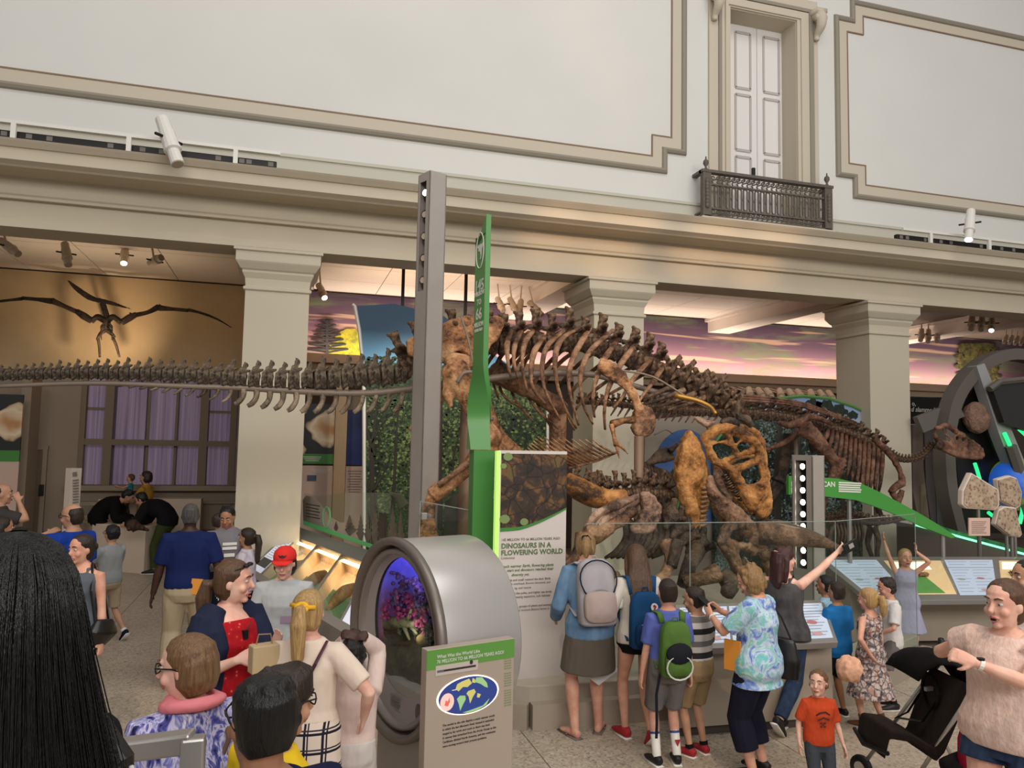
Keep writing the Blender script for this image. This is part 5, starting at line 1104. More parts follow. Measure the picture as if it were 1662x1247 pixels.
md = tag(MB().tube(spl([P(206, 858, 14.3), P(214, 854, 14.3), P(224, 855, 14.3), P(241, 861, 14.2)], 4), [0.03, 0.1, 0.11, 0.05, 0.02], 8).tube([P(226, 852, 14.3), P(232, 859, 14.15)], 0.03, 6).tube([P(212, 852, 14.3), P(209, 860, 14.15)], 0.03, 6).build('lizard_model', mat('lizard_dark', (66, 44, 32), 0.7), origin=P(220, 858, 14.3), smooth=True), 'small dark lizard model lying on the touch table', 'model')
from mathutils import noise
# ================================================================== SKELETONS
def bone(name, c1, c2, c3, rough=0.36):
    t = NT(name); co = t.coord(); n1 = t.noise(co, 3.2, 6, 0.65, 0.4); n2 = t.noise(co, 22, 5, 0.7)
    ad = t.n('ShaderNodeMath', operation='MULTIPLY_ADD'); t.l(n2, 'Fac', ad, 0); ad.inputs[1].default_value = 0.45; t.l(n1, 'Fac', ad, 2)
    r = t.ramp(ad, 0, [(0.57, rgb(*[v*.62 for v in c1])), (0.70, rgb(*[v*.9 for v in c2])), (0.86, rgb(*c3))]); t.l(r, 'Color', t.b, 'Base Color'); t.bump(n2, 'Fac', 0.9, 0.035)
    return t.fin(rough, spec=0.4)
BN_TAIL = bone('bone_tail', (80, 66, 54), (128, 110, 92), (168, 148, 126))
BN_REX = bone('bone_rex', (62, 44, 34), (116, 88, 68), (172, 138, 110))
BN_HIP = bone('bone_hip', (132, 82, 48), (190, 132, 86), (220, 170, 124))
BN_RIB = bone('bone_rib', (84, 54, 38), (140, 98, 70), (184, 140, 108))
BN_SKULL = bone('bone_skull', (96, 60, 28), (168, 110, 52), (204, 146, 84))
BN_DARK = bone('bone_dark', (36, 26, 20), (66, 50, 38), (100, 80, 62))
BN_PINK = bone('bone_pink', (112, 82, 66), (160, 124, 102), (190, 158, 136))
BN_TRI = bone('bone_tri', (66, 46, 34), (120, 86, 62), (168, 130, 102))
BN_DUCK = bone('bone_duck', (62, 38, 28), (110, 72, 54), (150, 108, 84))
M_TOOTH = mat('tooth', (38, 26, 20), 0.3, spec=0.6)
M_BAR = mat('mount_steel', (128, 114, 102), 0.5, metal=0.15)
M_POST = mat('mount_post', (122, 98, 80), 0.5, metal=0.2)
def bt(pts, rad, name, mt, parent, Y=None, n=8, k=4, sub=0, side=None, remesh=None):
    p = spl(B(pts, Y), k); out = resample(rad if isinstance(rad, (list, tuple)) else [rad]*2, len(p))
    return MB().tube(p, out, n, side).build(name, mt, parent, smooth=True, remesh=remesh)
def mesh_at(src, name, parent, loc, xdir, scale, mt=None, tilt=None):
    """copy of a bone with its local x along xdir (in the y = const plane)"""
    o = bpy.data.objects.new(name, src); C.objects.link(o); o.parent = parent
    x = V(xdir).normalized(); y = V((0, 1, 0)) if tilt is None else V(tilt); z = x.cross(y).normalized(); y = z.cross(x)
    s_ = scale if isinstance(scale, (tuple, list)) else (scale,)*3
    m_ = Matrix((x*s_[0], y*s_[1], z*s_[2])).transposed().to_4x4(); m_.translation = V(loc)-off(parent); o.matrix_local = m_
    if mt: o.material_slots and None
    return o
def bmesh_src(fn, mt, name, voxel=0.06):
    """bone template built in unit size, fused by remeshing"""
    q = MB(); fn(q); o = q.build(name, mt, smooth=True, remesh=voxel)
    dg = bpy.context.evaluated_depsgraph_get(); me = bpy.data.meshes.new_from_object(o.evaluated_get(dg))
    for v in me.vertices: v.co += v.normal*(noise.noise(v.co*3.1)*.10+noise.noise(v.co*7.3)*.05)
    me.materials.clear(); me.materials.append(mt); me.polygons.foreach_set('use_smooth', [True]*len(me.polygons))
    bpy.data.objects.remove(o); me.name = name; return me
rn = random.Random(21)
def v_tail(q):      # unit centrum, x along the spine
    q.tube([(-.48, 0, 0), (-.4, 0, 0), (0, 0, 0), (.4, 0, 0), (.48, 0, 0)], [.5, .54, .38, .54, .5], 12)
    q.tube([(-.2, 0, .3), (0.1, 0, .6), (.3, 0, .72)], [(.3, .16), (.26, .12), (.18, .1)], 8, (1, 0, 0))
    q.tube([(.15, 0, .55), (.3, 0, .9), (.42, 0, 1.15)], [(.2, .09), (.2, .08), (.28, .12)], 8, (1, 0, 0))
    q.tube([(.2, .16, .5), (.75, .17, .62)], [.11, .06], 6); q.tube([(.2, -.16, .5), (.75, -.17, .62)], [.11, .06], 6)
    q.tube([(0, 0, .1), (0, .7, .2)], [(.2, .1), (.12, .06)], 6, (1, 0, 0)); q.tube([(0, 0, .1), (0, -.7, .2)], [(.2, .1), (.12, .06)], 6, (1, 0, 0))
def v_dors(q):
    q.tube([(-.46, 0, 0), (-.38, 0, 0), (0, 0, 0), (.38, 0, 0), (.46, 0, 0)], [.52, .56, .42, .56, .52], 12)
    q.tube([(-.1, 0, .4), (0, 0, .9), (.05, 0, 1.5), (.05, 0, 1.75)], [(.36, .2), (.26, .14), (.3, .12), (.36, .16)], 8, (1, 0, 0))
    for s_ in (-1, 1):
        q.tube([(0, 0, .7), (-.1, s_*.6, .95), (-.15, s_*1.05, 1.0)], [(.3, .16), (.26, .12), (.16, .1)], 8, (1, 0, 0))
        q.tube([(.1, s_*.15, .7), (.55, s_*.2, .85)], [.13, .08], 6)
def v_neck(q):
    q.tube([(-.48, 0, 0), (-.35, 0, 0), (0, 0, 0), (.35, 0, 0), (.48, 0, 0)], [.5, .56, .42, .56, .5], 12)
    q.tube([(-.1, 0, .4), (.05, 0, .9), (.2, 0, 1.3)], [(.34, .22), (.24, .14), (.2, .14)], 8, (1, 0, 0))
    for s_ in (-1, 1):
        q.tube([(.0, s_*.3, .2), (-.1, s_*.75, -.1), (-.3, s_*.8, -.5)], [.2, .16, .08], 6)
        q.tube([(.2, s_*.3, .5), (.5, s_*.55, .75)], [.2, .13], 6); q.tube([(-.1, s_*.3, .5), (-.55, s_*.5, .7)], [.2, .12], 6)
def rib_px(q): pass
ME_TAIL = bmesh_src(v_tail, BN_TAIL, 'tail_vertebra', .07)
ME_DORS = bmesh_src(v_dors, BN_REX, 'back_vertebra', .07)
ME_NECK = bmesh_src(v_neck, BN_REX, 'neck_vertebra', .07)

# ------------------------------------------------------------------ tyrannosaur
YT = 8.6
rex = thing('tyrannosaur_skeleton', 'huge brown mounted tyrannosaur skeleton biting the frill of a fallen horned dinosaur', 'skeleton', (P(780, 700, YT).x, YT, 0.34))
def chain(px_list, cy, size, me, name, parent, Y, mt=None):
    out = []
    for i, px in enumerate(px_list):
        nx = px_list[i+1] if i+1 < len(px_list) else 2*px-px_list[i-1]
        yy = Y(px) if callable(Y) else Y
        a = P(px, cy(px), yy); b = P(nx, cy(nx), Y(nx) if callable(Y) else Y)
        s_ = size(px); out.append(mesh_at(me, name, parent, a, b-a, ((b-a).length*(.88 if me is ME_TAIL else .92), s_*1.15, s_*(1+.12*math.sin(i*2.7)))))
    return out
def lin(tab):
    def f(x):
        if x <= tab[0][0]: return tab[0][1]
        for (a, b), (c, d) in zip(tab, tab[1:]):
            if x <= c: return b+(d-b)*(x-a)/(c-a)
        return tab[-1][1]
    return f
tail_c = lin([(-40, 613), (60, 608), (150, 606), (250, 608), (330, 611), (400, 616), (480, 618), (560, 615), (660, 606)])
xs_ = []; x_ = -36
while x_ < 655: xs_.append(x_); x_ += 12+9.5*min(1, max(0, (x_+20)/420))
tail_s = lin([(-40, 0.075), (60, 0.10), (200, 0.13), (400, 0.165), (500, 0.19), (660, 0.24)])
chain(xs_, tail_c, tail_s, ME_TAIL, 'tail_vertebra', rex, YT)
for i, x_ in enumerate([x for x in xs_ if x > 180]):      # chevrons hang below
    l_ = lin([(180, 8), (390, 26), (500, 34), (655, 40)])(x_); y0 = tail_c(x_)+lin([(180, 9), (655, 22)])(x_)
    bt([(x_+4, y0), (x_+3, y0+l_*0.5), (x_-4, y0+l_*0.85), (x_-11, y0+l_)], [.035, .028, .03, .022] if x_ > 380 else [.022, .018, .012], 'chevron', BN_TAIL, rex, YT, 6, 3)
bt([(-30, 628), (150, 622), (300, 627), (400, 630), (520, 637), (600, 638), (660, 632), (720, 624), (800, 614), (880, 606), (960, 608), (1020, 624), (1080, 640), (1160, 655), (1195, 662)], [.02, .032, .038, .042, .04, .034, .03], 'spine_support_bar', M_BAR, rex, YT, 8, 4)
# back vertebrae
dc = lin([(660, 596), (700, 575), (760, 560), (830, 560), (880, 556), (930, 556), (980, 566), (1020, 580), (1060, 598), (1100, 614)])
chain([664, 690, 716, 742, 768, 794, 820, 846, 871, 896, 920, 944, 968, 993, 1017, 1040, 1062], dc, lin([(660, .24), (800, .22), (1062, .215)]), ME_DORS, 'back_vertebra', rex, YT)
nc = lin([(1062, 600), (1100, 615), (1140, 630), (1170, 646), (1200, 668)])
chain([1084, 1107, 1130, 1152, 1173, 1192], nc, lin([(1084, .23), (1150, .215), (1192, .18)]), ME_NECK, 'neck_vertebra', rex, lambda x: 8.6-0.7*max(0, (x-1080)/120))
# ribs: near side as seen, far side mirrored about the spine's plane
RIBS = [[(830, 538), (823, 559), (825, 592), (829, 612)], [(846, 536), (836, 559), (834, 586), (841, 616)], [(866, 536), (851, 559), (848, 597), (856, 637)], [(884, 547), (867, 571), (862, 607), (866, 632), (886, 657)],
        [(918, 535), (889, 561), (880, 597), (886, 637), (909, 682)], [(942, 531), (911, 551), (901, 582), (904, 622), (917, 662), (935, 695)], [(957, 533), (932, 576), (923, 612), (927, 647), (939, 690)], [(995, 536), (957, 571), (942, 612), (947, 657), (962, 688)],
        [(1007, 546), (982, 581), (966, 622), (962, 650), (965, 677)], [(1035, 554), (1007, 592), (987, 632), (981, 667), (982, 697)], [(1058, 582), (1030, 612), (1010, 645), (995, 662)], [(1078, 592), (1060, 620), (1045, 640), (1030, 662)]]
for r_ in RIBS:
    n_ = len(r_); bul = [0.08, 0.42, 0.62, 0.6, 0.48, 0.3]
    pts = [V(P(p[0], p[1], YT-(bul[min(i, 5)] if n_ > 3 else bul[min(i, 5)]*0.7))) for i, p in enumerate(r_)]
    for mir in (0, 1):
        pp = [V((p.x, 2*YT-p.y, p.z)) if mir else p for p in pts]
        pp = spl(pp, 5); m_ = len(pp)
        MB().tube(pp, [((0.040-0.02*abs(2*i/(m_-1)-0.35) if i < m_*0.5 else 0.033-0.02*(i/(m_-1)))*(.9+.2*rn.random()), 0.02) for i in range(m_)], 8, (1, 0, 0.3)).build('rib', BN_RIB, rex, smooth=True)
# neck ribs
for x_ in (1092, 1110, 1128, 1146): bt([(x_, 628+(x_-1092)*.3, 8.15), (x_-30, 640+(x_-1092)*.3, 8.1), (x_-62, 652+(x_-1092)*.25, 8.1)], [.04, .025, .012], 'neck_rib', BN_REX, rex, None, 6, 3)
bt([(1000, 600, 8.0), (1060, 612, 8.0), (1120, 648, 7.95), (1162, 668, 7.8)], [.012, .012], 'mount_wire', M_BAR, rex)
bt([(1095, 642, 7.9), (1130, 650, 7.8), (1152, 660, 7.7), (1162, 672, 7.6)], [.03, .02], 'mount_arm', mat('brass_tube', (176, 130, 60), 0.35, metal=0.6), rex)
# hips
def plate(q, pts, Y, th, mir=False):
    q.prism([P(x_, y_, Y) for x_, y_ in pts], (0, th, 0)); return q
il = [(660, 552), (690, 538), (710, 529), (730, 519), (757, 512), (786, 511), (815, 513), (822, 524), (815, 540), (807, 553), (798, 560), (792, 580), (786, 600), (775, 606), (768, 596), (762, 580), (750, 570), (738, 571), (728, 580), (722, 590), (705, 588), (680, 582), (662, 576)]
for k, Y in enumerate((8.36, 8.78)): plate(MB(), il, Y, 0.09).build('ilium', BN_HIP, rex, remesh=0.026, smooth_it=5, disp=0.03)
q = MB(); q.tube(spl(B([(780, 596, 8.5), (784, 630, 8.5), (796, 668, 8.5), (812, 706, 8.5), (824, 728, 8.5)]), 4), [.09, .06, .05, .06, .12], 8); q.tube(B([(806, 728, 8.5), (824, 733, 8.5), (846, 729, 8.5)]), [.05, .09, .04], 8)
q.build('pubis', BN_HIP, rex, remesh=0.022, smooth_it=4)
bt([(742, 590, 8.5), (728, 622, 8.5), (714, 648, 8.5), (690, 676, 8.5), (668, 700, 8.5)], [.11, .06, .05, .045, .05], 'ischium', BN_HIP, rex)
def femur(pts, rr, nm='femur'):
    q = MB(); p = spl(B(pts), 5); q.tube(p, rr, 10); return q
q = femur([(736, 596, 8.05), (748, 622, 7.95), (766, 655, 7.85), (784, 690, 7.8), (794, 712, 7.8)], [.15, .16, .12, .115, .105, .12, .15]); q.ell(P(744, 589, 8.2), (0.17, 0.16, 0.11)); q.tube(B([(735, 600, 8.0), (726, 640, 8.0), (733, 662, 7.95)]), [.1, .06, .03], 8); q.ell(P(796, 712, 7.75), (0.13, 0.12, 0.12))
q.build('femur', BN_HIP, rex, remesh=0.024, smooth_it=2, disp=0.04)
q = MB(); q.tube(spl(B([(792, 722, 7.8), (770, 748, 7.85), (738, 778, 7.9), (700, 806, 7.95)]), 5), [.15, .11, .085, .08, .1], 10); q.ell(P(788, 728, 7.8), (0.15, 0.12, 0.1)); q.build('tibia', BN_HIP, rex, remesh=0.025, smooth_it=4)
bt([(776, 738, 7.7), (744, 764, 7.75), (712, 788, 7.85)], [.05, .03, .03], 'fibula', BN_RIB, rex)
q = MB()
for dx in (-12, 0, 10): q.tube(spl(B([(700, 806, 7.95), (694+dx*0.6, 850, 7.8), (700+dx*1.4, 893, 7.7), (706+dx*2.4, 905, 7.5)]), 4), [.06, .045, .045, .03], 8)
q.build('foot', BN_HIP, rex, remesh=0.02, smooth_it=3)
q = femur([(800, 600, 9.05), (836, 622, 9.1), (872, 640, 9.1), (905, 660, 9.15)], [.16, .12, .1, .13]); q.ell(P(906, 662, 9.15), (0.14, 0.12, 0.12)); q.build('femur', BN_RIB, rex, remesh=0.024, smooth_it=2, disp=0.04)
bt([(904, 672, 9.15), (906, 720, 9.2), (898, 780, 9.2), (890, 830, 9.2)], [.13, .1, .075, .09], 'tibia', BN_RIB, rex)
q = MB()
for dx in (-12, 0, 12): q.tube(spl(B([(890, 830, 9.2), (892+dx*.6, 868, 9.1), (898+dx*1.5, 902, 8.9), (900+dx*2.3, 910, 8.7)]), 4), [.06, .045, .045, .03], 8)
q.build('foot', BN_RIB, rex, remesh=0.02, smooth_it=3)
bt([(768, 590, 8.0), (762, 560, 8.2), (752, 525, 8.25), (748, 514, 8.3)], [.012, .012], 'mount_strap', M_BAR, rex); bt([(742, 622, 7.8), (752, 606, 7.78), (768, 604, 7.8)], [.02, .02], 'mount_strap', M_BAR, rex); bt([(774, 690, 7.7), (786, 681, 7.68), (800, 680, 7.72)], [.02, .02], 'mount_strap', M_BAR, rex)
# shoulder, arm, gastralia
q = MB(); q.tube(spl(B([(972, 590, 7.95), (986, 598, 7.95), (1006, 612, 7.9), (1024, 634, 7.9), (1034, 656, 7.95), (1040, 672, 8.0)]), 5), [(.07, .03), (.11, .035), (.09, .035), (.06, .04), (.06, .045), (.12, .05)], 8, (0.5, 0, 0.8)); q.build('scapula', BN_HIP, rex, remesh=0.018, smooth_it=2, disp=0.045)
plate(MB(), [(1030, 668), (1044, 656), (1060, 662), (1067, 680), (1064, 700), (1052, 711), (1034, 708), (1026, 694), (1032, 684)], 7.95, 0.1).build('coracoid', BN_RIB, rex, remesh=0.022, smooth_it=6)
bt([(1028, 682, 7.9), (1012, 683, 7.8), (994, 689, 7.75)], [.045, .035, .05], 'humerus', BN_HIP, rex); bt([(993, 690, 7.75), (996, 706, 7.7), (1000, 724, 7.7)], [.035, .022, .03], 'forearm', BN_HIP, rex)
bt([(1000, 722, 7.7), (1003, 734, 7.68), (1005, 744, 7.68)], [.022, .015, .006], 'finger', BN_HIP, rex); bt([(1001, 720, 7.7), (1011, 728, 7.65), (1019, 737, 7.65)], [.022, .015, .006], 'finger', BN_HIP, rex)
keel = lin([(880, 772), (905, 763), (935, 756), (970, 747), (1003, 734)])
bt([(880, 772, 7.9), (905, 763, 7.9), (935, 756, 7.9), (970, 747, 7.9), (1003, 734, 7.9)], [.02, .025, .012], 'belly_keel', BN_RIB, rex)
for i in range(17):
    x_ = 892+6.6*i; y_ = keel(x_); L = lin([(0, 46), (8, 72), (16, 36)])(i)
    for s_ in (-1, 1): bt([(x_, y_, 7.9), (x_-L*0.55, y_-L*0.28, 7.9+s_*0.22), (x_-L, y_-L*0.62, 7.9+s_*0.42)], [.014, .013, .005], 'belly_rib', BN_HIP, rex, None, 6, 3)
for px, Y, y0, lab in ((1037, 7.95, 708, ''), (759, 8.4, 640, '')):
    a = P(px, y0, Y); MB().tube([V((a.x, a.y, 0.3)), a], 0.055 if px > 1000 else 0.08, 10).build('support_post', M_POST, rex, smooth=True)
# skull (struts around the openings) and lower jaw
YS = 7.75; STR = 0.74
def strut(q, pts, rr, Y=YS): 
    q.tube(spl(B(pts, Y), 4), [r*STR for r in rr], 8)
q = MB()
NEAR, FAR = 7.45, 7.95
for Y in (NEAR,):
    strut(q, [(1140, 712), (1160, 700), (1180, 696), (1200, 702), (1222, 716), (1232, 730)], [.06, .08, .09, .08, .09, .06], Y)      # roof
    strut(q, [(1142, 710), (1150, 730), (1160, 748), (1176, 756), (1192, 766)], [.06, .06, .07, .07, .08], Y)                          # quadrate / jugal front
    strut(q, [(1170, 752), (1190, 742), (1206, 736), (1232, 728)], [.06, .04, .04, .07], Y)                                             # postorbital bar
    strut(q, [(1178, 698), (1186, 716), (1194, 734)], [.05, .04, .05], Y)                                                               # orbital bar
    strut(q, [(1148, 722), (1166, 718), (1184, 720)], [.04, .03, .04], Y)
    strut(q, [(1186, 762), (1210, 756), (1232, 744)], [.07, .05, .06], Y)                                                               # lacrimal
    strut(q, [(1232, 726), (1236, 752), (1240, 776), (1246, 800), (1247, 826), (1240, 840)], [.07, .06, .055, .06, .06, .05], Y)        # snout ridge
    strut(q, [(1188, 764), (1200, 786), (1214, 806), (1226, 824), (1238, 838)], [.08, .1, .11, .1, .06], Y)                             # maxilla edge
    strut(q, [(1206, 792), (1222, 790), (1238, 782)], [.07, .05, .05], Y); strut(q, [(1214, 806), (1232, 804), (1246, 800)], [.1, .1, .06], Y); strut(q, [(1222, 820), (1236, 818), (1246, 816)], [.1, .1, .06], Y)
    strut(q, [(1194, 724), (1204, 716), (1218, 718)], [.03, .03, .04], Y)
plate(q, [(1206, 794), (1216, 806), (1232, 800), (1244, 800), (1247, 828), (1240, 842), (1230, 830), (1214, 812)], NEAR, .06); plate(q, [(1186, 760), (1196, 752), (1206, 760), (1206, 780), (1198, 782)], NEAR, .06)
q.build('skull', BN_SKULL, rex, remesh=0.018, smooth_it=2, disp=0.045)
q = MB(); Y = FAR
strut(q, [(1150, 700), (1185, 690), (1222, 700), (1238, 722)], [.06, .07, .07, .06], Y); strut(q, [(1238, 722), (1244, 770), (1248, 812), (1244, 836)], [.05, .05, .05, .05], Y); strut(q, [(1168, 770), (1184, 790), (1200, 812), (1226, 836)], [.06, .09, .08, .05], Y)
strut(q, [(1140, 708), (1156, 740), (1168, 770)], [.05, .05, .06], Y); strut(q, [(1164, 756), (1200, 744), (1238, 734)], [.05, .04, .05], Y)
q.build('skull_far_side', BN_SKULL, rex, remesh=0.02, smooth_it=2, disp=0.05)
q = MB(); strut(q, [(1160, 762), (1168, 778), (1176, 794), (1186, 812)], [.05, .08, .07, .04], 7.6); q.build('palate', BN_PINK, rex, remesh=0.018, smooth_it=2, disp=0.045)
for i in range(11):
    f = i/10; x_, y_ = 1178+50*f, 772+62*f; L = 12 if 1 < i < 7 else 8
    bt([(x_+2, y_-3, NEAR+.02), (x_-L*0.5, y_+L*0.2, NEAR+.03), (x_-L, y_+1, NEAR+.06)], [.024, .02, .004], 'tooth', M_TOOTH, rex, None, 6, 2)
q = MB()
plate(q, [(1119, 699), (1128, 704), (1136, 716), (1144, 738), (1149, 756), (1149, 780), (1144, 800), (1140, 830), (1140, 850), (1136, 868), (1124, 862), (1119, 830), (1112, 806), (1104, 786), (1099, 764), (1100, 748), (1107, 730), (1115, 708)], 7.5, 0.12)
q.ell(P(1122, 754, 7.5), (0.17, 0.1, 0.3)); q.tube(spl(B([(1104, 760), (1113, 800), (1122, 830), (1128, 862)], 7.48), 4), [.07, .09, .09, .05], 8)
q.build('lower_jaw', BN_SKULL, rex, remesh=0.022, smooth_it=4, disp=0.05)
plate(MB(), [(1148, 745), (1156, 775), (1154, 810), (1146, 850), (1138, 868), (1142, 830), (1146, 790)], 7.85, 0.08).build('lower_jaw_far_side', BN_RIB, rex, remesh=0.024, smooth_it=4)
for i in range(9):
    x_, y_ = 1143-0.6*i, 793+7.6*i; bt([(x_-4, y_, 7.48), (x_+4, y_-1, 7.46), (x_+10, y_-3, 7.46)], [.022, .018, .004], 'tooth', mat('tooth_pale', (150, 112, 72), 0.4), rex, None, 6, 2)
q = MB(); strut(q, [(1126, 676), (1138, 684), (1152, 688), (1164, 684)], [.03, .05, .05, .02], 7.6); strut(q, [(1148, 696), (1162, 700), (1176, 690)], [.04, .05, .04], 7.6); q.build('occipital_crest', BN_PINK, rex, remesh=0.018, smooth_it=2, disp=0.045)
q = MB(); strut(q, [(1170, 688), (1186, 684), (1200, 690)], [.05, .06, .04], 7.6); strut(q, [(1196, 676), (1212, 682), (1220, 694)], [.06, .08, .04], 7.7); q.build('occipital_crest', BN_DARK, rex, remesh=0.018, smooth_it=2, disp=0.045)

# ------------------------------------------------------------------ fallen horned dinosaur
tri = thing('horned_dinosaur_skeleton', 'fallen three-horned dinosaur skeleton lying behind the glass under the tyrannosaur', 'skeleton', (P(1080, 900, 7.6).x, 7.6, 0.34))
YB_ = 7.75
chain([926, 942, 957, 972, 987, 1002, 1016, 1030, 1044, 1058, 1072, 1085], lin([(926, 792), (960, 806), (1000, 806), (1040, 800), (1085, 806)]), lin([(926, .14), (1085, .15)]), ME_DORS, 'back_vertebra', tri, YB_)
bt([(918, 780), (940, 794), (965, 806), (990, 810), (1015, 806)], [.09, .12, .12, .1, .08], 'hip_bone', BN_SKULL, tri, 7.5)
bt([(935, 792), (955, 784), (970, 778), (978, 786)], [.05, .08, .09, .05], 'hip_blade', BN_TRI, tri, 7.9)
RT = [[(1038, 806), (1000, 822), (966, 836), (950, 862)], [(1020, 810), (985, 826), (958, 846), (946, 872)], [(1005, 812), (978, 838), (965, 858)], [(1046, 806), (1010, 830), (980, 846), (972, 866)]]
for r_ in RT: bt([(x_, y_, 7.35-0.05*i) for i, (x_, y_) in enumerate(r_)], [.035, .045, .04, .02], 'rib', BN_PINK, tri, None, 8, 4)
for i in range(9):
    x_ = 1000+9.5*i; bt([(x_+14, 846, 7.7), (x_+16, 872, 7.45), (x_+2, 894, 7.4), (x_-18, 906, 7.5)], [.03, .035, .035, .015], 'rib', BN_DARK, tri, None, 8, 4)
q = MB(); q.tube(spl(B([(1030, 826, 7.2), (1008, 846, 7.15), (985, 860, 7.15), (966, 868, 7.15), (950, 866, 7.15)]), 4), [.06, .06, .06, .08, .1, .09], 8); q.build('thigh_bone', BN_RIB, tri, remesh=0.02, smooth_it=2, disp=0.05)
bt([(948, 872, 7.15), (940, 892, 7.1), (930, 912, 7.1), (922, 922, 7.1)], [.1, .06, .06, .09], 'shin_bone', BN_TRI, tri)
q = MB(); plate(q, [(1042, 802), (1055, 797), (1066, 806), (1078, 824), (1072, 848), (1062, 864), (1046, 868), (1030, 866), (1024, 858), (1036, 846), (1046, 826)], 7.1, 0.09); q.build('shoulder_plate', BN_PINK, tri, remesh=0.022, smooth_it=4, disp=0.05)
for px, py, r_ in ((1088, 838, .13), (1100, 852, .14), (1112, 866, .14), (1124, 878, .13), (1136, 884, .13)):
    q = MB(); c = P(px, py, 7.5); q.ell(c, (r_*.75, r_, r_*.9)); q.tube([c, c+V((0.03, -0.05, r_*1.5))], [.06, .04], 6); q.tube([c, c+V((-0.12, -0.1, -r_*1.0))], [.05, .04], 6); q.tube([c, c+V((0.1, -0.16, -0.02))], [.05, .04], 6)
    q.build('neck_vertebra', BN_DARK, tri, remesh=0.024, smooth_it=2)
for pts, r_, mt_ in (([(1080, 880, 7.3), (1088, 905, 7.2), (1078, 935, 7.1), (1064, 950, 7.0)], [.08, .06, .06, .09], BN_RIB), ([(1132, 892, 7.4), (1118, 920, 7.2), (1112, 950, 7.1)], [.1, .08, .09], BN_DARK), ([(1110, 948, 7.0), (1136, 940, 6.95), (1164, 930, 6.95)], [.09, .07, .1], BN_TRI), ([(1100, 880, 7.2), (1090, 920, 7.1)], [.07, .06], BN_DARK), ([(1170, 930, 7.0), (1185, 948, 6.95), (1180, 966, 6.9)], [.08, .1, .07], BN_DARK)):
    bt(pts, r_, 'limb_bone', mt_, tri)
for k, (a_, b_) in enumerate((((1040, 945), (1070, 952)), ((1000, 950), (1030, 944)), ((960, 930), (1000, 936)))): bt([(a_[0], a_[1], 7.0), ((a_[0]+b_[0])/2, (a_[1]+b_[1])/2-5, 6.95), (b_[0], b_[1], 7.0)], [.05, .035, .055], 'limb_bone', BN_PINK if k else BN_TRI, tri)
STR = 0.74
# skull of the horned dinosaur: frill, brow horns, cheek, beak
q = MB(); YK = 7.15
fr_ = [(1152, 776, .08), (1158, 806, .1), (1172, 830, .11), (1190, 850, .12), (1208, 862, .12)]
strut(q, [(1151, 772), (1157, 800), (1166, 822), (1184, 846), (1206, 866)], [.05, .09, .1, .12, .12], 7.3)
strut(q, [(1160, 800), (1184, 822), (1206, 844), (1226, 862)], [.06, .09, .1, .1], 7.25); strut(q, [(1170, 822), (1190, 840), (1212, 858)], [.07, .1, .1], 7.25)
strut(q, [(1196, 850), (1222, 866), (1240, 892), (1254, 926), (1262, 958), (1264, 968)], [.12, .13, .12, .1, .08, .05], YK)
strut(q, [(1180, 862), (1172, 878), (1184, 900), (1198, 930), (1206, 946)], [.07, .09, .08, .07, .04], YK); strut(q, [(1184, 850), (1174, 866), (1184, 862), (1200, 852)], [.06, .06, .06, .06], YK)
strut(q, [(1182, 884), (1200, 886), (1216, 890), (1226, 900)], [.08, .07, .06, .05], YK); strut(q, [(1176, 872), (1186, 890), (1192, 915)], [.06, .09, .07], YK-.03); strut(q, [(1186, 884), (1196, 912), (1204, 938)], [.07, .08, .06], YK-.03)
q.build('skull', BN_TRI, tri, remesh=0.02, smooth_it=2, disp=0.05)
bt([(1230, 866, 7.1), (1262, 868, 7.05), (1300, 873, 7.0), (1336, 881, 6.98), (1362, 888, 6.97)], [.11, .12, .095, .06, .02], 'brow_horn', BN_TRI, tri, None, 12, 5)
bt([(1222, 862, 7.6), (1262, 858, 7.6), (1310, 868, 7.55), (1350, 880, 7.5)], [.1, .1, .07, .02], 'brow_horn', BN_DARK, tri, None, 12, 5)
bt([(1262, 950, 7.1), (1268, 944, 7.08), (1276, 934, 7.06)], [.05, .035, .01], 'nose_horn', BN_TRI, tri)
q = MB(); strut(q, [(1204, 910), (1222, 940), (1240, 966), (1252, 980)], [.07, .09, .08, .04], 7.2); q.build('lower_jaw', BN_DARK, tri, remesh=0.02, smooth_it=2, disp=0.05)
for i in range(14): bt([(1208+2.6*i, 906+4.6*i, 7.05), (1212+2.6*i, 908+4.6*i, 7.0)], [.014, .008], 'tooth', mat('tooth_grey', (134, 116, 100), 0.5), tri, None, 5, 2)
# loose cast boulders on the platform
for k, (px, py, s_) in enumerate(((1082, 930, .22), (1230, 968, .24), (1060, 935, .16))):
    c = P(px, py, 7.3); q = MB(); q.ell(V((c.x, c.y, 0.34+s_*.3)), (s_*1.5, s_, s_*.7), None, 9, 6); tag(q.build('platform_rock', mat('platform_rock', (176, 160, 144), 0.85, var=0.2, scale=6, bump=0.5), origin=V((c.x, c.y, 0.34))), 'pale rock on the skeleton platform, %s' % ('under the ribs of the fallen skeleton', 'below the fallen skull', 'left below the shoulder plate')[k], 'rock', 'pale rocks on the platform')

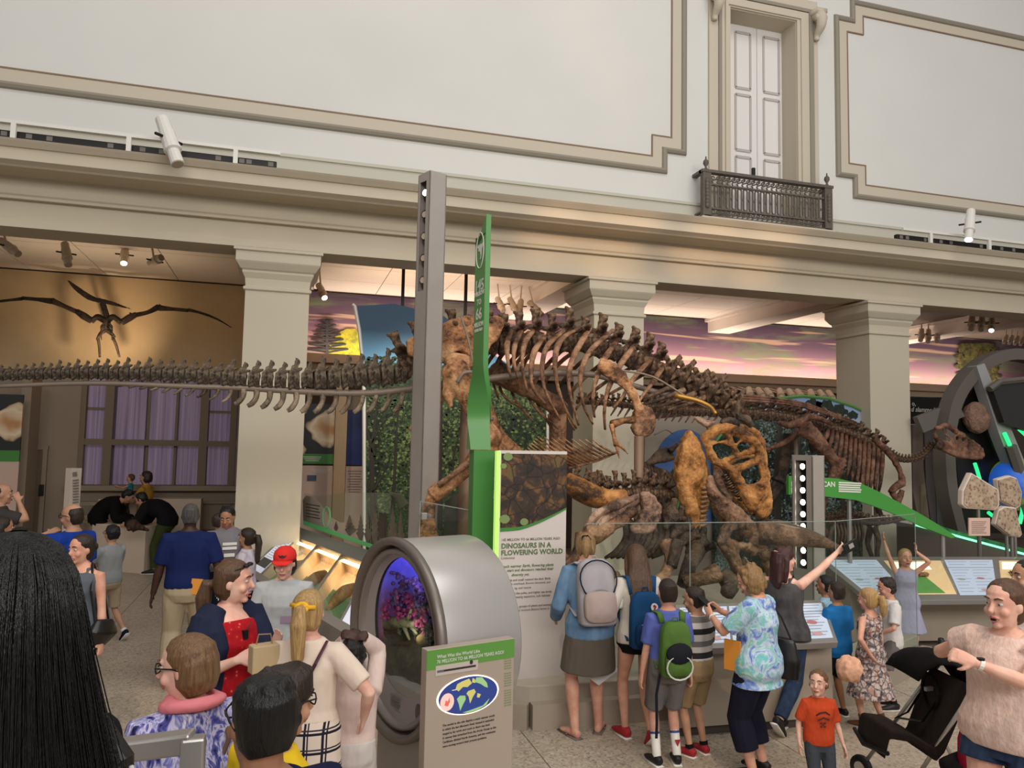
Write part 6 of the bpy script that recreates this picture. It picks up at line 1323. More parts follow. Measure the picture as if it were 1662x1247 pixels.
# ------------------------------------------------------------------ duck-billed dinosaur
dk = thing('duckbill_skeleton', 'brown duck-billed dinosaur skeleton stepping right behind the green wave sign', 'skeleton', (P(1330, 760, 10.2).x, 10.2, 0.34))
YD_ = 10.2
c_ = lin([(940, 652), (1000, 656), (1060, 662), (1130, 668), (1200, 670), (1260, 676), (1320, 688), (1370, 702), (1400, 714), (1425, 726), (1445, 736)])
xs_ = [940+9*i for i in range(29)]+[1201+12*i for i in range(20)]
chain(xs_, c_, lin([(940, .07), (1100, .12), (1200, .15), (1300, .16), (1440, .13)]), ME_DORS, 'vertebra', dk, YD_)
for i in range(18): x_ = 1000+11*i; bt([(x_, c_(x_)+5), (x_-5, c_(x_)+13), (x_-9, c_(x_)+19)], [.018, .014, .008], 'chevron', BN_DUCK, dk, YD_, 6, 2)
for i in range(3): bt([(1100, 652-3*i, YD_-.1), (1200, 650-4*i, YD_-.14), (1300, 660-3*i, YD_-.12), (1390, 690-2*i, YD_-.1)], [.022, .02, .015], 'tendon', BN_DUCK, dk)
neck = spl([(1442, 735, 0), (1458, 745, 0), (1476, 747, 0), (1494, 742, 0), (1508, 730, 0), (1516, 718, 0)], 3)
for a, b in zip(neck, neck[1:]): pa, pb = P(a.x, a.y, YD_-.05), P(b.x, b.y, YD_-.05); mesh_at(ME_NECK, 'neck_vertebra', dk, pa, pb-pa, ((pb-pa).length, .085, .075))
for i in range(13):
    x_ = 1344+7.4*i; y0 = c_(x_)+2; L = lin([(0, 20), (4, 60), (8, 86), (12, 70)])(i)
    for s_ in (-1, 1): bt([(x_, y0, YD_-s_*.08), (x_-1, y0+L*.35, YD_-s_*.36), (x_-4, y0+L*.75, YD_-s_*.4), (x_-7, y0+L, YD_-s_*.3)], [.03, .034, .028, .014], 'rib', BN_DUCK, dk, None, 6, 3)
q = MB(); strut(q, [(1262, 686), (1282, 690), (1300, 684), (1314, 676), (1336, 682), (1352, 690)], [.05, .08, .1, .08, .06, .04], YD_-.22); strut(q, [(1300, 690), (1308, 702), (1304, 712)], [.08, .08, .04], YD_-.22); q.build('ilium', BN_DUCK, dk, remesh=0.024, smooth_it=2, disp=0.04)
bt([(1300, 700, YD_), (1278, 716, YD_), (1250, 728, YD_), (1222, 738, YD_)], [.06, .045, .035, .03], 'ischium', BN_DUCK, dk)
q = MB(); q.tube(spl(B([(1304, 694, 9.85), (1318, 706, 9.82), (1336, 726, 9.8), (1354, 748, 9.8), (1364, 756, 9.8)]), 4), [.14, .12, .1, .09, .14], 10); q.build('femur', BN_DUCK, dk, remesh=0.024, smooth_it=2, disp=0.04)
q = MB(); plate(q, [(1312, 710), (1330, 706), (1350, 712), (1358, 724), (1346, 722), (1330, 732), (1318, 735)], 10.3, .06); q.build('pubis', BN_DARK, dk, remesh=0.026, smooth_it=4)
bt([(1360, 760, 9.8), (1348, 782, 9.85), (1336, 806, 9.9), (1330, 830, 9.9)], [.12, .08, .07, .09], 'tibia', BN_DUCK, dk)
bt([(1282, 706, 10.5), (1276, 736, 10.5), (1268, 770, 10.5), (1262, 782, 10.5)], [.11, .09, .09, .12], 'femur', BN_DARK, dk); bt([(1264, 786, 10.5), (1252, 810, 10.5), (1242, 836, 10.5)], [.11, .07, .08], 'tibia', BN_DARK, dk)
for px, py, Y in ((1330, 830, 9.9), (1242, 836, 10.5)):
    q = MB()
    for dx in (-9, 0, 9): q.tube(spl(B([(px, py, Y), (px+dx*.5, py+22, Y-.05), (px+6+dx*1.4, py+44, Y-.25)]), 3), [.055, .045, .04], 7)
    q.build('foot', BN_DUCK, dk, remesh=0.026, smooth_it=2)
q = MB(); strut(q, [(1418, 712), (1436, 728), (1452, 748), (1462, 770), (1466, 786)], [.07, .08, .07, .06, .08], 9.75); q.build('scapula', BN_DUCK, dk, remesh=0.024, smooth_it=2, disp=0.04)
bt([(1464, 784, 9.75), (1452, 792, 9.75), (1446, 800, 9.75)], [.07, .055, .05], 'humerus', BN_DUCK, dk); bt([(1448, 800, 9.75), (1458, 812, 9.72), (1464, 796, 9.72)], [.05, .04, .04], 'forearm', BN_DUCK, dk)
bt([(1462, 802, 9.72), (1456, 824, 9.7), (1452, 850, 9.7)], [.05, .035, .03], 'forearm', BN_DUCK, dk)
bt([(1420, 800, 10.1), (1426, 826, 10.1), (1436, 850, 10.1)], [.05, .04, .03], 'forearm', BN_DARK, dk)
# duckbill skull
q = MB(); Y = 9.95
strut(q, [(1517, 696), (1536, 692), (1552, 700), (1572, 714), (1590, 726), (1598, 738)], [.05, .07, .06, .05, .05, .03], Y)
strut(q, [(1516, 702), (1520, 714), (1526, 722)], [.05, .05, .07], Y); strut(q, [(1530, 696), (1536, 706), (1546, 712), (1554, 704)], [.03, .035, .035, .035], Y)
strut(q, [(1522, 722), (1540, 726), (1560, 730), (1580, 736), (1597, 742)], [.08, .09, .08, .06, .04], Y); strut(q, [(1520, 724), (1545, 736), (1570, 742), (1594, 744)], [.05, .06, .055, .03], Y-.02); strut(q, [(1556, 706), (1560, 720), (1566, 730)], [.035, .04, .05], Y); strut(q, [(1566, 712), (1580, 726), (1594, 738)], [.035, .035, .03], Y)
plate(q, [(1520, 712), (1530, 712), (1540, 716), (1556, 714), (1570, 718), (1590, 732), (1598, 741), (1580, 744), (1545, 738), (1522, 729)], Y-.02, .05)
q.build('skull', BN_DUCK, dk, remesh=0.02, smooth_it=2, disp=0.05)
for px in (1292, 1420): a = P(px, c_(px)+6, YD_); MB().tube([V((a.x, a.y, 0.3)), a], 0.035, 8).build('support_post', M_BAR, dk)

# ------------------------------------------------------------------ two small skeletons
sm = thing('small_plant_eater_skeleton', 'small dark plant-eater skeleton with a long thin tail under the green wave sign', 'skeleton', (P(1400, 890, 9.2).x, 9.2, 0.34))
chain([1346+6.5*i for i in range(22)], lin([(1346, 848), (1380, 842), (1410, 850), (1440, 848), (1490, 838)]), lin([(1346, .08), (1410, .075), (1490, .03)]), ME_DORS, 'vertebra', sm, 9.2)
for i in range(9):
    x_ = 1352+5.6*i
    for s_ in (-1, 1): bt([(x_, 848, 9.2), (x_+4, 866, 9.2-s_*.18), (x_+1, 884, 9.2-s_*.15)], [.018, .02, .01], 'rib', BN_DARK, sm, None, 6, 3)
bt([(1418, 856, 9.1), (1426, 876, 9.05), (1424, 900, 9.05), (1432, 926, 9.0)], [.05, .035, .03, .04], 'leg_bone', BN_DARK, sm); bt([(1414, 856, 9.35), (1408, 882, 9.35), (1416, 908, 9.3), (1410, 926, 9.3)], [.05, .035, .03, .04], 'leg_bone', BN_DARK, sm)
bt([(1352, 856, 9.1), (1346, 880, 9.05), (1356, 910, 9.0)], [.04, .03, .02], 'leg_bone', BN_DARK, sm)
for x_ in (1376, 1424): a = P(x_, 848, 9.2); MB().tube([a, V((a.x, a.y, .33))], .014, 6).build('support_post', M_BAR, sm)
bs = thing('crouching_skeleton', 'dark small horned skeleton in front of the round blue picture', 'skeleton', (P(1085, 800, 10.4).x, 10.4, 0.34))
q = MB(); strut(q, [(1044, 760), (1060, 748), (1078, 744), (1094, 742)], [.06, .09, .1, .07], 10.4); strut(q, [(1060, 742), (1074, 732), (1090, 730)], [.05, .07, .05], 10.4); q.build('skull', BN_DARK, bs, remesh=0.026, smooth_it=2)
bt([(1088, 732, 10.35), (1098, 722, 10.3), (1106, 720, 10.3)], [.05, .03, .01], 'horn', BN_DARK, bs)
for i in range(8): bt([(1046+5*i, 752+2*i, 10.4), (1050+5*i, 768+2*i, 10.2), (1046+5*i, 782+2*i, 10.3)], [.03, .025, .01], 'rib', BN_DARK, bs, None, 6, 3)
q = MB(); strut(q, [(1078, 768), (1086, 790), (1078, 812), (1084, 830)], [.09, .11, .12, .08], 10.4); strut(q, [(1094, 760), (1100, 790), (1092, 822)], [.06, .07, .06], 10.3); strut(q, [(1060, 770), (1052, 800), (1058, 840)], [.05, .05, .06], 10.4); q.build('body_bones', BN_DARK, bs, remesh=0.026, smooth_it=2)
bt([(1080, 828, 10.4), (1078, 850, 10.4), (1074, 885, 10.4)], [.07, .05, .06], 'leg_bone', BN_DARK, bs); bt([(1058, 838, 10.4), (1056, 860, 10.4), (1050, 890, 10.4)], [.06, .05, .06], 'leg_bone', BN_DARK, bs)
bt([(1062, 706, 11.6), (1080, 698, 11.6), (1092, 704, 11.6)], [.012, .012], 'mount_wire', M_BAR, bs)

# ------------------------------------------------------------------ flying reptile on the wall
YP = 16.2; STR = 0.5
pt = thing('flying_reptile_skeleton', 'flying reptile skeleton with spread wings on the lit wall at upper left', 'skeleton', P(172, 520, YP))
BN_P = bone('bone_ptero', (30, 22, 16), (44, 32, 24), (70, 52, 38))
q = MB(); strut(q, [(110, 455), (124, 468), (144, 482), (162, 489)], [.04, .10, .12, .08], YP-.15); strut(q, [(160, 487), (180, 492), (200, 498), (214, 502)], [.09, .085, .05, .02], YP-.15); q.build('crested_skull', BN_P, pt, remesh=0.022, smooth_it=2)
for i in range(8): a = P(167+1*i, 494+3.2*i, YP); MB().ell(a, (.06, .05, .045), None, 8, 5).build('neck_vertebra', BN_P, pt, smooth=True)
for pts, rr in (([(172, 522), (182, 515), (187, 516), (197, 524)], [.06, .06, .05, .055]), ([(197, 524), (210, 516), (222, 510)], [.06, .07, .05]), ([(222, 511), (240, 507), (258, 498)], [.045, .04, .06]), ([(258, 500), (282, 502), (306, 504)], [.06, .035, .035]), ([(306, 503), (322, 507), (338, 512)], [.035, .025, .025]), ([(338, 512), (356, 520), (376, 532)], [.025, .018, .008]),
        ([(172, 522), (160, 515), (155, 516), (148, 522)], [.06, .06, .05, .055]), ([(149, 521), (136, 513), (124, 505)], [.06, .07, .05]), ([(124, 506), (104, 497), (84, 488)], [.045, .04, .06]), ([(84, 489), (60, 486), (36, 484)], [.06, .035, .035]), ([(36, 485), (18, 487), (0, 489)], [.035, .025, .025]), ([(0, 489), (-24, 494), (-50, 504)], [.025, .018, .008]),
        ([(262, 496), (258, 500)], [.05, .05])):
    bt(pts, rr, 'wing_bone', BN_P, pt, YP, 8, 4)
q = MB(); strut(q, [(174, 518), (173, 528), (172, 540)], [.12, .16, .08], YP); q.build('breastbone', BN_P, pt, remesh=0.024, smooth_it=2)
for s_ in (-1, 1):
    bt([(172+s_*2, 536), (172+s_*9, 542), (172+s_*14, 552 if s_ < 0 else 548)], [.05, .035, .03], 'leg_bone', BN_P, pt, YP); bt([(172+s_*11-(2 if s_ < 0 else 0), 548), (173+s_*(12 if s_ < 0 else 16), 562), (173+s_*(11 if s_ < 0 else 21), 580)], [.03, .025, .02], 'leg_bone', BN_P, pt, YP)
    for i in range(4): bt([(173+s_*3, 524+4*i), (173+s_*9, 530+4*i), (173+s_*8, 540+4*i)], [.016, .014, .008], 'rib', BN_P, pt, YP-.1, 6, 3)
    bt([(173+s_*37, 508), (173+s_*44, 510)], [.014, .01], 'finger', BN_P, pt, YP-.05)
bt([(172, 530, 16.2), (172, 532, 17.3)], [.02, .02], 'wall_bracket', M_BAR, pt)
# ================================================================== PEOPLE
SKINS = {}
def skin(n, c, c2=None):
    if n in SKINS: return SKINS[n]
    t = NT('skin_'+n); co = t.coord(); no = t.noise(co, 9, 3); c2 = c2 or tuple(int(x*0.9) for x in c)
    r = t.ramp(no, 'Fac', [(0.35, rgb(*c2)), (0.65, rgb(*c))]); t.l(r, 'Color', t.b, 'Base Color')
    t.b.inputs['Subsurface Weight'].default_value = 0.0
    SKINS[n] = t.fin(0.5, spec=0.35); return SKINS[n]
SK_L = skin('light', (222, 170, 146), (206, 146, 122)); SK_M = skin('tan', (200, 150, 120)); SK_O = skin('olive', (178, 128, 98)); SK_D = skin('brown', (96, 62, 46)); SK_DD = skin('dark', (66, 42, 32))
SK_P = skin('pale', (232, 188, 168), (218, 162, 142))
def hairm(n, c, c2):
    if 'hair_'+n in MATS: return MATS['hair_'+n]
    t = NT('hair_'+n); co = t.coord((46, 46, 3)); no = t.noise(co, 1.6, 4, 0.7)
    r = t.ramp(no, 'Fac', [(0.3, rgb(*c2)), (0.7, rgb(*c))]); t.l(r, 'Color', t.b, 'Base Color'); t.bump(no, 'Fac', 0.7, 0.012)
    MATS['hair_'+n] = t.fin(0.42, spec=0.5); return MATS['hair_'+n]
H_BLACK = hairm('black', (15, 12, 12), (5, 5, 5)); H_DKBR = hairm('dark_brown', (52, 36, 26), (24, 16, 12)); H_BR = hairm('brown', (100, 70, 46), (58, 38, 24))
H_BLOND = hairm('blonde', (202, 166, 108), (140, 104, 62)); H_DBLOND = hairm('dark_blonde', (164, 128, 80), (104, 76, 46)); H_AUB = hairm('auburn', (74, 34, 30), (40, 16, 16)); H_GREY = hairm('grey', (92, 88, 86), (44, 40, 40)); H_LBR = hairm('light_brown', (134, 98, 62), (84, 58, 36))
M_EYE = mat('eye_white', (198, 188, 180), 0.35); M_IRIS = mat('iris', (40, 26, 18), 0.2); M_LIP = mat('lip', (186, 104, 96), 0.45); M_LIPD = mat('lip_dark', (110, 66, 58), 0.45)
def cloth(n, c, c2=None, rough=0.85, scale=4.0, bump=0.8, **kw):
    return mat('cloth_'+n, c, rough, scale=scale, bump=bump, var=0.0 if c2 else 0.10, col2=c2, spec=0.15, dist=0.05 if not c2 else .015, stretch=(1, 1, .55), detail=3, **kw)
def pattern(n, f):
    if n in MATS: return MATS[n]
    t = NT(n); f(t); MATS[n] = t.fin(0.85, spec=0.15); return MATS[n]
def add(a, b): return V(a)+V(b)
def ik(a, t, l1, l2, hint):
    a, t = V(a), V(t); d = t-a; L = min(d.length, (l1+l2)*0.999); d.normalize(); t = a+d*L
    c = (l1*l1+L*L-l2*l2)/(2*l1*L); c = max(-1, min(1, c)); h = V(hint); h = (h-d*h.dot(d))
    if h.length < 1e-5: h = V((0, 0, -1))-d*d.z*-1
    h.normalize(); return a+d*(l1*c)+h*(l1*math.sqrt(max(0, 1-c*c))), t
def person(label, pos, H, head_deg, **k):
    """one figure; local +Y is the way it faces, units for a 1.72 m adult"""
    hs = k.get('hs', 1.0); wd = k.get('w', 1.0); zl = k.get('zl', 0.0)
    s = H/(1.49+0.235*hs)
    root = thing(k.get('name', 'person'), label, 'person', (pos[0], pos[1], zl), rz=-R(head_deg), world=False, scale=s)
    if k.get('group'): root['group'] = k['group']
    vx = k.get('vox', 0.0085)/s
    lean = R(k.get('lean', 0)); side = R(k.get('side', 0)); twist = R(k.get('twist', 0))
    N = 24; z0 = 0.92; path = [V((0, 0, z0))]; zz = [z0]; an = [0.0]
    for i in range(N):
        u = (i+0.5)/N; a = lean*min(1, u/0.55); ds = (1.49-z0)/N
        path.append(path[-1]+V((math.sin(side)*ds*min(1, u*2), math.sin(a)*ds, math.cos(a)*ds))); zz.append(z0+(1.49-z0)*(i+1)/N); an.append(lean*min(1, (i+1)/N/0.55))
    hipy = -0.45*math.sin(lean)*0.35
    def T(p):
        x, y, z = p
        if z <= z0: return V((x, y+hipy*max(0, (z-0.5)/0.42), z))
        i = min(N-1, (z-z0)/(1.49-z0)*N); j = int(i); f = i-j
        c = path[j].lerp(path[min(N, j+1)], f); a = an[j]*(1-f)+an[min(N, j+1)]*f
        tw = twist*min(1, (z-z0)/0.4); x, y = x*math.cos(tw)-y*math.sin(tw), x*math.sin(tw)+y*math.cos(tw)
        e = z-zz[-1] if z > zz[-1] else 0
        return c+V((x, y*math.cos(a)+e*math.sin(a), -y*math.sin(a)+e*math.cos(a)))+V((0, hipy, 0))
    fem = k.get('fem', 0); kid = k.get('kid', 0); sw = k.get('sh', 0.185 if not fem else 0.168)*(0.9 if kid else 1)
    # torso sections: z, half width, half depth, centre y
    hip = (0.178 if fem else 0.165)*wd; wai = (0.132 if fem else 0.148)*wd*(1.06 if kid else 1); che = (0.150 if fem else 0.165)*(wd*0.5+0.5)
    tors = [(0.79, hip*0.80, 0.10*wd, 0), (0.86, hip*0.98, 0.120*wd, -0.012), (0.95, hip*0.98, 0.122*wd, -0.008), (1.06, wai*1.03, 0.102*wd, 0.0), (1.14, wai*1.04, 0.102*wd, 0.0), (1.24, che, 0.118*(wd*.6+.4)+(0.018 if fem else 0), 0.008), (1.32, che*1.08, 0.112+(0.01 if fem else 0), 0.0), (1.37, sw*0.95, 0.088, -0.008), (1.405, sw*0.76, 0.072, -0.012), (1.435, sw*0.54, 0.062, -0.014), (1.465, 0.068, 0.058, -0.014)]
    def tube_t(q, secs, grow=0.0, n=16, zlo=None, zhi=None):
        pts, rr = [], []
        for z, a, b, y in secs:
            pts.append(T((0, y, z))); rr.append((a+grow, b+grow))
        q.tube(pts, rr, n, side=(1, 0, 0) if abs(twist) < 0.1 else (math.cos(twist*.6), math.sin(twist*.6), 0))
    def cut(zlo, zhi):
        def at(z):
            for (a, b) in zip(tors, tors[1:]):
                if a[0] <= z <= b[0]:
                    f = (z-a[0])/(b[0]-a[0]); return tuple(a[i]*(1-f)+b[i]*f for i in range(4))
            return tors[0] if z < tors[0][0] else tors[-1]
        ss = [at(zlo)] if zlo >= tors[0][0] else [(zlo,)+tors[0][1:]]
        return [(zlo,)+ss[0][1:]]+[t_ for t_ in tors if zlo+0.01 < t_[0] < zhi-0.01]+[(zhi,)+at(zhi)[1:]]
    # head
    neck = T((0, -0.005, 1.49)); hy, hp, hr_ = (R(v) for v in (k.get('head', (0, 0, 0))+(0,))[:3])
    hl = lean*0.55
    M = Matrix.Rotation(-hy, 3, 'Z') @ Matrix.Rotation(-(hp+hl), 3, 'X') @ Matrix.Rotation(hr_, 3, 'Y')
    hc = neck + M @ V((0, 0.012, 0.118*hs))
    def Hd(p): return hc + M @ (V(p)*hs)
    def Hq(q0):
        q = MB(); q.v = [Hd(v) for v in q0.v]; q.f = q0.f; q.mi = q0.mi; return q
    def merge(a, b): a.add(b.v, b.f); return a
    face = MB(); rg = [(-.119, .034, .024, .022), (-.108, .026, .046, .052), (-.075, .014, .060, .076), (-.035, .002, .069, .090), (.015, -.004, .0755, .098), (.055, -.008, .0745, .097), (.088, -.012, .061, .080), (.108, -.014, .036, .05), (.117, -.014, .01, .014)]
    face.tube([V((0, y, z)) for z, y, a, b in rg], [(a, b) for z, y, a, b in rg], 18, side=(1, 0, 0))
    face.tube([V((0, .090, .022)), V((0, .101, -.004)), V((0, .112, -.026)), V((0, .104, -.038))], [.008, .011, .0155, .009], 8, side=(1, 0, 0))
    for sx in (-1, 1):
        face.ell((sx*.076, -.006, -.006), (.011, .022, .032), None, 8, 6); face.ell((sx*.040, .066, -.032), (.026, .022, .024), None, 8, 6)
    face.ell((0, .082, .034), (.050, .014, .011), None, 10, 6); face.ell((0, .083, -.066), (.026, .013, .013), None, 8, 6); face.ell((0, .066, -.1), (.028, .024, .018), None, 8, 6)
    body = MB(); tube_t(body, tors); body.tube([T((0, -.012, 1.42)), T((0, -.008, 1.47)), hc+M @ V((0, -.012, -.05*hs))], [.06, .052 if fem or kid else .058, .054], 10)
    merge(body, Hq(face))
    # arms
    l1, l2 = 0.285, 0.25; J = {}
    hs_ = k.get('hands', 1.0)
    for i, sx in ((0, -1), (1, 1)):
        S_ = T((sx*sw, -0.01, 1.365)); t_ = k.get('arms', (None, None))[i]
        if t_ is None: t_ = (sx*(0.245+0.05*(wd-1)), 0.03, 0.83)
        hint = (sx*0.5, -1, -0.3); hd = None
        if len(t_) > 3: hint = t_[3:6]
        if len(t_) > 6: hd = V(t_[6:9])
        E, W = ik(S_, t_[:3], l1, l2, hint); J[i] = (S_, E, W)
        aw = k.get('arm', 1.0)*(0.88 if fem or kid else 1)*(0.5+0.5*wd)
        body.tube([T((sx*sw*.7, -0.01, 1.365)), S_, S_.lerp(E, .35), S_.lerp(E, .9), E, E.lerp(W, .25), E.lerp(W, .75), W], [.05*aw, .054*aw, .048*aw, .040*aw, .039*aw, .041*aw, .030*aw, .025*aw], 10)
        d = (W-E).normalized() if hd is None else hd.normalized()
        pn = V((-sx, 0, 0)); pn = (pn-d*pn.dot(d)); pn = pn.normalized() if pn.length > .1 else V((0, 1, 0)); sd_ = d.cross(pn)
        if sd_.dot(V((0, 1, 0.3))) < 0: sd_ = -sd_    # thumb side
        hsz = hs_*(0.95 if fem else 1.0)*(0.5+0.5*hs)
        body.tube([W-d*.01, W+d*.03*hsz, W+d*.07*hsz, W+d*.092*hsz], [(.026*hsz, .018*hsz), (.036*hsz, .017*hsz), (.041*hsz, .015*hsz), (.038*hsz, .012*hsz)], 10, side=sd_)
        curl = k.get('curl', 0.55)
        for j, (o_, L) in enumerate(((.030, .066), (.010, .074), (-.010, .069), (-.029, .055))):
            b0 = W+d*.082*hsz+sd_*o_*hsz; p_ = [b0]; dd = d.copy()
            for seg, f in enumerate((.45, .32, .23)):
                ca = curl*(0.5+0.5*seg); dd = (d*math.cos(ca*(seg+1)*.6)+pn*math.sin(ca*(seg+1)*.6)+sd_*o_*2).normalized(); p_.append(p_[-1]+dd*L*f*hsz)
            body.tube(p_, [.0105*hsz, .0098*hsz, .009*hsz, .007*hsz], 6)
        b0 = W+d*.025*hsz+sd_*.03*hsz; body.tube([b0, b0+(d*.6+sd_*.7+pn*.25).normalized()*.035*hsz, b0+(d*.85+sd_*.6+pn*.5).normalized()*.062*hsz], [.014*hsz, .0115*hsz, .008*hsz], 6)
    # legs
    Lg = {}
    for i, sx in ((0, -1), (1, 1)):
        Hj = T((sx*hip*0.52, 0, 0.88)); ft = k.get('feet', (None, None))[i]
        if ft is None: ft = (sx*0.10, 0.0, 0.085)
        Kn, An = ik(Hj, ft[:3], 0.42, 0.405, (sx*0.05, 1, 0))
        lw_ = k.get('leg', 1.0)*(0.55+0.45*wd)*(0.9 if kid else 1)
        body.tube([Hj+V((0, 0, .04)), Hj.lerp(Kn, .3), Hj.lerp(Kn, .75), Kn, Kn.lerp(An, .3), Kn.lerp(An, .7), An, An-V((0, 0, .03))], [.088*lw_, .086*lw_, .064*lw_, .054*lw_, .057*lw_, .042*lw_, .035*lw_, .036*lw_], 12)
        toe = V(ft[3:6]) if len(ft) > 3 else V((sx*0.18, 1, 0)); toe.normalize(); up_ = V((0, 0, 1)) if abs(toe.z) < .8 else V((0, 1, 0)); sd_ = toe.cross(up_).normalized(); upf = sd_.cross(toe)
        Lg[i] = (Hj, Kn, An, toe, sd_, upf)
        fz = -0.045
        body.tube([An+toe*-.055+upf*(fz), An+toe*-.02+upf*(fz+.004), An+toe*.07+upf*(fz+.0), An+toe*.15+upf*(fz-.012), An+toe*.19+upf*(fz-.014)], [(.028, .03), (.034, .036), (.04, .03), (.042, .02), (.026, .012)], 10, side=sd_)
    sk = k.get('skin', SK_L)
    body.build('body', sk, root, remesh=vx, smooth_it=2)
    # clothes
    def leg_path(i, f0, f1):
        Hj, Kn, An = Lg[i][:3]; P3 = [Hj+V((0, 0, .04)), Hj.lerp(Kn, .3), Hj.lerp(Kn, .75), Kn, Kn.lerp(An, .3), Kn.lerp(An, .7), An]; rr = [.088, .086, .066, .057, .058, .046, .042]
        fs = [0, .15, .38, .5, .65, .85, 1.0]; lw_ = k.get('leg', 1.0)*(0.55+0.45*wd)*(0.9 if kid else 1)
        def at(f):
            for a in range(6):
                if fs[a] <= f <= fs[a+1]: u = (f-fs[a])/(fs[a+1]-fs[a]); return P3[a].lerp(P3[a+1], u), (rr[a]*(1-u)+rr[a+1]*u)*lw_
            return P3[-1], rr[-1]*lw_
        pp = [at(f0)]+[(P3[a], rr[a]*lw_) for a in range(7) if f0+.02 < fs[a] < f1-.02]+[at(f1)]
        return pp
    def arm_path(i, f1):
        S_, E, W = J[i]; sx = -1 if i == 0 else 1; aw = k.get('arm', 1.0)*(0.88 if fem or kid else 1)*(0.5+0.5*wd)
        P3 = [T((sx*sw*.5, -.01, 1.36)), S_, S_.lerp(E, .4), S_.lerp(E, .9), E, E.lerp(W, .25), E.lerp(W, .75), W]; rr = [.052, .056, .052, .045, .044, .045, .035, .031]; fs = [-.3, 0, .2, .45, .5, .625, .875, 1.0]
        out = []
        for a in range(8):
            if fs[a] < f1-.02: out.append((P3[a], rr[a]*aw))
            else:
                u = (f1-fs[a-1])/(fs[a]-fs[a-1]); out.append((P3[a-1].lerp(P3[a], u), (rr[a-1]*(1-u)+rr[a]*u)*aw)); break
        return out
    top = k.get('top')
    if top:
        mt, hem, sl = top['m'], top.get('hem', .86), top.get('sl', .3); g = top.get('g', .014); fl_ = top.get('flare', 0.0)
        q = MB(); secs = cut(max(hem, .80), top.get('neck', 1.445))
        if hem < .80: secs = [(hem, secs[0][1]*1.06+fl_, secs[0][2]*1.06+fl_, secs[0][3])]+secs
        secs = [(z, a+g+fl_*max(0, (1.15-z)/(1.15-hem)), b+g+fl_*max(0, (1.15-z)/(1.15-hem)), y) for z, a, b, y in secs]
        tube_t(q, secs, 0, 20)
        if fem and top.get('bust', 1):
            for sx in (-1, 1): c_ = T((sx*.068, .085*(wd*.6+.4), 1.235)); q.ell(c_, (.068*(wd*.5+.5), .062, .066), None, 10, 8)
        if sl > 0:
            for i in (0, 1):
                ap_ = arm_path(i, sl); n_ = len(ap_); q.tube([p for p, r in ap_], [r+g+top.get('sfl', .006)*max(0, j-1)/(n_-1) for j, (p, r) in enumerate(ap_)], 12)
        else:
            for i, sx in ((0, -1), (1, 1)): q.tube([T((sx*.085, -.01, 1.36)), T((sx*.085, -.012, 1.43))], [(.03, .075), (.022, .055)], 10, side=(1, 0, 0))
        q.build(top.get('name', 'shirt'), mt, root, remesh=max(vx, .008), smooth_it=5)
    ov = k.get('over')
    if ov:
        q = MB()
        for sx in (-1, 1):
            pts, rr = [], []
            for z, a, b, y in cut(max(ov.get('hem', .9), .8), 1.44): pts.append(T((sx*(a*.70+.014), y-.024, z))); rr.append((a*.34+.03, b+.03))
            q.tube(pts, rr, 14, side=(1, 0, 0))
        for i in (0, 1): ap_ = arm_path(i, ov.get('sl', .98)); q.tube([p for p, r in ap_], [r+.032 for p, r in ap_], 12)
        q.build(ov.get('name', 'cardigan'), ov['m'], root, remesh=max(vx, .009), smooth_it=2)
    bt_ = k.get('bottom')
    if bt_:
        kind, mt, ln = bt_['k'], bt_['m'], bt_.get('len', 1.0); g = bt_.get('g', .012); q = MB(); w0 = bt_.get('waist', 1.0)
        if kind == 'skirt':
            zb = bt_['hem']; secs = cut(.86, w0); secs = [(zb, secs[0][1]+.03+bt_.get('flare', .03), secs[0][2]+.035+bt_.get('flare', .03), secs[0][3]), ((zb+.86)/2+.05, secs[0][1]+.028, secs[0][2]+.03, secs[0][3])]+[(z, a+.014, b+.014, y) for z, a, b, y in secs]
            tube_t(q, secs, 0, 22)
        else:
            tube_t(q, cut(.775, w0), g, 18)
            for i in (0, 1):
                pp = leg_path(i, 0.0, ln); n_ = len(pp); q.tube([p for p, r in pp], [r+g+bt_.get('loose', .006)*(j/(n_-1)) for j, (p, r) in enumerate(pp)], 14)
        q.build(bt_.get('name', {'skirt': 'skirt', 'short': 'shorts', 'pant': 'trousers'}[kind]), mt, root, remesh=max(vx, .008), smooth_it=2)
    if k.get('shoes'):
        sm_, so = k['shoes'] if isinstance(k['shoes'], tuple) else (k['shoes'], M_WHITE)
        for i in (0, 1):
            Hj, Kn, An, toe, sd_, upf = Lg[i]
            q = MB().tube([An+toe*-.066+upf*-.038, An+toe*-.03+upf*-.03, An+toe*.04+upf*-.036, An+toe*.13+upf*-.052, An+toe*.2+upf*-.06], [(.032, .038), (.042, .05), (.046, .042), (.047, .028), (.03, .016)], 12, side=sd_)
            if not k.get('sandal'): q.tube([An+upf*-.03, An+upf*.012], [.045, .044], 10)
            sh = q.build('shoe', sm_, root, remesh=.012, smooth_it=2) if not k.get('sandal') else None
            sl_ = MB().tube([An+toe*-.07+upf*-.078, An+toe*.06+upf*-.078, An+toe*.21+upf*-.078], [(.04, .01), (.046, .01), (.036, .009)], 12, side=sd_)
            if sh: sl_.build('sole', so, sh, smooth=True)
            else:
                sl_.build('sandal', sm_, root, smooth=True); MB().tube([An+toe*.06+upf*-.07+sd_*.045, An+toe*.09+upf*-.035, An+toe*.06+upf*-.07-sd_*.045], [.009, .01, .009], 6).build('sandal_strap', sm_, root)
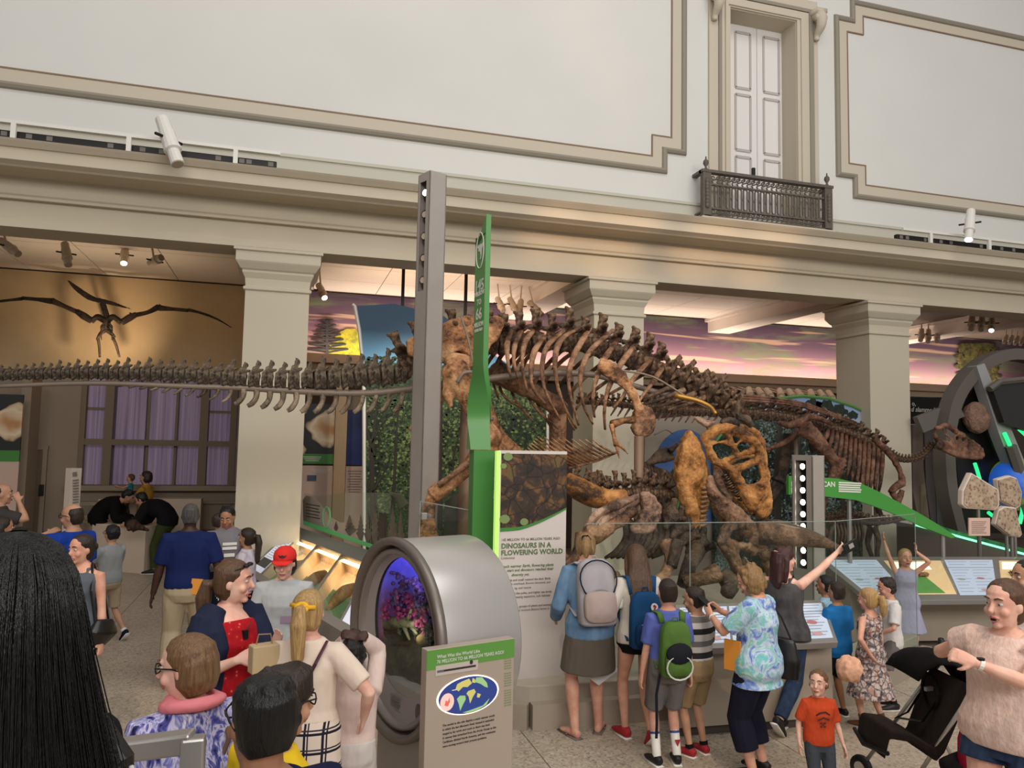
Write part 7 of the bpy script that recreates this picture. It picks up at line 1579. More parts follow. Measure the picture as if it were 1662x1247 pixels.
    if k.get('sock'):
        for i in (0, 1): Hj, Kn, An = Lg[i][:3]; a = An.lerp(Kn, k.get('sockh', .25)); MB().tube([An-V((0, 0, .02)), An, a], [.042, .041, .045], 12).build('sock', k['sock'], root, smooth=True)
    # face features
    if k.get('face', 1):
        for sx in (-1, 1):
            c = Hd((sx*.031, .0800, .010)); q = MB(); q.ell(c, V((.0128, .0115, .0092))*hs, None, 10, 8, 0); d = M @ V((0.0, 1, -0.05)); q.ell(c+d*.0052*hs, .0070*hs, None, 8, 6, 1); q.build('eye', [M_EYE, M_IRIS], root, smooth=True)
            MB().tube([Hd((sx*.014, .098, .034)), Hd((sx*.03, .0975, .041)), Hd((sx*.05, .084, .035))], [.0042*hs, .0048*hs, .0025*hs], 6).build('eyebrow', k.get('hairm', H_BR), root)
        lm = M_LIPD if sk in (SK_D, SK_DD) else M_LIP; op = k.get('mouth', 0.0)
        MB().tube([Hd((-.026, .083, -.066)), Hd((-.01, .0985, -.061+op*.006)), Hd((0, .0985, -.063+op*.006)), Hd((.01, .0985, -.061+op*.006)), Hd((.026, .083, -.066))], [.002, .0052*hs, .0048*hs, .0052*hs, .002], 6).tube([Hd((-.024, .083, -.067-op*.004)), Hd((0, .098, -.073-op*.012)), Hd((.024, .083, -.067-op*.004))], [.002, .0066*hs, .002], 6).build('mouth', lm, root, smooth=True)
        if op: MB().ell(Hd((0, .092, -.068-op*.003)), V((.016, .006, .006+op*.007))*hs, M, 8, 6).build('teeth' if k.get('smile') else 'open_mouth', M_EYE if k.get('smile') else M_BLACK, root, smooth=True)
    if k.get('glasses'):
        gm = k['glasses'] if not isinstance(k['glasses'], int) else M_BLACK; q = MB()
        for sx in (-1, 1):
            q.tube([Hd((sx*.034+.024*math.cos(a), .104-.008*abs(math.cos(a)), .010+.019*math.sin(a))) for a in [i*PI/6 for i in range(13)]], .0028*hs, 5)
            q.tube([Hd((sx*.058, .098, .016)), Hd((sx*.082, .02, .014)), Hd((sx*.083, -.02, .0))], .0032*hs, 5)
        q.tube([Hd((-.012, .108, .014)), Hd((.012, .108, .014))], .0028*hs, 5); q.build('glasses', gm, root)
    # hair
    st = k.get('hair', 'short'); hm = k.get('hairm', H_BR); q = MB()
    def cap(gx=.012, low=.0, fr_=0.0):
        rgc = [(-.075-low, -.046, .050, .040), (-.045-low, -.036, .063+gx, .058), (-.01, -.030, .071+gx, .072), (.03, -.022+fr_*.3, .073+gx, .082+fr_*.3), (.06, -.013+fr_*.5, .070+gx, .090+fr_*.5), (.085, -.012+fr_*.5, .060+gx, .080+fr_*.4), (.105, -.013, .046+gx*.8, .063), (.119, -.014, .029+gx*.6, .041), (.128, -.014, .010, .014)]
        q.tube([V((0, y-.004, z)) for z, y, a, b in rgc], [(a+.004, b+.009) for z, y, a, b in rgc], 18, side=(1, 0, 0))
    rnh = random.Random(int(H*1000)+len(label))
    def tufts(n_, sz, z0_=-.03):
        for i in range(n_):
            a = rnh.uniform(0, 2*PI); z = rnh.uniform(z0_, .11); r_ = math.sqrt(max(0, 1-(z/.135)**2)); p_ = V((.080*r_*math.cos(a), -.018+.092*r_*math.sin(a), z))
            if p_.y > .03 and z < .07: continue
            q.ell(p_, (sz, sz, sz*1.3), None, 7, 5)
    if st in ('short', 'crew'): cap(.004 if st == 'crew' else .010, -.0, k.get('fringe', 0)); tufts(26 if st == 'short' else 0, .018)
    elif st == 'balding':
        q.tube([V((0, -.05, -.08)), V((0, -.045, -.03)), V((0, -.035, .03)), V((0, -.03, .075))], [(.055, .04), (.078, .064), (.084, .074), (.07, .066)], 16, side=(1, 0, 0))
    elif st in ('long', 'pony', 'bun', 'bob', 'wavybob'):
        cap(.012, .02, k.get('fringe', 0))
        if st == 'long':
            L = k.get('hlen', .34); q.tube([V((0, -.035, .07)), V((0, -.06, -.02)), V((0, -.075, -.12)), V((0, -.095, -.2)), V((0, -.10, -.12-L)), V((0, -.098, -.16-L))], [(.08, .07), (.092, .07), (.1, .055), (.115, .042), (.10, .03), (.06, .016)], 16, side=(1, 0, 0))
            for sx in (-1, 1): q.tube([V((sx*.06, .02, .07)), V((sx*.085, .0, 0)), V((sx*.09, -.02, -.1)), V((sx*.1, -.04, -.2))], [.02, .026, .03, .016], 8)
        elif st == 'pony':
            L = k.get('hlen', .24); zt_ = k.get('pz', .03); q.ell((0, -.11, zt_), (.03, .03, .03)); q.tube([V((0, -.10, zt_)), V((0, -.15, zt_)), V((0, -.165, zt_-.08)), V((0, -.155, zt_-L)), V((0, -.15, zt_-L-.05))], [.024, .036, .046, .036, .01], 12)
        elif st == 'bun': q.ell((0, -.125, k.get('pz', .0)), (.042, .036, .042))
        else:
            q.tube([V((0, -.03, .105)), V((0, -.03, .08)), V((0, -.035, .02)), V((0, -.04, -.05)), V((0, -.05, -.1))], [(.04, .05), (.072, .08), (.092, .088), (.096, .082), (.07, .055)], 18, side=(1, 0, 0))
            if st == 'wavybob': tufts(60, .026, -.09)
    if st != 'none': Hq(q).build('hair', hm, root, remesh=max(vx*.8, .006), smooth_it=1)
    P_ = dict(root=root, T=T, Hd=Hd, J=J, Lg=Lg, M=M, hc=hc, s=s, R=Matrix.Rotation(-R(head_deg), 3, 'Z'), tors=cut, hs=hs, vx=vx)
    P_['W'] = lambda p: V((pos[0], pos[1], zl)) + P_['R'] @ (V(p)*s)
    return P_
def world_thing(pr, name, label, cat):
    """an Empty that stands on the figure's own frame, for what the figure carries"""
    o = thing(name, label, cat, pr['root'].location, rz=pr['root'].rotation_euler.z, world=False, scale=pr['s']); return o
def at_px(px, py, z): g = G(px, py, z); return (g.x, g.y)

# --- cloth patterns
def f_tie(t):
    co = t.coord(); n1 = t.noise(co, 7, 4, .6, 1.0); n2 = t.noise(co, 16, 3)
    r1 = t.ramp(n1, 'Fac', [(0.3, rgb(60, 70, 150)), (0.42, rgb(120, 150, 206)), (0.5, rgb(206, 218, 226)), (0.58, rgb(120, 196, 192)), (0.68, rgb(196, 210, 170))]); r2 = t.ramp(n2, 'Fac', [(.45, (.82, .86, .95, 1)), (.6, (1, 1, 1, 1))])
    m_ = t.n('ShaderNodeMix', data_type='RGBA', blend_type='MULTIPLY'); m_.inputs[0].default_value = 1; t.l(r1, 'Color', m_, 6); t.l(r2, 'Color', m_, 7); t.l(m_, 2, t.b, 'Base Color')
def f_flor(t):
    co = t.coord(); v = t.n('ShaderNodeTexVoronoi'); v.inputs['Scale'].default_value = 28; t.l(co, 'Vector', v, 'Vector'); r = t.ramp(v, 'Distance', [(.0, rgb(228, 140, 120)), (.16, rgb(206, 84, 74)), (.24, rgb(172, 26, 34)), (1, rgb(150, 18, 30))]); t.l(r, 'Color', t.b, 'Base Color')
def f_ikat(t):
    co = t.coord((1, 1, .35)); n = t.noise(co, 18, 3, .65, .6); r = t.ramp(n, 'Fac', [(.34, rgb(28, 30, 58)), (.45, rgb(84, 84, 156)), (.52, rgb(196, 190, 210)), (.58, rgb(96, 98, 172)), (.68, rgb(226, 220, 226))]); t.l(r, 'Color', t.b, 'Base Color')
def f_plaid(t):
    co = t.coord(); out = None
    sx = t.n('ShaderNodeSeparateXYZ'); t.l(co, 'Vector', sx, 0)
    def bands(o, sc, w0, w1, ph=0.0):
        m1 = t.n('ShaderNodeMath', operation='MULTIPLY_ADD'); t.l(sx, o, m1, 0); m1.inputs[1].default_value = sc; m1.inputs[2].default_value = ph; f = t.n('ShaderNodeMath', operation='FRACT'); t.l(m1, 0, f, 0)
        return t.ramp(f, 0, [(0, (0, 0, 0, 1)), (w0, (1, 1, 1, 1)), (w1, (0, 0, 0, 1))], 'CONSTANT')
    a, b = bands(0, 11, .55, .68), bands(0, 11, .76, .84); c, d = bands(2, 10, .55, .68), bands(2, 10, .76, .84)
    x1 = t.mix((a, 'Color'), rgb(224, 206, 190), rgb(34, 32, 46)); x2 = t.mix((b, 'Color'), x1, rgb(40, 38, 52)); x3 = t.mix((c, 'Color'), x2, rgb(34, 32, 46)); x4 = t.mix((d, 'Color'), x3, rgb(56, 50, 62)); t.l(x4[0], 2, t.b, 'Base Color')
def f_stripe(t):
    co = t.coord(); sx = t.n('ShaderNodeSeparateXYZ'); t.l(co, 'Vector', sx, 0); m1 = t.n('ShaderNodeMath', operation='MULTIPLY_ADD'); t.l(sx, 2, m1, 0); m1.inputs[1].default_value = 4.1; m1.inputs[2].default_value = .1; f = t.n('ShaderNodeMath', operation='FRACT'); t.l(m1, 0, f, 0)
    r = t.ramp(f, 0, [(0, rgb(188, 182, 178)), (.28, rgb(44, 42, 46)), (.52, rgb(190, 184, 180)), (.76, rgb(112, 106, 106))], 'CONSTANT'); t.l(r, 'Color', t.b, 'Base Color')
def f_dress(t):
    co = t.coord(); v = t.n('ShaderNodeTexVoronoi', feature='DISTANCE_TO_EDGE'); v.inputs['Scale'].default_value = 13; n = t.noise(co, 14, 2); t.l(co, 'Vector', v, 'Vector'); r = t.ramp(n, 'Fac', [(.40, rgb(116, 106, 108)), (.5, rgb(206, 196, 190)), (.6, rgb(176, 140, 128))]); e = t.ramp(v, 'Distance', [(.03, (.36, .3, .32, 1)), (.14, (1, 1, 1, 1))])
    m_ = t.n('ShaderNodeMix', data_type='RGBA', blend_type='MULTIPLY'); m_.inputs[0].default_value = 1; t.l(r, 'Color', m_, 6); t.l(e, 'Color', m_, 7); t.l(m_, 2, t.b, 'Base Color')
P_TIE, P_FLOR, P_IKAT, P_PLAID, P_STRIPE, P_DRESS = (pattern(n, f) for n, f in (('tie_dye', f_tie), ('red_floral', f_flor), ('blue_ikat', f_ikat), ('black_plaid', f_plaid), ('grey_stripes', f_stripe), ('dress_print', f_dress)))
C_BLK = cloth('black', (22, 21, 23)); C_NAVY = cloth('navy', (26, 28, 44)); C_KHAKI = cloth('khaki', (178, 160, 132)); C_CREAM = cloth('cream', (226, 206, 188)); C_GREY = cloth('grey', (150, 146, 144)); C_WHT = cloth('white', (220, 214, 210)); C_DENIM = cloth('denim', (52, 68, 96), (38, 50, 74), scale=14); C_CHAMB = cloth('chambray', (112, 142, 172), (92, 120, 152), scale=9)
LEA_B = mat('black_leather', (20, 18, 18), 0.35, spec=.5); SH_RED = mat('red_canvas', (168, 40, 46), .7); SH_BLK = mat('black_shoe', (24, 22, 24), .5); SH_TAN = mat('tan_boot', (120, 78, 56), .7)

# ------------------------------------------------------------------ far left
# man with dark polo
p = person('man in a navy polo and khaki trousers walking away, orange paper in back pocket', (-.86, 8.35), 1.76, -4, skin=SK_DD, hair='crew', hairm=H_GREY, w=1.15, top=dict(m=cloth('polo_blue', (24, 36, 82)), hem=.9, sl=.42, g=.022), bottom=dict(k='pant', m=C_KHAKI, len=.99, g=.018, loose=.025), shoes=(SH_BLK, M_BLACK), feet=((-.12, -.16, .13, -.1, .75, -.65), (.13, .05, .085)), arms=((-.30, .02, .84), (.31, .05, .86)), vox=.011)
o = tag(MB().box(p['W']((.09, -.16, .93)), (.105, .012, .15), Matrix.Rotation(R(6), 3, 'Y')).build('orange_paper', mat('orange_paper', (216, 140, 52), .7), origin=p['W']((.09, -.16, .93))), 'folded orange paper sticking out of the khaki back pocket', 'paper')
q = MB()
for i in range(3): q.box(p['W']((.27+.012*i, .0, .97-.02*i)), (.008, .17, .3), Matrix.Rotation(R(10+4*i), 3, 'X'))
tag(q.build('papers', mat('paper_white', (214, 214, 216), .7), origin=p['W']((.27, 0, .9))), 'white folded papers held at the right side of the man in the navy polo', 'paper')
person('boy with short brown hair half hidden behind the navy polo', at_px(357, 831, 1.45), 1.45, 60, skin=SK_O, hair='crew', hairm=H_DKBR, kid=1, hs=1.12, top=dict(m=cloth('dull_grey', (96, 92, 96)), sl=.3), bottom=dict(k='short', m=C_NAVY, len=.5), vox=.012)
p = person('tall boy in a grey printed T-shirt looking down beside the navy polo', at_px(372, 817, 1.66), 1.66, 165, skin=SK_O, hair='short', hairm=H_BLACK, hs=1.03, head=(25, 22), top=dict(m=cloth('grey_tee', (128, 124, 130)), sl=.35), bottom=dict(k='short', m=C_NAVY, len=.5), shoes=SH_BLK, arms=((-.12, .26, 1.0), (.13, .27, 1.0)), vox=.011)
for z_, s_, mt_ in ((1.27, .04, M_WHITE), (1.22, .04, M_WHITE), (1.14, .05, M_WHITE), (1.075, .04, mat('red_print', (170, 60, 64), .6))):
    MB().box(p['T']((0, .14, z_)), (.16 if s_ < .045 else .12, .008, s_*.8)).build('chest_print', mt_, p['root'])
person('girl in a white hooded top with curly brown ponytail, side on', at_px(402, 855, 1.40), 1.40, 292, skin=SK_O, fem=1, kid=1, hs=1.12, hair='pony', hairm=H_DKBR, hlen=.3, pz=.02, top=dict(m=cloth('white_hood', (206, 200, 206), (176, 160, 186), scale=9), sl=.95, g=.02, bust=0), bottom=dict(k='pant', m=C_NAVY, len=.97), shoes=SH_BLK, vox=.011)
p = person('man in a royal blue T-shirt and glasses, hand to his chin, by the touch table', at_px(121, 815, 1.74), 1.74, 300, skin=SK_M, hair='balding', hairm=H_DKBR, w=1.3, glasses=1, head=(-12, 4), top=dict(m=cloth('royal_blue', (26, 60, 150)), sl=.4, g=.022), bottom=dict(k='pant', m=C_NAVY), arms=((-.10, .19, 1.42, -1, 0, -.4), None), vox=.011, shoes=SH_BLK)
p = person('smiling dark-haired woman in a grey tank top with a black shoulder bag', at_px(136, 864, 1.62), 1.62, 205, skin=SK_L, fem=1, hair='bun', hairm=H_DKBR, mouth=.7, smile=1, head=(12, 4), top=dict(m=cloth('slate_tank', (92, 98, 108)), sl=0, neck=1.38), bottom=dict(k='pant', m=C_BLK), shoes=SH_BLK, vox=.009)
b = world_thing(p, 'shoulder_bag', 'slouchy black leather bag hanging beside the smiling woman', 'bag')
MB().tube([p['T']((-.20, .02, .80)), p['T']((-.24, .0, .90)), p['T']((-.23, -.02, 1.0))], [(.10, .05), (.17, .085), (.1, .04)], 12, side=(0, 1, 0)).build('bag_body', LEA_B, b, remesh=.014, smooth_it=3)
MB().tube([p['T']((-.22, .08, .98)), p['T']((-.17, .09, 1.25)), p['T']((-.10, .0, 1.47)), p['T']((-.15, -.1, 1.25)), p['T']((-.22, -.09, .98))], [(.014, .006)], 6).build('strap', LEA_B, b)
p = person('boy in a grey long-sleeved shirt and khaki shorts walking left with a phone', at_px(183, 850, 1.36), 1.36, 312, skin=SK_M, kid=1, hs=1.14, hair='short', hairm=H_BLACK, glasses=1, top=dict(m=cloth('heather', (150, 152, 152)), sl=.95, g=.026), bottom=dict(k='short', m=C_KHAKI, len=.48, g=.022), shoes=(C_NAVY, M_WHITE), sock=M_WHITE, sockh=.12, feet=((-.09, .16, .085), (.11, -.26, .14, .15, .8, -.7)), arms=((-.07, .34, 1.12, -1, -.4, -.4), (.10, .33, 1.1, 1, -.4, -.4)), vox=.011)
o = tag(MB().box(p['W']((-.02, .44, 1.13)), (.16, .012, .085), p['R'] @ Matrix.Rotation(R(25), 3, 'X')).build('phone', M_BLACK, origin=p['W']((-.02, .44, 1.13)), bevel=.004), 'black phone held out by the boy in grey', 'phone')
# people at the table and window
person('woman in a mustard top with a brown bob holding a toddler by the window', (P(236, 800, 16.3).x, 16.3), P(236, 763, 16.3).z, 285, skin=SK_M, fem=1, hair='bob', hairm=H_DKBR, top=dict(m=cloth('mustard', (176, 132, 52)), sl=.2), bottom=dict(k='pant', m=C_NAVY), arms=((-.10, .34, 1.22), (.10, .34, 1.16)), vox=.014)
person('toddler in a teal top lifted up by the woman in mustard', (P(211, 800, 16.35).x, 16.35), .84, 270, zl=P(211, 769, 16.35).z-.84, skin=SK_M, kid=1, hs=1.45, hair='short', hairm=H_BR, top=dict(m=cloth('teal', (40, 130, 136)), sl=.15), bottom=dict(k='pant', m=C_NAVY, len=.9), arms=((-.12, .46, 1.3), (.12, .46, 1.26)), vox=.014)
person('man all in black bending low over the touch table', (P(262, 830, 15.25).x, 15.0), 1.72, 285, skin=SK_M, hair='short', hairm=H_BLACK, lean=78, head=(0, -12), w=1.12, top=dict(m=C_BLK, sl=.95, g=.04), bottom=dict(k='pant', m=cloth('olive_green', (62, 70, 36)), len=.97), shoes=SH_BLK, arms=((-.16, .5, .86), (.16, .5, .86)), vox=.014)
person('person in a black jacket stooping over the left end of the touch table', (P(178, 830, 15.9).x, 15.7), 1.70, 90, skin=SK_M, hair='short', hairm=H_BLACK, lean=72, w=1.1, top=dict(m=cloth('black_jacket', (16, 15, 16)), sl=.95, g=.04), bottom=dict(k='pant', m=C_BLK, len=.97), shoes=SH_BLK, arms=((-.16, .42, .88), (.16, .42, .88)), vox=.014)
person('bald bearded man in a grey shirt at the far left edge with a hand raised', at_px(4, 783, 1.80), 1.80, 75, skin=SK_M, hair='balding', hairm=H_BLACK, w=1.15, top=dict(m=cloth('charcoal', (66, 62, 62)), sl=.4, g=.02), bottom=dict(k='pant', m=C_NAVY), arms=(None, (.12, .18, 1.5, .5, -.4, -1)), vox=.012)
person('dark-haired person low at the left edge in front of the bald man', at_px(4, 836, 1.62), 1.62, 60, skin=SK_O, fem=1, hair='bob', hairm=H_DKBR, top=dict(m=cloth('plum_grey', (80, 70, 72)), sl=.4), bottom=dict(k='pant', m=C_NAVY), vox=.012)
person('person of whom mostly dark hair shows, just above the black-haired woman', at_px(33, 853, 1.58), 1.58, 20, skin=SK_O, hair='short', hairm=H_BLACK, top=dict(m=C_NAVY, sl=.4), bottom=dict(k='pant', m=C_NAVY), vox=.012)

# ------------------------------------------------------------------ middle left group
p = person('woman in a red floral dress and navy cardigan talking with both hands raised', at_px(378, 904, 1.70), 1.70, 142, skin=SK_P, fem=1, w=1.22, hair='pony', hairm=H_BR, hlen=.2, pz=-.02, head=(-38, 2), mouth=.6, hs=1.05, top=dict(m=P_FLOR, hem=.62, sl=.05, g=.016, flare=.05, name='dress', neck=1.36), over=dict(m=cloth('navy_cardigan', (34, 40, 62)), hem=.80, sl=.72), bottom=dict(k='pant', m=C_NAVY, len=.96), shoes=SH_BLK, arms=((-.04, .36, 1.24, -.5, -.4, -1, .0, .5, .9), (.13, .27, 1.20, .5, -.4, -1, -.8, .4, .35)), curl=.25, vox=.0075)
q = MB()
for sx in (-1, 1): q.ell(p['Hd']((sx*.032, .074, .098)), (.028, .02, .012), p['M'], 10, 6)
q.tube([p['Hd']((-.058, .06, .09)), p['Hd']((-.084, -.03, .05))], .004, 5).tube([p['Hd']((.058, .06, .09)), p['Hd']((.084, -.03, .05))], .004, 5); q.build('sunglasses_on_head', M_BLACK, p['root'])
MB().box(p['T']((.0, .15, 1.30)), (.03, .03, .05)).tube([p['T']((-.01, .15, 1.32)), p['T']((-.05, .14, 1.36))], .004, 4).build('clip_microphone', M_BLACK, p['root'])
p = person('boy in a red baseball cap and light grey T-shirt facing the camera', at_px(464, 886, 1.56), 1.56, 187, skin=SK_P, hair='bob', hairm=H_DKBR, hs=1.06, w=1.12, head=(4, 8), top=dict(m=cloth('pale_grey_tee', (172, 176, 180)), sl=.42, g=.024), bottom=dict(k='short', m=C_NAVY, len=.5), shoes=SH_BLK, vox=.0085)
M_CAP = cloth('cap_red', (204, 48, 44)); q = MB()
q.tube([V((0, -.012, .035)), V((0, -.012, .06)), V((0, -.012, .10)), V((0, -.012, .128)), V((0, -.012, .142))], [(.092, .114), (.094, .116), (.084, .103), (.055, .07), (.015, .02)], 20, side=(1, 0, 0)); q.v = [p['Hd'](v) for v in q.v]
cp = q.build('cap', M_CAP, p['root'], smooth=True)
q = MB(); q.tube([V((0, .085, .048)), V((0, .13, .042)), V((0, .165, .03))], [(.088, .008), (.078, .007), (.04, .005)], 16, side=(1, 0, 0)); q.v = [p['Hd'](v) for v in q.v]; q.build('cap_peak', M_CAP, cp, smooth=True)
q = MB().prism([V((x_*.001, .103-abs(x_)*.0004, .085+z_*.001)) for x_, z_ in ((-34, 12), (-12, 5), (0, 14), (12, 5), (34, 12), (18, -8), (6, -4), (0, -14), (-6, -4), (-18, -8))], V((0, .006, -.001))); q.v = [p['Hd'](v) for v in q.v]; q.build('cap_badge', mat('badge_dark', (60, 30, 50), .6), cp)
MB().box(p['T']((-.05, .14, 1.13)), (.11, .008, .06)).build('chest_print', mat('faded_print', (140, 120, 140), .6), p['root'])
p = person('blonde woman in a cream T-shirt and plaid skirt seen from behind, yellow hair tie', at_px(503, 952, 1.62), 1.62, 22, skin=SK_P, fem=1, w=1.14, hair='pony', hairm=H_BLOND, hlen=.26, pz=.04, top=dict(m=C_CREAM, hem=1.0, sl=.40, g=.016), bottom=dict(k='skirt', m=P_PLAID, hem=.40, waist=1.03, flare=.04), shoes=SH_BLK, arms=((-.14, .24, 1.0), (.31, .10, .98, 1, -.5, -.3)), vox=.0085)
q = MB(); q.tube([V((.03*math.cos(a), -.125+.012*math.sin(a), .045+.02*math.sin(a))) for a in [i*PI/5 for i in range(11)]], .014, 8).tube([V((-.07, -.10, .055)), V((0, -.135, .05)), V((.07, -.10, .045))], .013, 7); q.v = [p['Hd'](v) for v in q.v]; q.build('hair_tie', mat('yellow_ribbon', (236, 176, 40), .6), p['root'], smooth=True)
b = world_thing(p, 'crossbody_bag', 'dark purple crossbody strap with small bag on the blonde woman in cream', 'bag')
MB().tube([p['T']((.13, -.05, 1.44)), p['T']((.10, -.145, 1.34)), p['T']((.02, -.152, 1.18)), p['T']((-.08, -.14, 1.02)), p['T']((-.17, -.06, .95))], [(.012, .005)], 6, side=(1, 0, .5)).build('strap', mat('plum_leather', (74, 40, 48), .5), b)
MB().box(p['T']((-.22, .0, .9)), (.07, .2, .15)).build('bag_body', mat('plum_leather', (74, 40, 48), .5), b, bevel=.02)
b = thing('paper_bag', 'plain brown paper bag carried in front of the blonde woman in cream', 'bag', P(433, 1060, 3.95))
c_ = P(428, 1068, 4.3); MB().box(c_, (.14, .08, .14), Matrix.Rotation(R(20), 3, 'Z')).build('bag_body', mat('kraft_paper', (186, 160, 124), .8, bump=.4, scale=8), b, bevel=.006); MB().tube([c_+V((-.04, 0, .07)), c_+V((-.03, 0, .12)), c_+V((.03, 0, .12)), c_+V((.04, 0, .07))], .004, 5).build('handle', mat('kraft_cord', (150, 124, 92), .8), b)
p = person('child in a pale pink hoodie and white shorts with hands on head', (P(572, 1100, 4.5).x, 4.5), 1.31, 16, skin=SK_DD, kid=1, hs=1.1, hair='short', hairm=H_BLACK, top=dict(m=cloth('pale_pink_hoodie', (220, 196, 186)), sl=.93, g=.026, hem=.84), bottom=dict(k='short', m=cloth('white_shorts', (206, 196, 190)), len=.25, g=.03), arms=((-.03, -.02, 1.73, -.35, 1, .0, .9, -.2, .2), (.05, -.02, 1.74, .4, 1, .0, -.9, -.2, .2)), shoes=SH_BLK, vox=.0085)
# ------------------------------------------------------------------ nearest people
ramp_ = tag(MB().box((-1.3, .7, .30), (4.2, 2.2, .60)).build('viewing_ramp', M_CONC, origin=V((-1.3, .7, 0))), 'raised viewing walkway under the nearest visitors', 'platform')
p = person('nearest woman with very long straight black hair at the left edge, seen from behind', (-.376, 1.32), 1.62, -62, head=(34, 0), zl=.61, skin=SK_L, fem=1, w=1.05, hair='none', face=0, top=dict(m=C_BLK, sl=.5, g=.015), bottom=dict(k='pant', m=C_BLK), shoes=SH_BLK, vox=.008)
SEC = [(.168, -.012, .012, .016), (.160, -.012, .036, .046), (.141, -.014, .060, .076), (.100, -.017, .080, .100), (.035, -.021, .094, .112), (-.04, -.027, .106, .114), (-.12, -.038, .118, .106), (-.2, -.06, .130, .09), (-.32, -.085, .138, .07), (-.48, -.095, .136, .055), (-.62, -.095, .124, .042), (-.74, -.09, .1, .03)]
def hpt(i, a, r=1.0, e=0.0): z, y, rx, ry = SEC[i]; return V((rx*r*math.cos(a)+max(0, -z)*.07+e, y+ry*r*math.sin(a), z))
q = MB(); q.rings([[hpt(i, 2*PI*j/64, 1+.012*math.sin(j*2.4)+.008*math.sin(j*5.1)) for j in range(64)] for i in range(12)], True, True); q.v = [p['Hd'](v) for v in q.v]
hb = q.build('hair', H_BLACK, p['root'], smooth=True, sub=1)
q = MB(); rnh = random.Random(2)
for i in range(900):
    a = rnh.uniform(0, 2*PI); r0 = rnh.uniform(1.0, 1.03); e = rnh.gauss(0, .008); dr = rnh.gauss(0, .05); n_ = rnh.randint(9, 12)
    q.tube([hpt(j, a+dr*j/12, r0, e*(j/11)**2) for j in range(0, n_)], [.0009, .0014, .0013, .0012, .0008], 3, cap=False)
q.v = [p['Hd'](v) for v in q.v]; tag(q.build('hair_strands', H_BLACK, p['root'], smooth=True), kind='stuff')
MB().tube([p['T']((.15, .09, 1.40)), p['T']((.155, -.02, 1.45)), p['T']((.15, -.11, 1.36)), p['T']((.16, -.125, 1.1))], [(.016, .004)], 6, side=(1, 0, 0)).build('bag_strap', LEA_B, p['root'])
q = MB()
for i in range(4): q.tube([p['T']((.12+.013*i, -.14, 1.36-.02*i)), p['T']((.15+.016*i, -.145, 1.15)), p['T']((.17+.02*i, -.13, .95))], [.004, .008, .007], 6)
q.build('white_scarf', mat('white_scarf', (196, 188, 186), .8), p['root'], smooth=True)
p = person('woman with a pink scarf and blue patterned top, short brown hair and glasses', (P(312, 1100, 3.2).x, 3.2), P(312, 1022, 3.2).z, 330, skin=SK_P, fem=1, w=1.35, hair='bob', hairm=H_LBR, glasses=1, head=(-42, 6), top=dict(m=P_IKAT, sl=.42, g=.03, hem=.8), bottom=dict(k='pant', m=C_NAVY), shoes=SH_BLK, vox=.007)
q = MB()
for j in range(2): q.tube([p['T']((.085*math.cos(a)*(1+.25*j), -.02+.085*math.sin(a)*(1+.2*j), 1.478-.025*j-.02*math.sin(a))) for a in [i*PI/8 for i in range(17)]], [.018, .024, .018], 8)
q.build('pink_scarf', cloth('pink_scarf', (222, 128, 134), bump=.6), p['root'], remesh=.01, smooth_it=2)
MB().tube([p['T']((.12, .03, 1.44)), p['T']((.09, -.145, 1.33)), p['T']((.0, -.165, 1.15)), p['T']((-.12, -.16, .98))], [(.010, .004)], 6, side=(1, 0, .4)).build('bag_strap', mat('brown_strap', (96, 68, 56), .6), p['root'])
p = person('man with short black hair and dark shirt nearest the bottom edge, seen from behind', (P(425, 1200, 2.3).x, 2.3), P(425, 1086, 2.3).z, -28, skin=SK_O, hair='short', hairm=H_BLACK, glasses=1, w=1.1, top=dict(m=cloth('dark_navy_tee', (24, 30, 58)), sl=.4, g=.02), bottom=dict(k='pant', m=C_NAVY), shoes=SH_BLK, vox=.007)
p = person('youth with glasses and a yellow shirt in profile behind the black-haired man', (P(450, 1150, 2.75).x, 2.75), P(450, 1074, 2.75).z, 62, skin=SK_M, hair='short', hairm=H_DKBR, fringe=.03, glasses=1, top=dict(m=cloth('yellow_tee', (236, 196, 40)), sl=.4), bottom=dict(k='pant', m=C_NAVY), shoes=SH_BLK, head=(0, 6), vox=.007)
hr = thing('handrail', 'silver square handrail corner at the bottom left by the ikat blouse', 'rail', (-.3, 2.0, .6))
a, b_, c_ = P(190, 1222, 1.98), P(314, 1203, 1.90), P(326, 1260, 1.78)
M_ALU = mat('aluminium', (176, 172, 168), .35, metal=.7)
MB().bar(a+V((-.35, .02, -.02)), b_, .05, .045).build('top_bar', M_ALU, hr, bevel=.006); MB().bar(b_+V((0, 0, .01)), V((b_.x+.02, b_.y-.1, .6)), .05, .05).build('post', M_ALU, hr, bevel=.006)
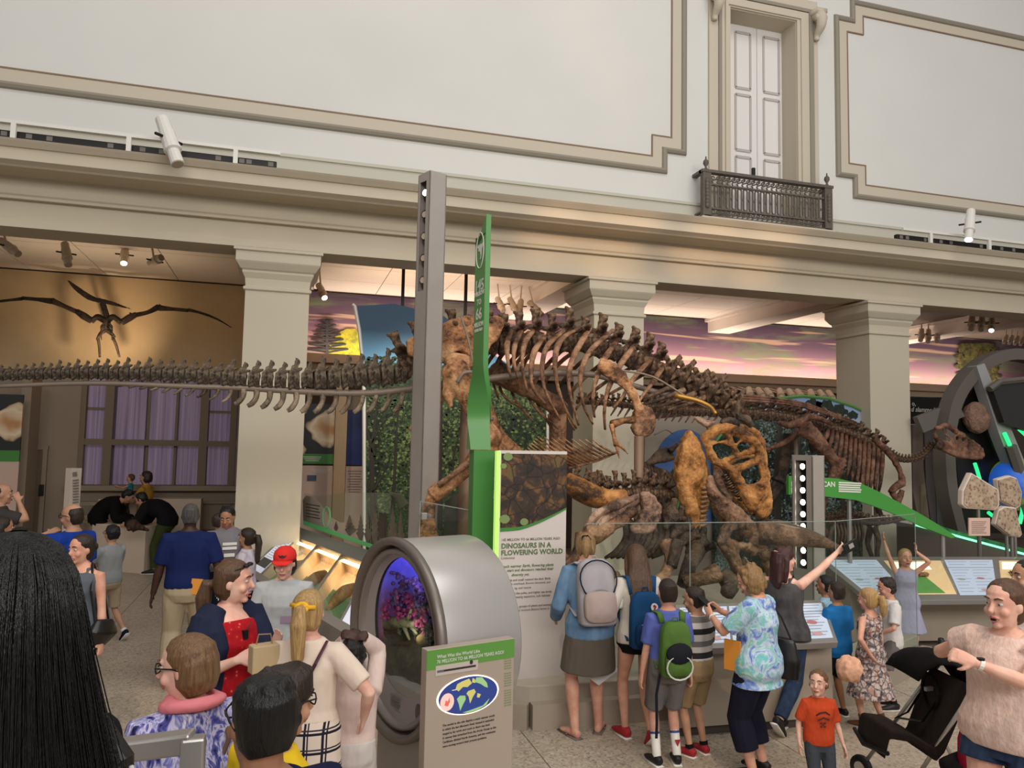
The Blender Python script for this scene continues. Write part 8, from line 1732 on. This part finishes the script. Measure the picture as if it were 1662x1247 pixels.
# ------------------------------------------------------------------ visitors at the glass
def backpack(p, label, m1, m2, w_, h_, d_, zc, mesh=None, badge=None):
    b = world_thing(p, 'backpack', label, 'backpack'); T = p['T']; y0 = -.115-d_*.5
    def rr(z, k, m=1.0): return [T((w_/2*k*math.copysign(abs(math.cos(a))**.5, math.cos(a)), y0+d_/2*m*math.copysign(abs(math.sin(a))**.5, math.sin(a)), z)) for a in [2*PI*i/24 for i in range(24)]]
    MB().rings([rr(zc-h_/2, .8, .8), rr(zc-h_*.46, .98), rr(zc-h_*.1, 1), rr(zc+h_*.25, .95, .95), rr(zc+h_*.42, .82, .8), rr(zc+h_*.5, .5, .5)], True, True).build('pack_body', m1, b, smooth=True)
    pk = MB().rings([[T((w_*.40*k*math.copysign(abs(math.cos(a))**.5, math.cos(a)), y0-d_*.5-.03+.02*(1-m), zc-h_*.24+h_*.2*m*math.copysign(abs(math.sin(a))**.5, math.sin(a)))) for a in [2*PI*i/20 for i in range(20)]] for k, m in ((1, 1), (.9, .9), (.1, .1))]+[], True, True); 
    MB().rings([[T((w_*.42*k*math.copysign(abs(math.cos(a))**.5, math.cos(a)), y0-d_*.5+dy, zc-h_*.24+h_*.21*k*math.copysign(abs(math.sin(a))**.5, math.sin(a)))) for a in [2*PI*i/20 for i in range(20)]] for k, dy in ((1, .02), (1, -.02), (.92, -.04), (.1, -.045))], True, True).build('front_pocket', m2, b, smooth=True)
    for sx in (-1, 1): MB().tube([T((sx*w_*.33, y0+d_*.45, zc+h_*.45)), T((sx*.115, -.09, 1.43)), T((sx*.125, .02, 1.425)), T((sx*.13, .11, 1.34)), T((sx*.16, .09, 1.12)), T((sx*w_*.5, y0+d_*.4, zc-h_*.38))], [(.028, .009), (.03, .01), (.03, .01), (.026, .009), (.012, .006)], 8, side=(1, 0, 0)).build('shoulder_strap', mesh or m1, b, smooth=True)
    MB().tube([T((-.03, y0, zc+h_*.5)), T((-.02, y0, zc+h_*.5+.035)), T((.02, y0, zc+h_*.5+.035)), T((.03, y0, zc+h_*.5))], .007, 6).build('grab_loop', mesh or m2, b)
    zp = zc-h_*.24+h_*.21; MB().tube([T((w_*.38*math.cos(a), y0-d_*.5-.032, zc-h_*.2+h_*.19*math.sin(a))) for a in [i*PI/10 for i in range(11)]], .005, 5).build('zip', mat('zip_grey', (150, 150, 150), .4), b)
    return b, y0-d_*.5
M_PKG = cloth('pack_grey', (166, 160, 164), (150, 144, 148)); M_PKP = cloth('pack_pinkgrey', (172, 152, 146)); M_PKB = cloth('pack_blue', (28, 70, 112)); M_PKB2 = cloth('pack_navy', (24, 56, 94)); M_PKV = cloth('pack_green', (82, 112, 52)); M_PKK = cloth('pack_black', (30, 32, 38))
p = person('woman in a blue chambray shirt and grey skirt bending forward at the glass', (2.50, 6.12), 1.70, 2, skin=SK_L, fem=1, w=1.12, lean=17, hair='pony', hairm=H_DBLOND, hlen=.12, pz=.0, head=(18, 24), top=dict(m=C_CHAMB, hem=.82, sl=.98, g=.02), bottom=dict(k='skirt', m=cloth('taupe_skirt', (98, 88, 78)), hem=.56, flare=.015), shoes=mat('sandal_grey', (112, 94, 88), .6), sandal=1, arms=((-.22, .2, .95), (.28, .18, .84)), feet=((-.11, -.02, .085, -.3, 1, 0), (.13, .06, .085, .6, 1, 0)), vox=.0085)
b, yb = backpack(p, 'pale grey two-tone backpack with navy piping on the woman in chambray', M_PKG, M_PKP, .33, .48, .15, 1.20)
T = p['T']; MB().tube([T((.16*math.cos(a), yb-.004, 1.27+.15*math.sin(a))) for a in [i*PI/10 for i in range(21)]], .006, 5).build('piping', C_NAVY, b); MB().box(T((.04, yb-.012, 1.14)), (.06, .012, .03)).build('brand_patch', M_BLACK, b)
bo = world_thing(p, 'water_bottle', 'blue-capped bottle in the side pocket of the pale grey backpack', 'bottle'); MB().lathe([(.03, 0), (.034, .02), (.034, .13), (.02, .15)], T((.19, yb+.07, 1.07)), n=12).build('bottle_body', M_WHITE, bo, smooth=True); MB().lathe([(.022, 0), (.024, .03), (.015, .05)], T((.19, yb+.07, 1.22)), n=12).build('bottle_cap', C_NAVY, bo)
MB().tube([p['Hd']((.02, -.13, .0)), p['Hd']((0, -.15, .01)), p['Hd']((-.02, -.13, .02))], [.03, .035, .03], 8).build('black_hair_tie', C_BLK, p['root'])
q = MB().prism([P(x_, y_, 6.05) for x_, y_ in ((992, 1072), (1004, 1088), (972, 1113), (952, 1098))], (0, .01, 0)); o = tag(q.build('folded_map', mat('map_paper', (206, 204, 206), .7), origin=P(978, 1092, 6.05)), 'white folded map in the right hand of the woman in chambray', 'paper')
p = person('girl with long brown hair, cream jacket, black shorts and a blue backpack', (2.86, 5.92), 1.60, 4, skin=SK_L, fem=1, kid=1, hair='long', hairm=H_BR, hlen=.26, head=(6, 10), lean=5, top=dict(m=cloth('cream_jacket', (206, 196, 184)), hem=.86, sl=.97, g=.022, bust=0), bottom=dict(k='short', m=C_BLK, len=.08, g=.014), shoes=(SH_RED, M_WHITE), arms=((-.27, .14, .98), (.22, .2, 1.0)), feet=((-.07, .1, .085), (.07, -.16, .13, .1, .8, -.55)), vox=.0085, sh=.178)
b, yb = backpack(p, 'bright blue backpack with a round white badge on the long-haired girl', M_PKB, M_PKB2, .29, .46, .13, 1.08); T = p['T']
MB().prism([T((.032*math.cos(a)+.05, yb-.012, 1.19+.032*math.sin(a))) for a in [i*PI/10 for i in range(20)]], p['T']((0, -.5, 1.2))*0+V((0, -.004, 0))).build('round_badge', M_WHITE, b); MB().prism([T((x_+.05, yb-.018, 1.19+z_)) for x_, z_ in ((-.016, .01), (-.004, .02), (.014, .012), (.016, -.004), (.004, -.006), (.01, -.02), (-.008, -.016), (-.004, -.002))], V((0, -.003, 0))).build('red_emblem', SH_RED, b)
p = person('boy in a periwinkle T-shirt and grey shorts with a green backpack', (2.88, 5.44), 1.40, 6, skin=SK_L, kid=1, hs=1.1, hair='crew', hairm=H_DKBR, top=dict(m=cloth('periwinkle', (92, 104, 176)), sl=.42, g=.022), bottom=dict(k='short', m=cloth('grey_shorts', (112, 106, 104)), len=.46, g=.024, loose=.014), shoes=SH_BLK, sock=M_WHITE, sockh=.55, vox=.0085)
b, yb = backpack(p, 'green and black hiking backpack on the boy in periwinkle', M_PKV, M_PKV, .30, .50, .15, 1.12, M_PKV); T = p['T']
MB().rings([[T((.13*k*math.cos(a), yb-.03+dy, 1.10+.10*k*math.sin(a))) for a in [i*PI/8 for i in range(16)]] for k, dy in ((1, 0), (.9, -.02), (.1, -.025))], True, True).build('black_mesh_pocket', M_PKK, b, smooth=True); MB().tube([T((.125*math.cos(a), yb-.045, .98+.11*math.sin(a))) for a in [i*PI/8 for i in range(17)]], .008, 6).build('pale_piping', mat('piping_pale', (196, 200, 190), .6), b)
MB().tube([T((-.15, -.2, .9)), T((-.17, -.16, .7)), T((-.16, -.15, .45)), T((-.16, -.14, .30))], [(.014, .004)], 6).build('dangling_strap', M_PKK, b)
for i in (0, 1):
    Hj, Kn, An = p['Lg'][i][:3]; c_ = An.lerp(Kn, .48); MB().tube([c_, An.lerp(Kn, .53)], .046, 12).build('blue_sock_band', cloth('band_blue', (60, 84, 140)), p['root'])
MB().prism([p['Lg'][1][2].lerp(p['Lg'][1][1], .3)+V((x_, -.05, z_)) for x_, z_ in ((-.03, .03), (.03, .03), (0, -.035))], V((0, -.004, 0))).build('red_sock_patch', SH_RED, p['root'])
p = person('boy in a grey and black striped T-shirt and khaki shorts', (3.20, 5.55), 1.31, -14, skin=SK_M, kid=1, hs=1.12, hair='crew', hairm=H_DKBR, head=(-22, 12), top=dict(m=P_STRIPE, sl=.4, g=.022, hem=.84), bottom=dict(k='short', m=cloth('tan_shorts', (150, 126, 92)), len=.46, g=.024, loose=.016), shoes=(SH_RED, M_WHITE), sock=C_BLK, sockh=.1, arms=(None, (.1, .25, 1.0)), vox=.0085)
p = person('woman in a blue and aqua tie-dye blouse and navy capris looking at a phone', (3.44, 5.10), 1.55, -32, skin=SK_L, fem=1, w=1.22, hair='wavybob', hairm=H_DBLOND, head=(-16, 24), top=dict(m=P_TIE, hem=.74, sl=.42, g=.03, flare=.02), bottom=dict(k='pant', m=cloth('navy_capri', (30, 30, 46)), len=.82, g=.022, loose=.02), shoes=SH_BLK, arms=((-.10, .36, 1.24, -1, -.3, -1, .3, .5, .5), (.06, .36, 1.26, 1, -.3, -1, -.5, .4, .5)), vox=.0085)
o = tag(MB().box(p['W']((-.03, .44, 1.33)), (.08, .15, .012), p['R'] @ Matrix.Rotation(R(35), 3, 'X')).build('phone', M_BLACK, origin=p['W']((-.03, .44, 1.33)), bevel=.004), 'black phone held by the woman in tie-dye', 'phone')
J = p['J'][0]; MB().tube([J[2].lerp(J[1], .08), J[2].lerp(J[1], .13)], .031, 12).build('white_watch', M_WHITE, p['root'])
T = p['T']; o = world_thing(p, 'orange_folder', 'orange folder tucked under the arm of the woman in tie-dye', 'folder'); MB().box(T((-.2, .12, .98)), (.02, .14, .24)).build('folder', mat('orange_paper', (216, 140, 52), .7), o)
b = world_thing(p, 'handbag', 'black leather handbag with chain rings on the shoulder of the woman in tie-dye', 'bag'); c_ = T((.35, -.05, .93))
MB().tube([c_+V((0, 0, -.2)), c_+V((0, 0, -.05)), c_+V((0, 0, .13))], [(.08, .17), (.085, .18), (.05, .13)], 12, side=(1, 0, 0)).build('bag_body', LEA_B, b, remesh=.016, smooth_it=2); MB().tube([c_+V((0, .1, .12)), T((.26, .06, 1.25)), T((.16, 0, 1.43)), T((.26, -.1, 1.25)), c_+V((0, -.1, .12))], [(.014, .006)], 6).build('strap', LEA_B, b); MB().lathe([(.016, -.004), (.022, 0), (.016, .004)], c_+V((.09, -.02, .0)), V((1, 0, 0)), 12).build('metal_ring', M_STEEL, b)
# woman taking a selfie
hd_ = P(1366, 893, 5.75); px_, py_ = 4.22, 5.85; s_ = 1.57/1.7485
def loc(wp_, x0, y0, head, s): d = V((wp_.x-x0, wp_.y-y0, wp_.z)); return tuple((Matrix.Rotation(R(head), 3, 'Z') @ d)/s)
p = person('auburn-haired woman in a grey tank top and jeans holding a phone out for a picture', (px_, py_), 1.57, 62, skin=SK_P, fem=1, w=1.1, lean=-4, hair='long', hairm=H_AUB, hlen=.12, fringe=.03, head=(40, -2), mouth=.3, smile=1, top=dict(m=cloth('marled_tank', (84, 82, 84), (60, 58, 60), scale=8), hem=.86, sl=0, g=.02, flare=.04, neck=1.385), bottom=dict(k='pant', m=C_DENIM, len=.97), shoes=(SH_BLK, M_WHITE), arms=((-.3, .2, 1.0), loc(hd_, px_, py_, 62, s_)+(.2, -.3, -1)), feet=((-.04, .04, .085), (.06, -.24, .16, 0, .7, -.7)), vox=.0085)
for sx in (-1, 1): MB().tube([p['T']((sx*.09, .07, 1.37)), p['T']((sx*.1, .0, 1.445)), p['T']((sx*.07, -.09, 1.36))], .006, 6).build('tank_strap', C_BLK, p['root'])
b = thing('phone', 'black phone with a camera eye held out by the auburn-haired woman', 'phone', P(1380, 887, 5.7)); c_ = P(1380, 887, 5.68); MB().box(c_, (.15, .02, .085), Matrix.Rotation(R(-24), 3, 'Y')).build('phone_body', M_BLACK, b, bevel=.006); MB().box(c_+V((.0, -.012, .005)), (.05, .006, .04), Matrix.Rotation(R(-24), 3, 'Y')).build('camera_plate', mat('phone_plate', (150, 146, 142), .3), b)
p = person('boy in a light blue T-shirt leaning on the rail behind the boy in bright blue', (5.02, 6.32), 1.22, -30, skin=SK_O, kid=1, hs=1.14, hair='crew', hairm=H_BLACK, top=dict(m=cloth('light_blue', (150, 190, 210)), sl=.4), bottom=dict(k='short', m=C_NAVY, len=.48), shoes=SH_BLK, arms=((-.3, .2, 1.2), None), vox=.0095)
p = person('boy in a bright blue T-shirt behind the girl in the print dress', (4.90, 6.02), 1.21, -8, skin=SK_O, kid=1, hs=1.14, hair='crew', hairm=H_DKBR, w=1.1, top=dict(m=cloth('bright_blue', (32, 108, 172)), sl=.45, g=.026, hem=.78), bottom=dict(k='short', m=C_NAVY, len=.48), shoes=SH_BLK, vox=.0095)
p = person('small girl in a grey and pink print sundress and tan boots, seen from behind', (4.98, 5.70), 1.21, -12, skin=SK_L, fem=1, kid=1, hs=1.16, hair='pony', hairm=H_BLOND, hlen=.16, pz=.03, head=(-14, 4), top=dict(m=P_DRESS, hem=.42, sl=0, g=.018, flare=.075, bust=0, name='sundress', neck=1.40), shoes=SH_TAN, sock=mat('tan_boot', (120, 78, 56), .7), sockh=.22, arms=((-.18, -.14, .96, -1, -.2, 0), None), feet=((-.08, .06, .085), (.12, -.08, .1, .2, .9, -.35)), vox=.0085)
c_ = P(1378, 1086, 5.5); q = MB().ell(c_, (.105, .105, .10), None, 14, 10); rn = random.Random(4)
for i in range(70): a, bb_ = rn.uniform(0, 2*PI), rn.uniform(-1, 1); r_ = math.sqrt(1-bb_*bb_); q.ell(c_+V((r_*math.cos(a), r_*math.sin(a), bb_))*.092, .026, None, 6, 4)
tag(q.build('plush_ball', mat('plush_pink', (236, 180, 150), .9, var=.2, scale=30, bump=.5), origin=c_, remesh=.012, smooth=True), 'fluffy round pink plush bag hanging by the girl in the sundress', 'plush bag')
p = person('boy in a white T-shirt and grey shorts looking left by the glass corner', (5.56, 6.10), 1.22, 292, skin=SK_L, kid=1, hs=1.14, hair='short', hairm=H_DKBR, head=(0, 12), top=dict(m=C_WHT, sl=.42, g=.028, hem=.82), bottom=dict(k='short', m=cloth('grey_shorts', (112, 106, 104)), len=.42, g=.024, loose=.014), shoes=SH_BLK, sock=C_BLK, sockh=.12, arms=((-.14, .22, 1.0, -1, -.4, -.4), (.06, .3, 1.16, 1, -.5, -.6)), vox=.0085)
p = person('blonde girl in a lavender dress with arms up behind the glass corner', (7.0, 7.42), 1.28, 205, skin=SK_L, fem=1, kid=1, hs=1.14, hair='pony', hairm=H_BLOND, mouth=.4, top=dict(m=cloth('lavender_dress', (170, 166, 190)), hem=.45, sl=0, g=.018, flare=.06, bust=0, name='sundress', neck=1.4), shoes=SH_BLK, arms=((-.12, .1, 1.72, -1, .3, -.2, 0, .1, 1), (.36, .06, 1.92, 1, .2, -.2, .2, 0, 1)), vox=.0085)
p = person('toddler boy in an orange T-shirt looking left in front of the stroller', at_px(1328, 1086, .92), .92, 196, skin=SK_P, kid=1, hs=1.36, hair='short', hairm=H_LBR, w=1.12, head=(34, -4), top=dict(m=cloth('orange_tee', (196, 74, 40)), sl=.42, g=.024, hem=.86), bottom=dict(k='pant', m=cloth('slate_jeans', (66, 72, 80)), len=.97, g=.02), shoes=SH_BLK, arms=((-.3, .06, .84), (.27, .02, .86)), vox=.006)
T = p['T']; M_TP = mat('dark_tee_print', (70, 36, 34), .7); MB().tube([T((-.09, .142, 1.26)), T((-.03, .155, 1.30)), T((.04, .155, 1.29)), T((.09, .14, 1.25))], [(.004, .012)], 6, side=(0, 1, 0)).tube([T((-.08, .15, 1.20)), T((0, .16, 1.23)), T((.07, .15, 1.19))], [(.004, .01)], 6, side=(0, 1, 0)).build('chest_print', M_TP, p['root'])
for i in range(3):
    for j in range(3):
        if (i+j) % 2 == 0: MB().box(T((.03-.024*i, .158, 1.16-.022*j)), (.022, .006, .02)).build('chequer_print', M_TP, p['root'])
# ------------------------------------------------------------------ stroller group
x_, y_ = at_px(1618, 936, 1.72); s_ = 1.72/(1.49+.235*1.1)
h1, h2 = P(1583, 1076, y_-.12), P(1574, 1050, y_+.42)
p = person('woman in a pink lace blouse and denim shorts pushing the black stroller', (x_+.06, y_), 1.72, 248, hs=1.1, skin=SK_P, fem=1, w=1.28, hair='bun', hairm=H_BR, pz=-.03, head=(14, 2), mouth=.7, top=dict(m=cloth('pink_lace', (224, 196, 184), (214, 182, 170), scale=46, bump=.5), hem=.80, sl=.2, g=.034, flare=.012, sfl=.03, neck=1.42), bottom=dict(k='short', m=C_DENIM, len=.2, g=.02, loose=.016), shoes=SH_TAN, arms=(loc(h1, x_+.06, y_, 248, s_)+(-1, -.5, -.5), loc(h2, x_+.06, y_, 248, s_)+(1, -.6, -.6)), curl=1.0, vox=.007)
J = p['J'][0]; MB().tube([J[2].lerp(J[1], .07), J[2].lerp(J[1], .15)], .031, 12).build('watch_strap', M_WHITE, p['root']); MB().lathe([(.02, 0), (.02, .01)], J[2].lerp(J[1], .11)+V((0, 0, .026)), n=12).build('watch_face', M_BLACK, p['root'])
person('dark-haired woman in a pale top at the right edge, looking left', at_px(1668, 905, 1.70), 1.70, 285, skin=SK_M, fem=1, hair='bun', hairm=H_BLACK, top=dict(m=cloth('pale_top', (214, 196, 192)), sl=.1), bottom=dict(k='pant', m=C_NAVY), shoes=SH_BLK, glasses=0, vox=.009)
st = thing('stroller', 'black folding stroller with silver tubes and a red bag behind it', 'stroller', (4.2, 4.4, 0)); M_SB = cloth('stroller_black', (26, 24, 25)); M_SBR = cloth('stroller_brown', (46, 38, 36)); M_SLV = mat('silver_tube', (196, 192, 188), .3, metal=.7)
def sp3(l, r, n, m_, par=st, k=4, nn=8): return MB().tube(spl([P(*q_) for q_ in l], k), r, nn).build(n, m_, par, smooth=True)
W1, W2 = G(1398, 1246, .09), G(1470, 1290, .09); g1, g2 = P(1592, 1102, 3.8), P(1528, 1070, 4.25)
for a, b in ((g1, W2), (g2, W1)):
    d = b-a; MB().tube([a+d*.02, a+d*.97], .014, 8).build('side_tube', M_SLV, st, smooth=True); MB().tube([a+V((-.02, -.02, .14)), a+V((-.01, -.01, .08)), a+d*.03, a+d*.12], [.018, .021, .021, .019], 8).build('grip', M_BLACK, st, smooth=True)
    MB().lathe([(.04, -.02), (.085, -.018), (.09, 0), (.085, .018), (.04, .02)], b, V((1, .2, 0)), 18).build('front_wheel', M_BLACK, st, smooth=True); MB().lathe([(.0, -.022), (.045, -.024), (.045, .024), (0, .024)], b, V((1, .2, 0)), 14).build('wheel_hub', M_SLV, st)
for a, dz in ((g1, 0), (g2, 0)):
    m_ = a.lerp(W2 if a is g1 else W1, .3); e = V((m_.x+.42, m_.y-.02, .09)); MB().tube([m_, e], .013, 8).build('rear_tube', M_SLV, st); MB().lathe([(.04, -.02), (.085, -.018), (.09, 0), (.085, .018), (.04, .02)], e, V((1, .2, 0)), 18).build('rear_wheel', M_BLACK, st, smooth=True)
cA, cB = g1.lerp(W2, .27), g2.lerp(W1, .27); ax = (cB-cA); fw = V((W1.x-g2.x, W1.y-g2.y, 0)).normalized(); up = V((0, 0, 1))
rg_ = []
for i in range(9):
    a = R(-32+21*i); r_ = .33; rg_.append([cA.lerp(cB, .04+.92*j/12)+(fw*-math.cos(a)*-1*.9+up*0)*0+(-fw*math.cos(a+.35)+up*math.sin(a+.35))*r_*(.86+.14*math.sin(PI*j/12)) for j in range(13)])
MB().rings(rg_, closed=False).build('canopy', M_SB, st, smooth=True).modifiers.new('thick', 'SOLIDIFY').thickness = .012
def pc_(u, f, z): return cA.lerp(cB, u)+fw*f+up*z
MB().rings([[pc_(u, f, z), pc_(1-u, f, z), pc_(1-u, f-.05, z-.03), pc_(u, f-.05, z-.03)] for u, f, z in ((.1, -.06, .2), (.06, .04, -.05), (.08, .12, -.26), (.08, .18, -.34))], True, True).build('seat_back', M_SBR, st, bevel=.02)
MB().rings([[pc_(.06, f, z), pc_(.94, f, z), pc_(.94, f, z-.06), pc_(.06, f, z-.06)] for f, z in ((.12, -.28), (.3, -.24), (.46, -.27), (.5, -.42))], True, True).build('seat_cushion', M_SBR, st, bevel=.02)
MB().tube([pc_(.5+.2*math.cos(t_), .0+.05, .05+.11*math.sin(t_)) for t_ in [i*PI/8 for i in range(17)]], .012, 6).build('head_ring', M_SB, st); MB().box(pc_(.5, .06, .06), (.06, .02, .025)).build('logo_patch', mat('patch_grey', (150, 146, 146), .5), st)
for u in (.3, .7): MB().tube([pc_(u, .07, .0), pc_(u, .16, -.15), pc_(.5, .3, -.2)], [(.018, .005)], 6).build('harness_strap', M_BLACK, st)
MB().tube([pc_(-.02, .5, -.42), pc_(.5, .56, -.46), pc_(1.02, .5, -.42)], .016, 6).build('foot_bar', M_BLACK, st)
MB().tube([pc_(.5, -.1, -.3), pc_(.5, -.22, -.44), pc_(.5, -.2, -.6)], [(.16, .08), (.2, .13), (.12, .06)], 10).build('under_basket', M_SB, st, remesh=.025, smooth_it=2)
rb = thing('red_bag', 'crimson drawstring bag with pink cords hung on the back of the stroller', 'bag', g1.lerp(W2, .35)); c_ = g1.lerp(W2, .2)+V((.10, .05, -.30)); MB().tube([c_+V((0, 0, .24)), c_+V((.01, 0, .08)), c_+V((.04, 0, -.12)), c_+V((.02, 0, -.22))], [(.03, .02), (.11, .05), (.14, .07), (.06, .03)], 12).build('bag_body', cloth('crimson', (150, 26, 56)), rb, smooth=True)
MB().tube([c_+V((0, -.05, .28)), c_+V((-.02, -.07, .1)), c_+V((.02, -.08, -.06))], [(.014, .006)], 6).build('pink_cord', mat('pink_cord', (226, 104, 146), .6), rb); tag(MB().ell(c_+V((.14, .02, -.10)), (.06, .04, .05)).build('green_pouch', mat('green_pouch', (92, 150, 50), .7), origin=c_+V((.14, .02, -.1)), smooth=True), 'small green pouch peeking out behind the crimson bag', 'pouch')
# ================================================================== lettering becomes plain flat mesh
dg_ = bpy.context.evaluated_depsgraph_get()
for o in [o for o in bpy.data.objects if o.type == 'FONT']:
    me = bpy.data.meshes.new_from_object(o.evaluated_get(dg_)); nm = o.name
    me.materials.clear(); me.materials.append(o.data.materials[0])
    n = bpy.data.objects.new('tmp', me); C.objects.link(n); n.parent = o.parent; n.matrix_local = o.matrix_local.copy()
    bpy.data.objects.remove(o); n.name = nm
    me.name = nm
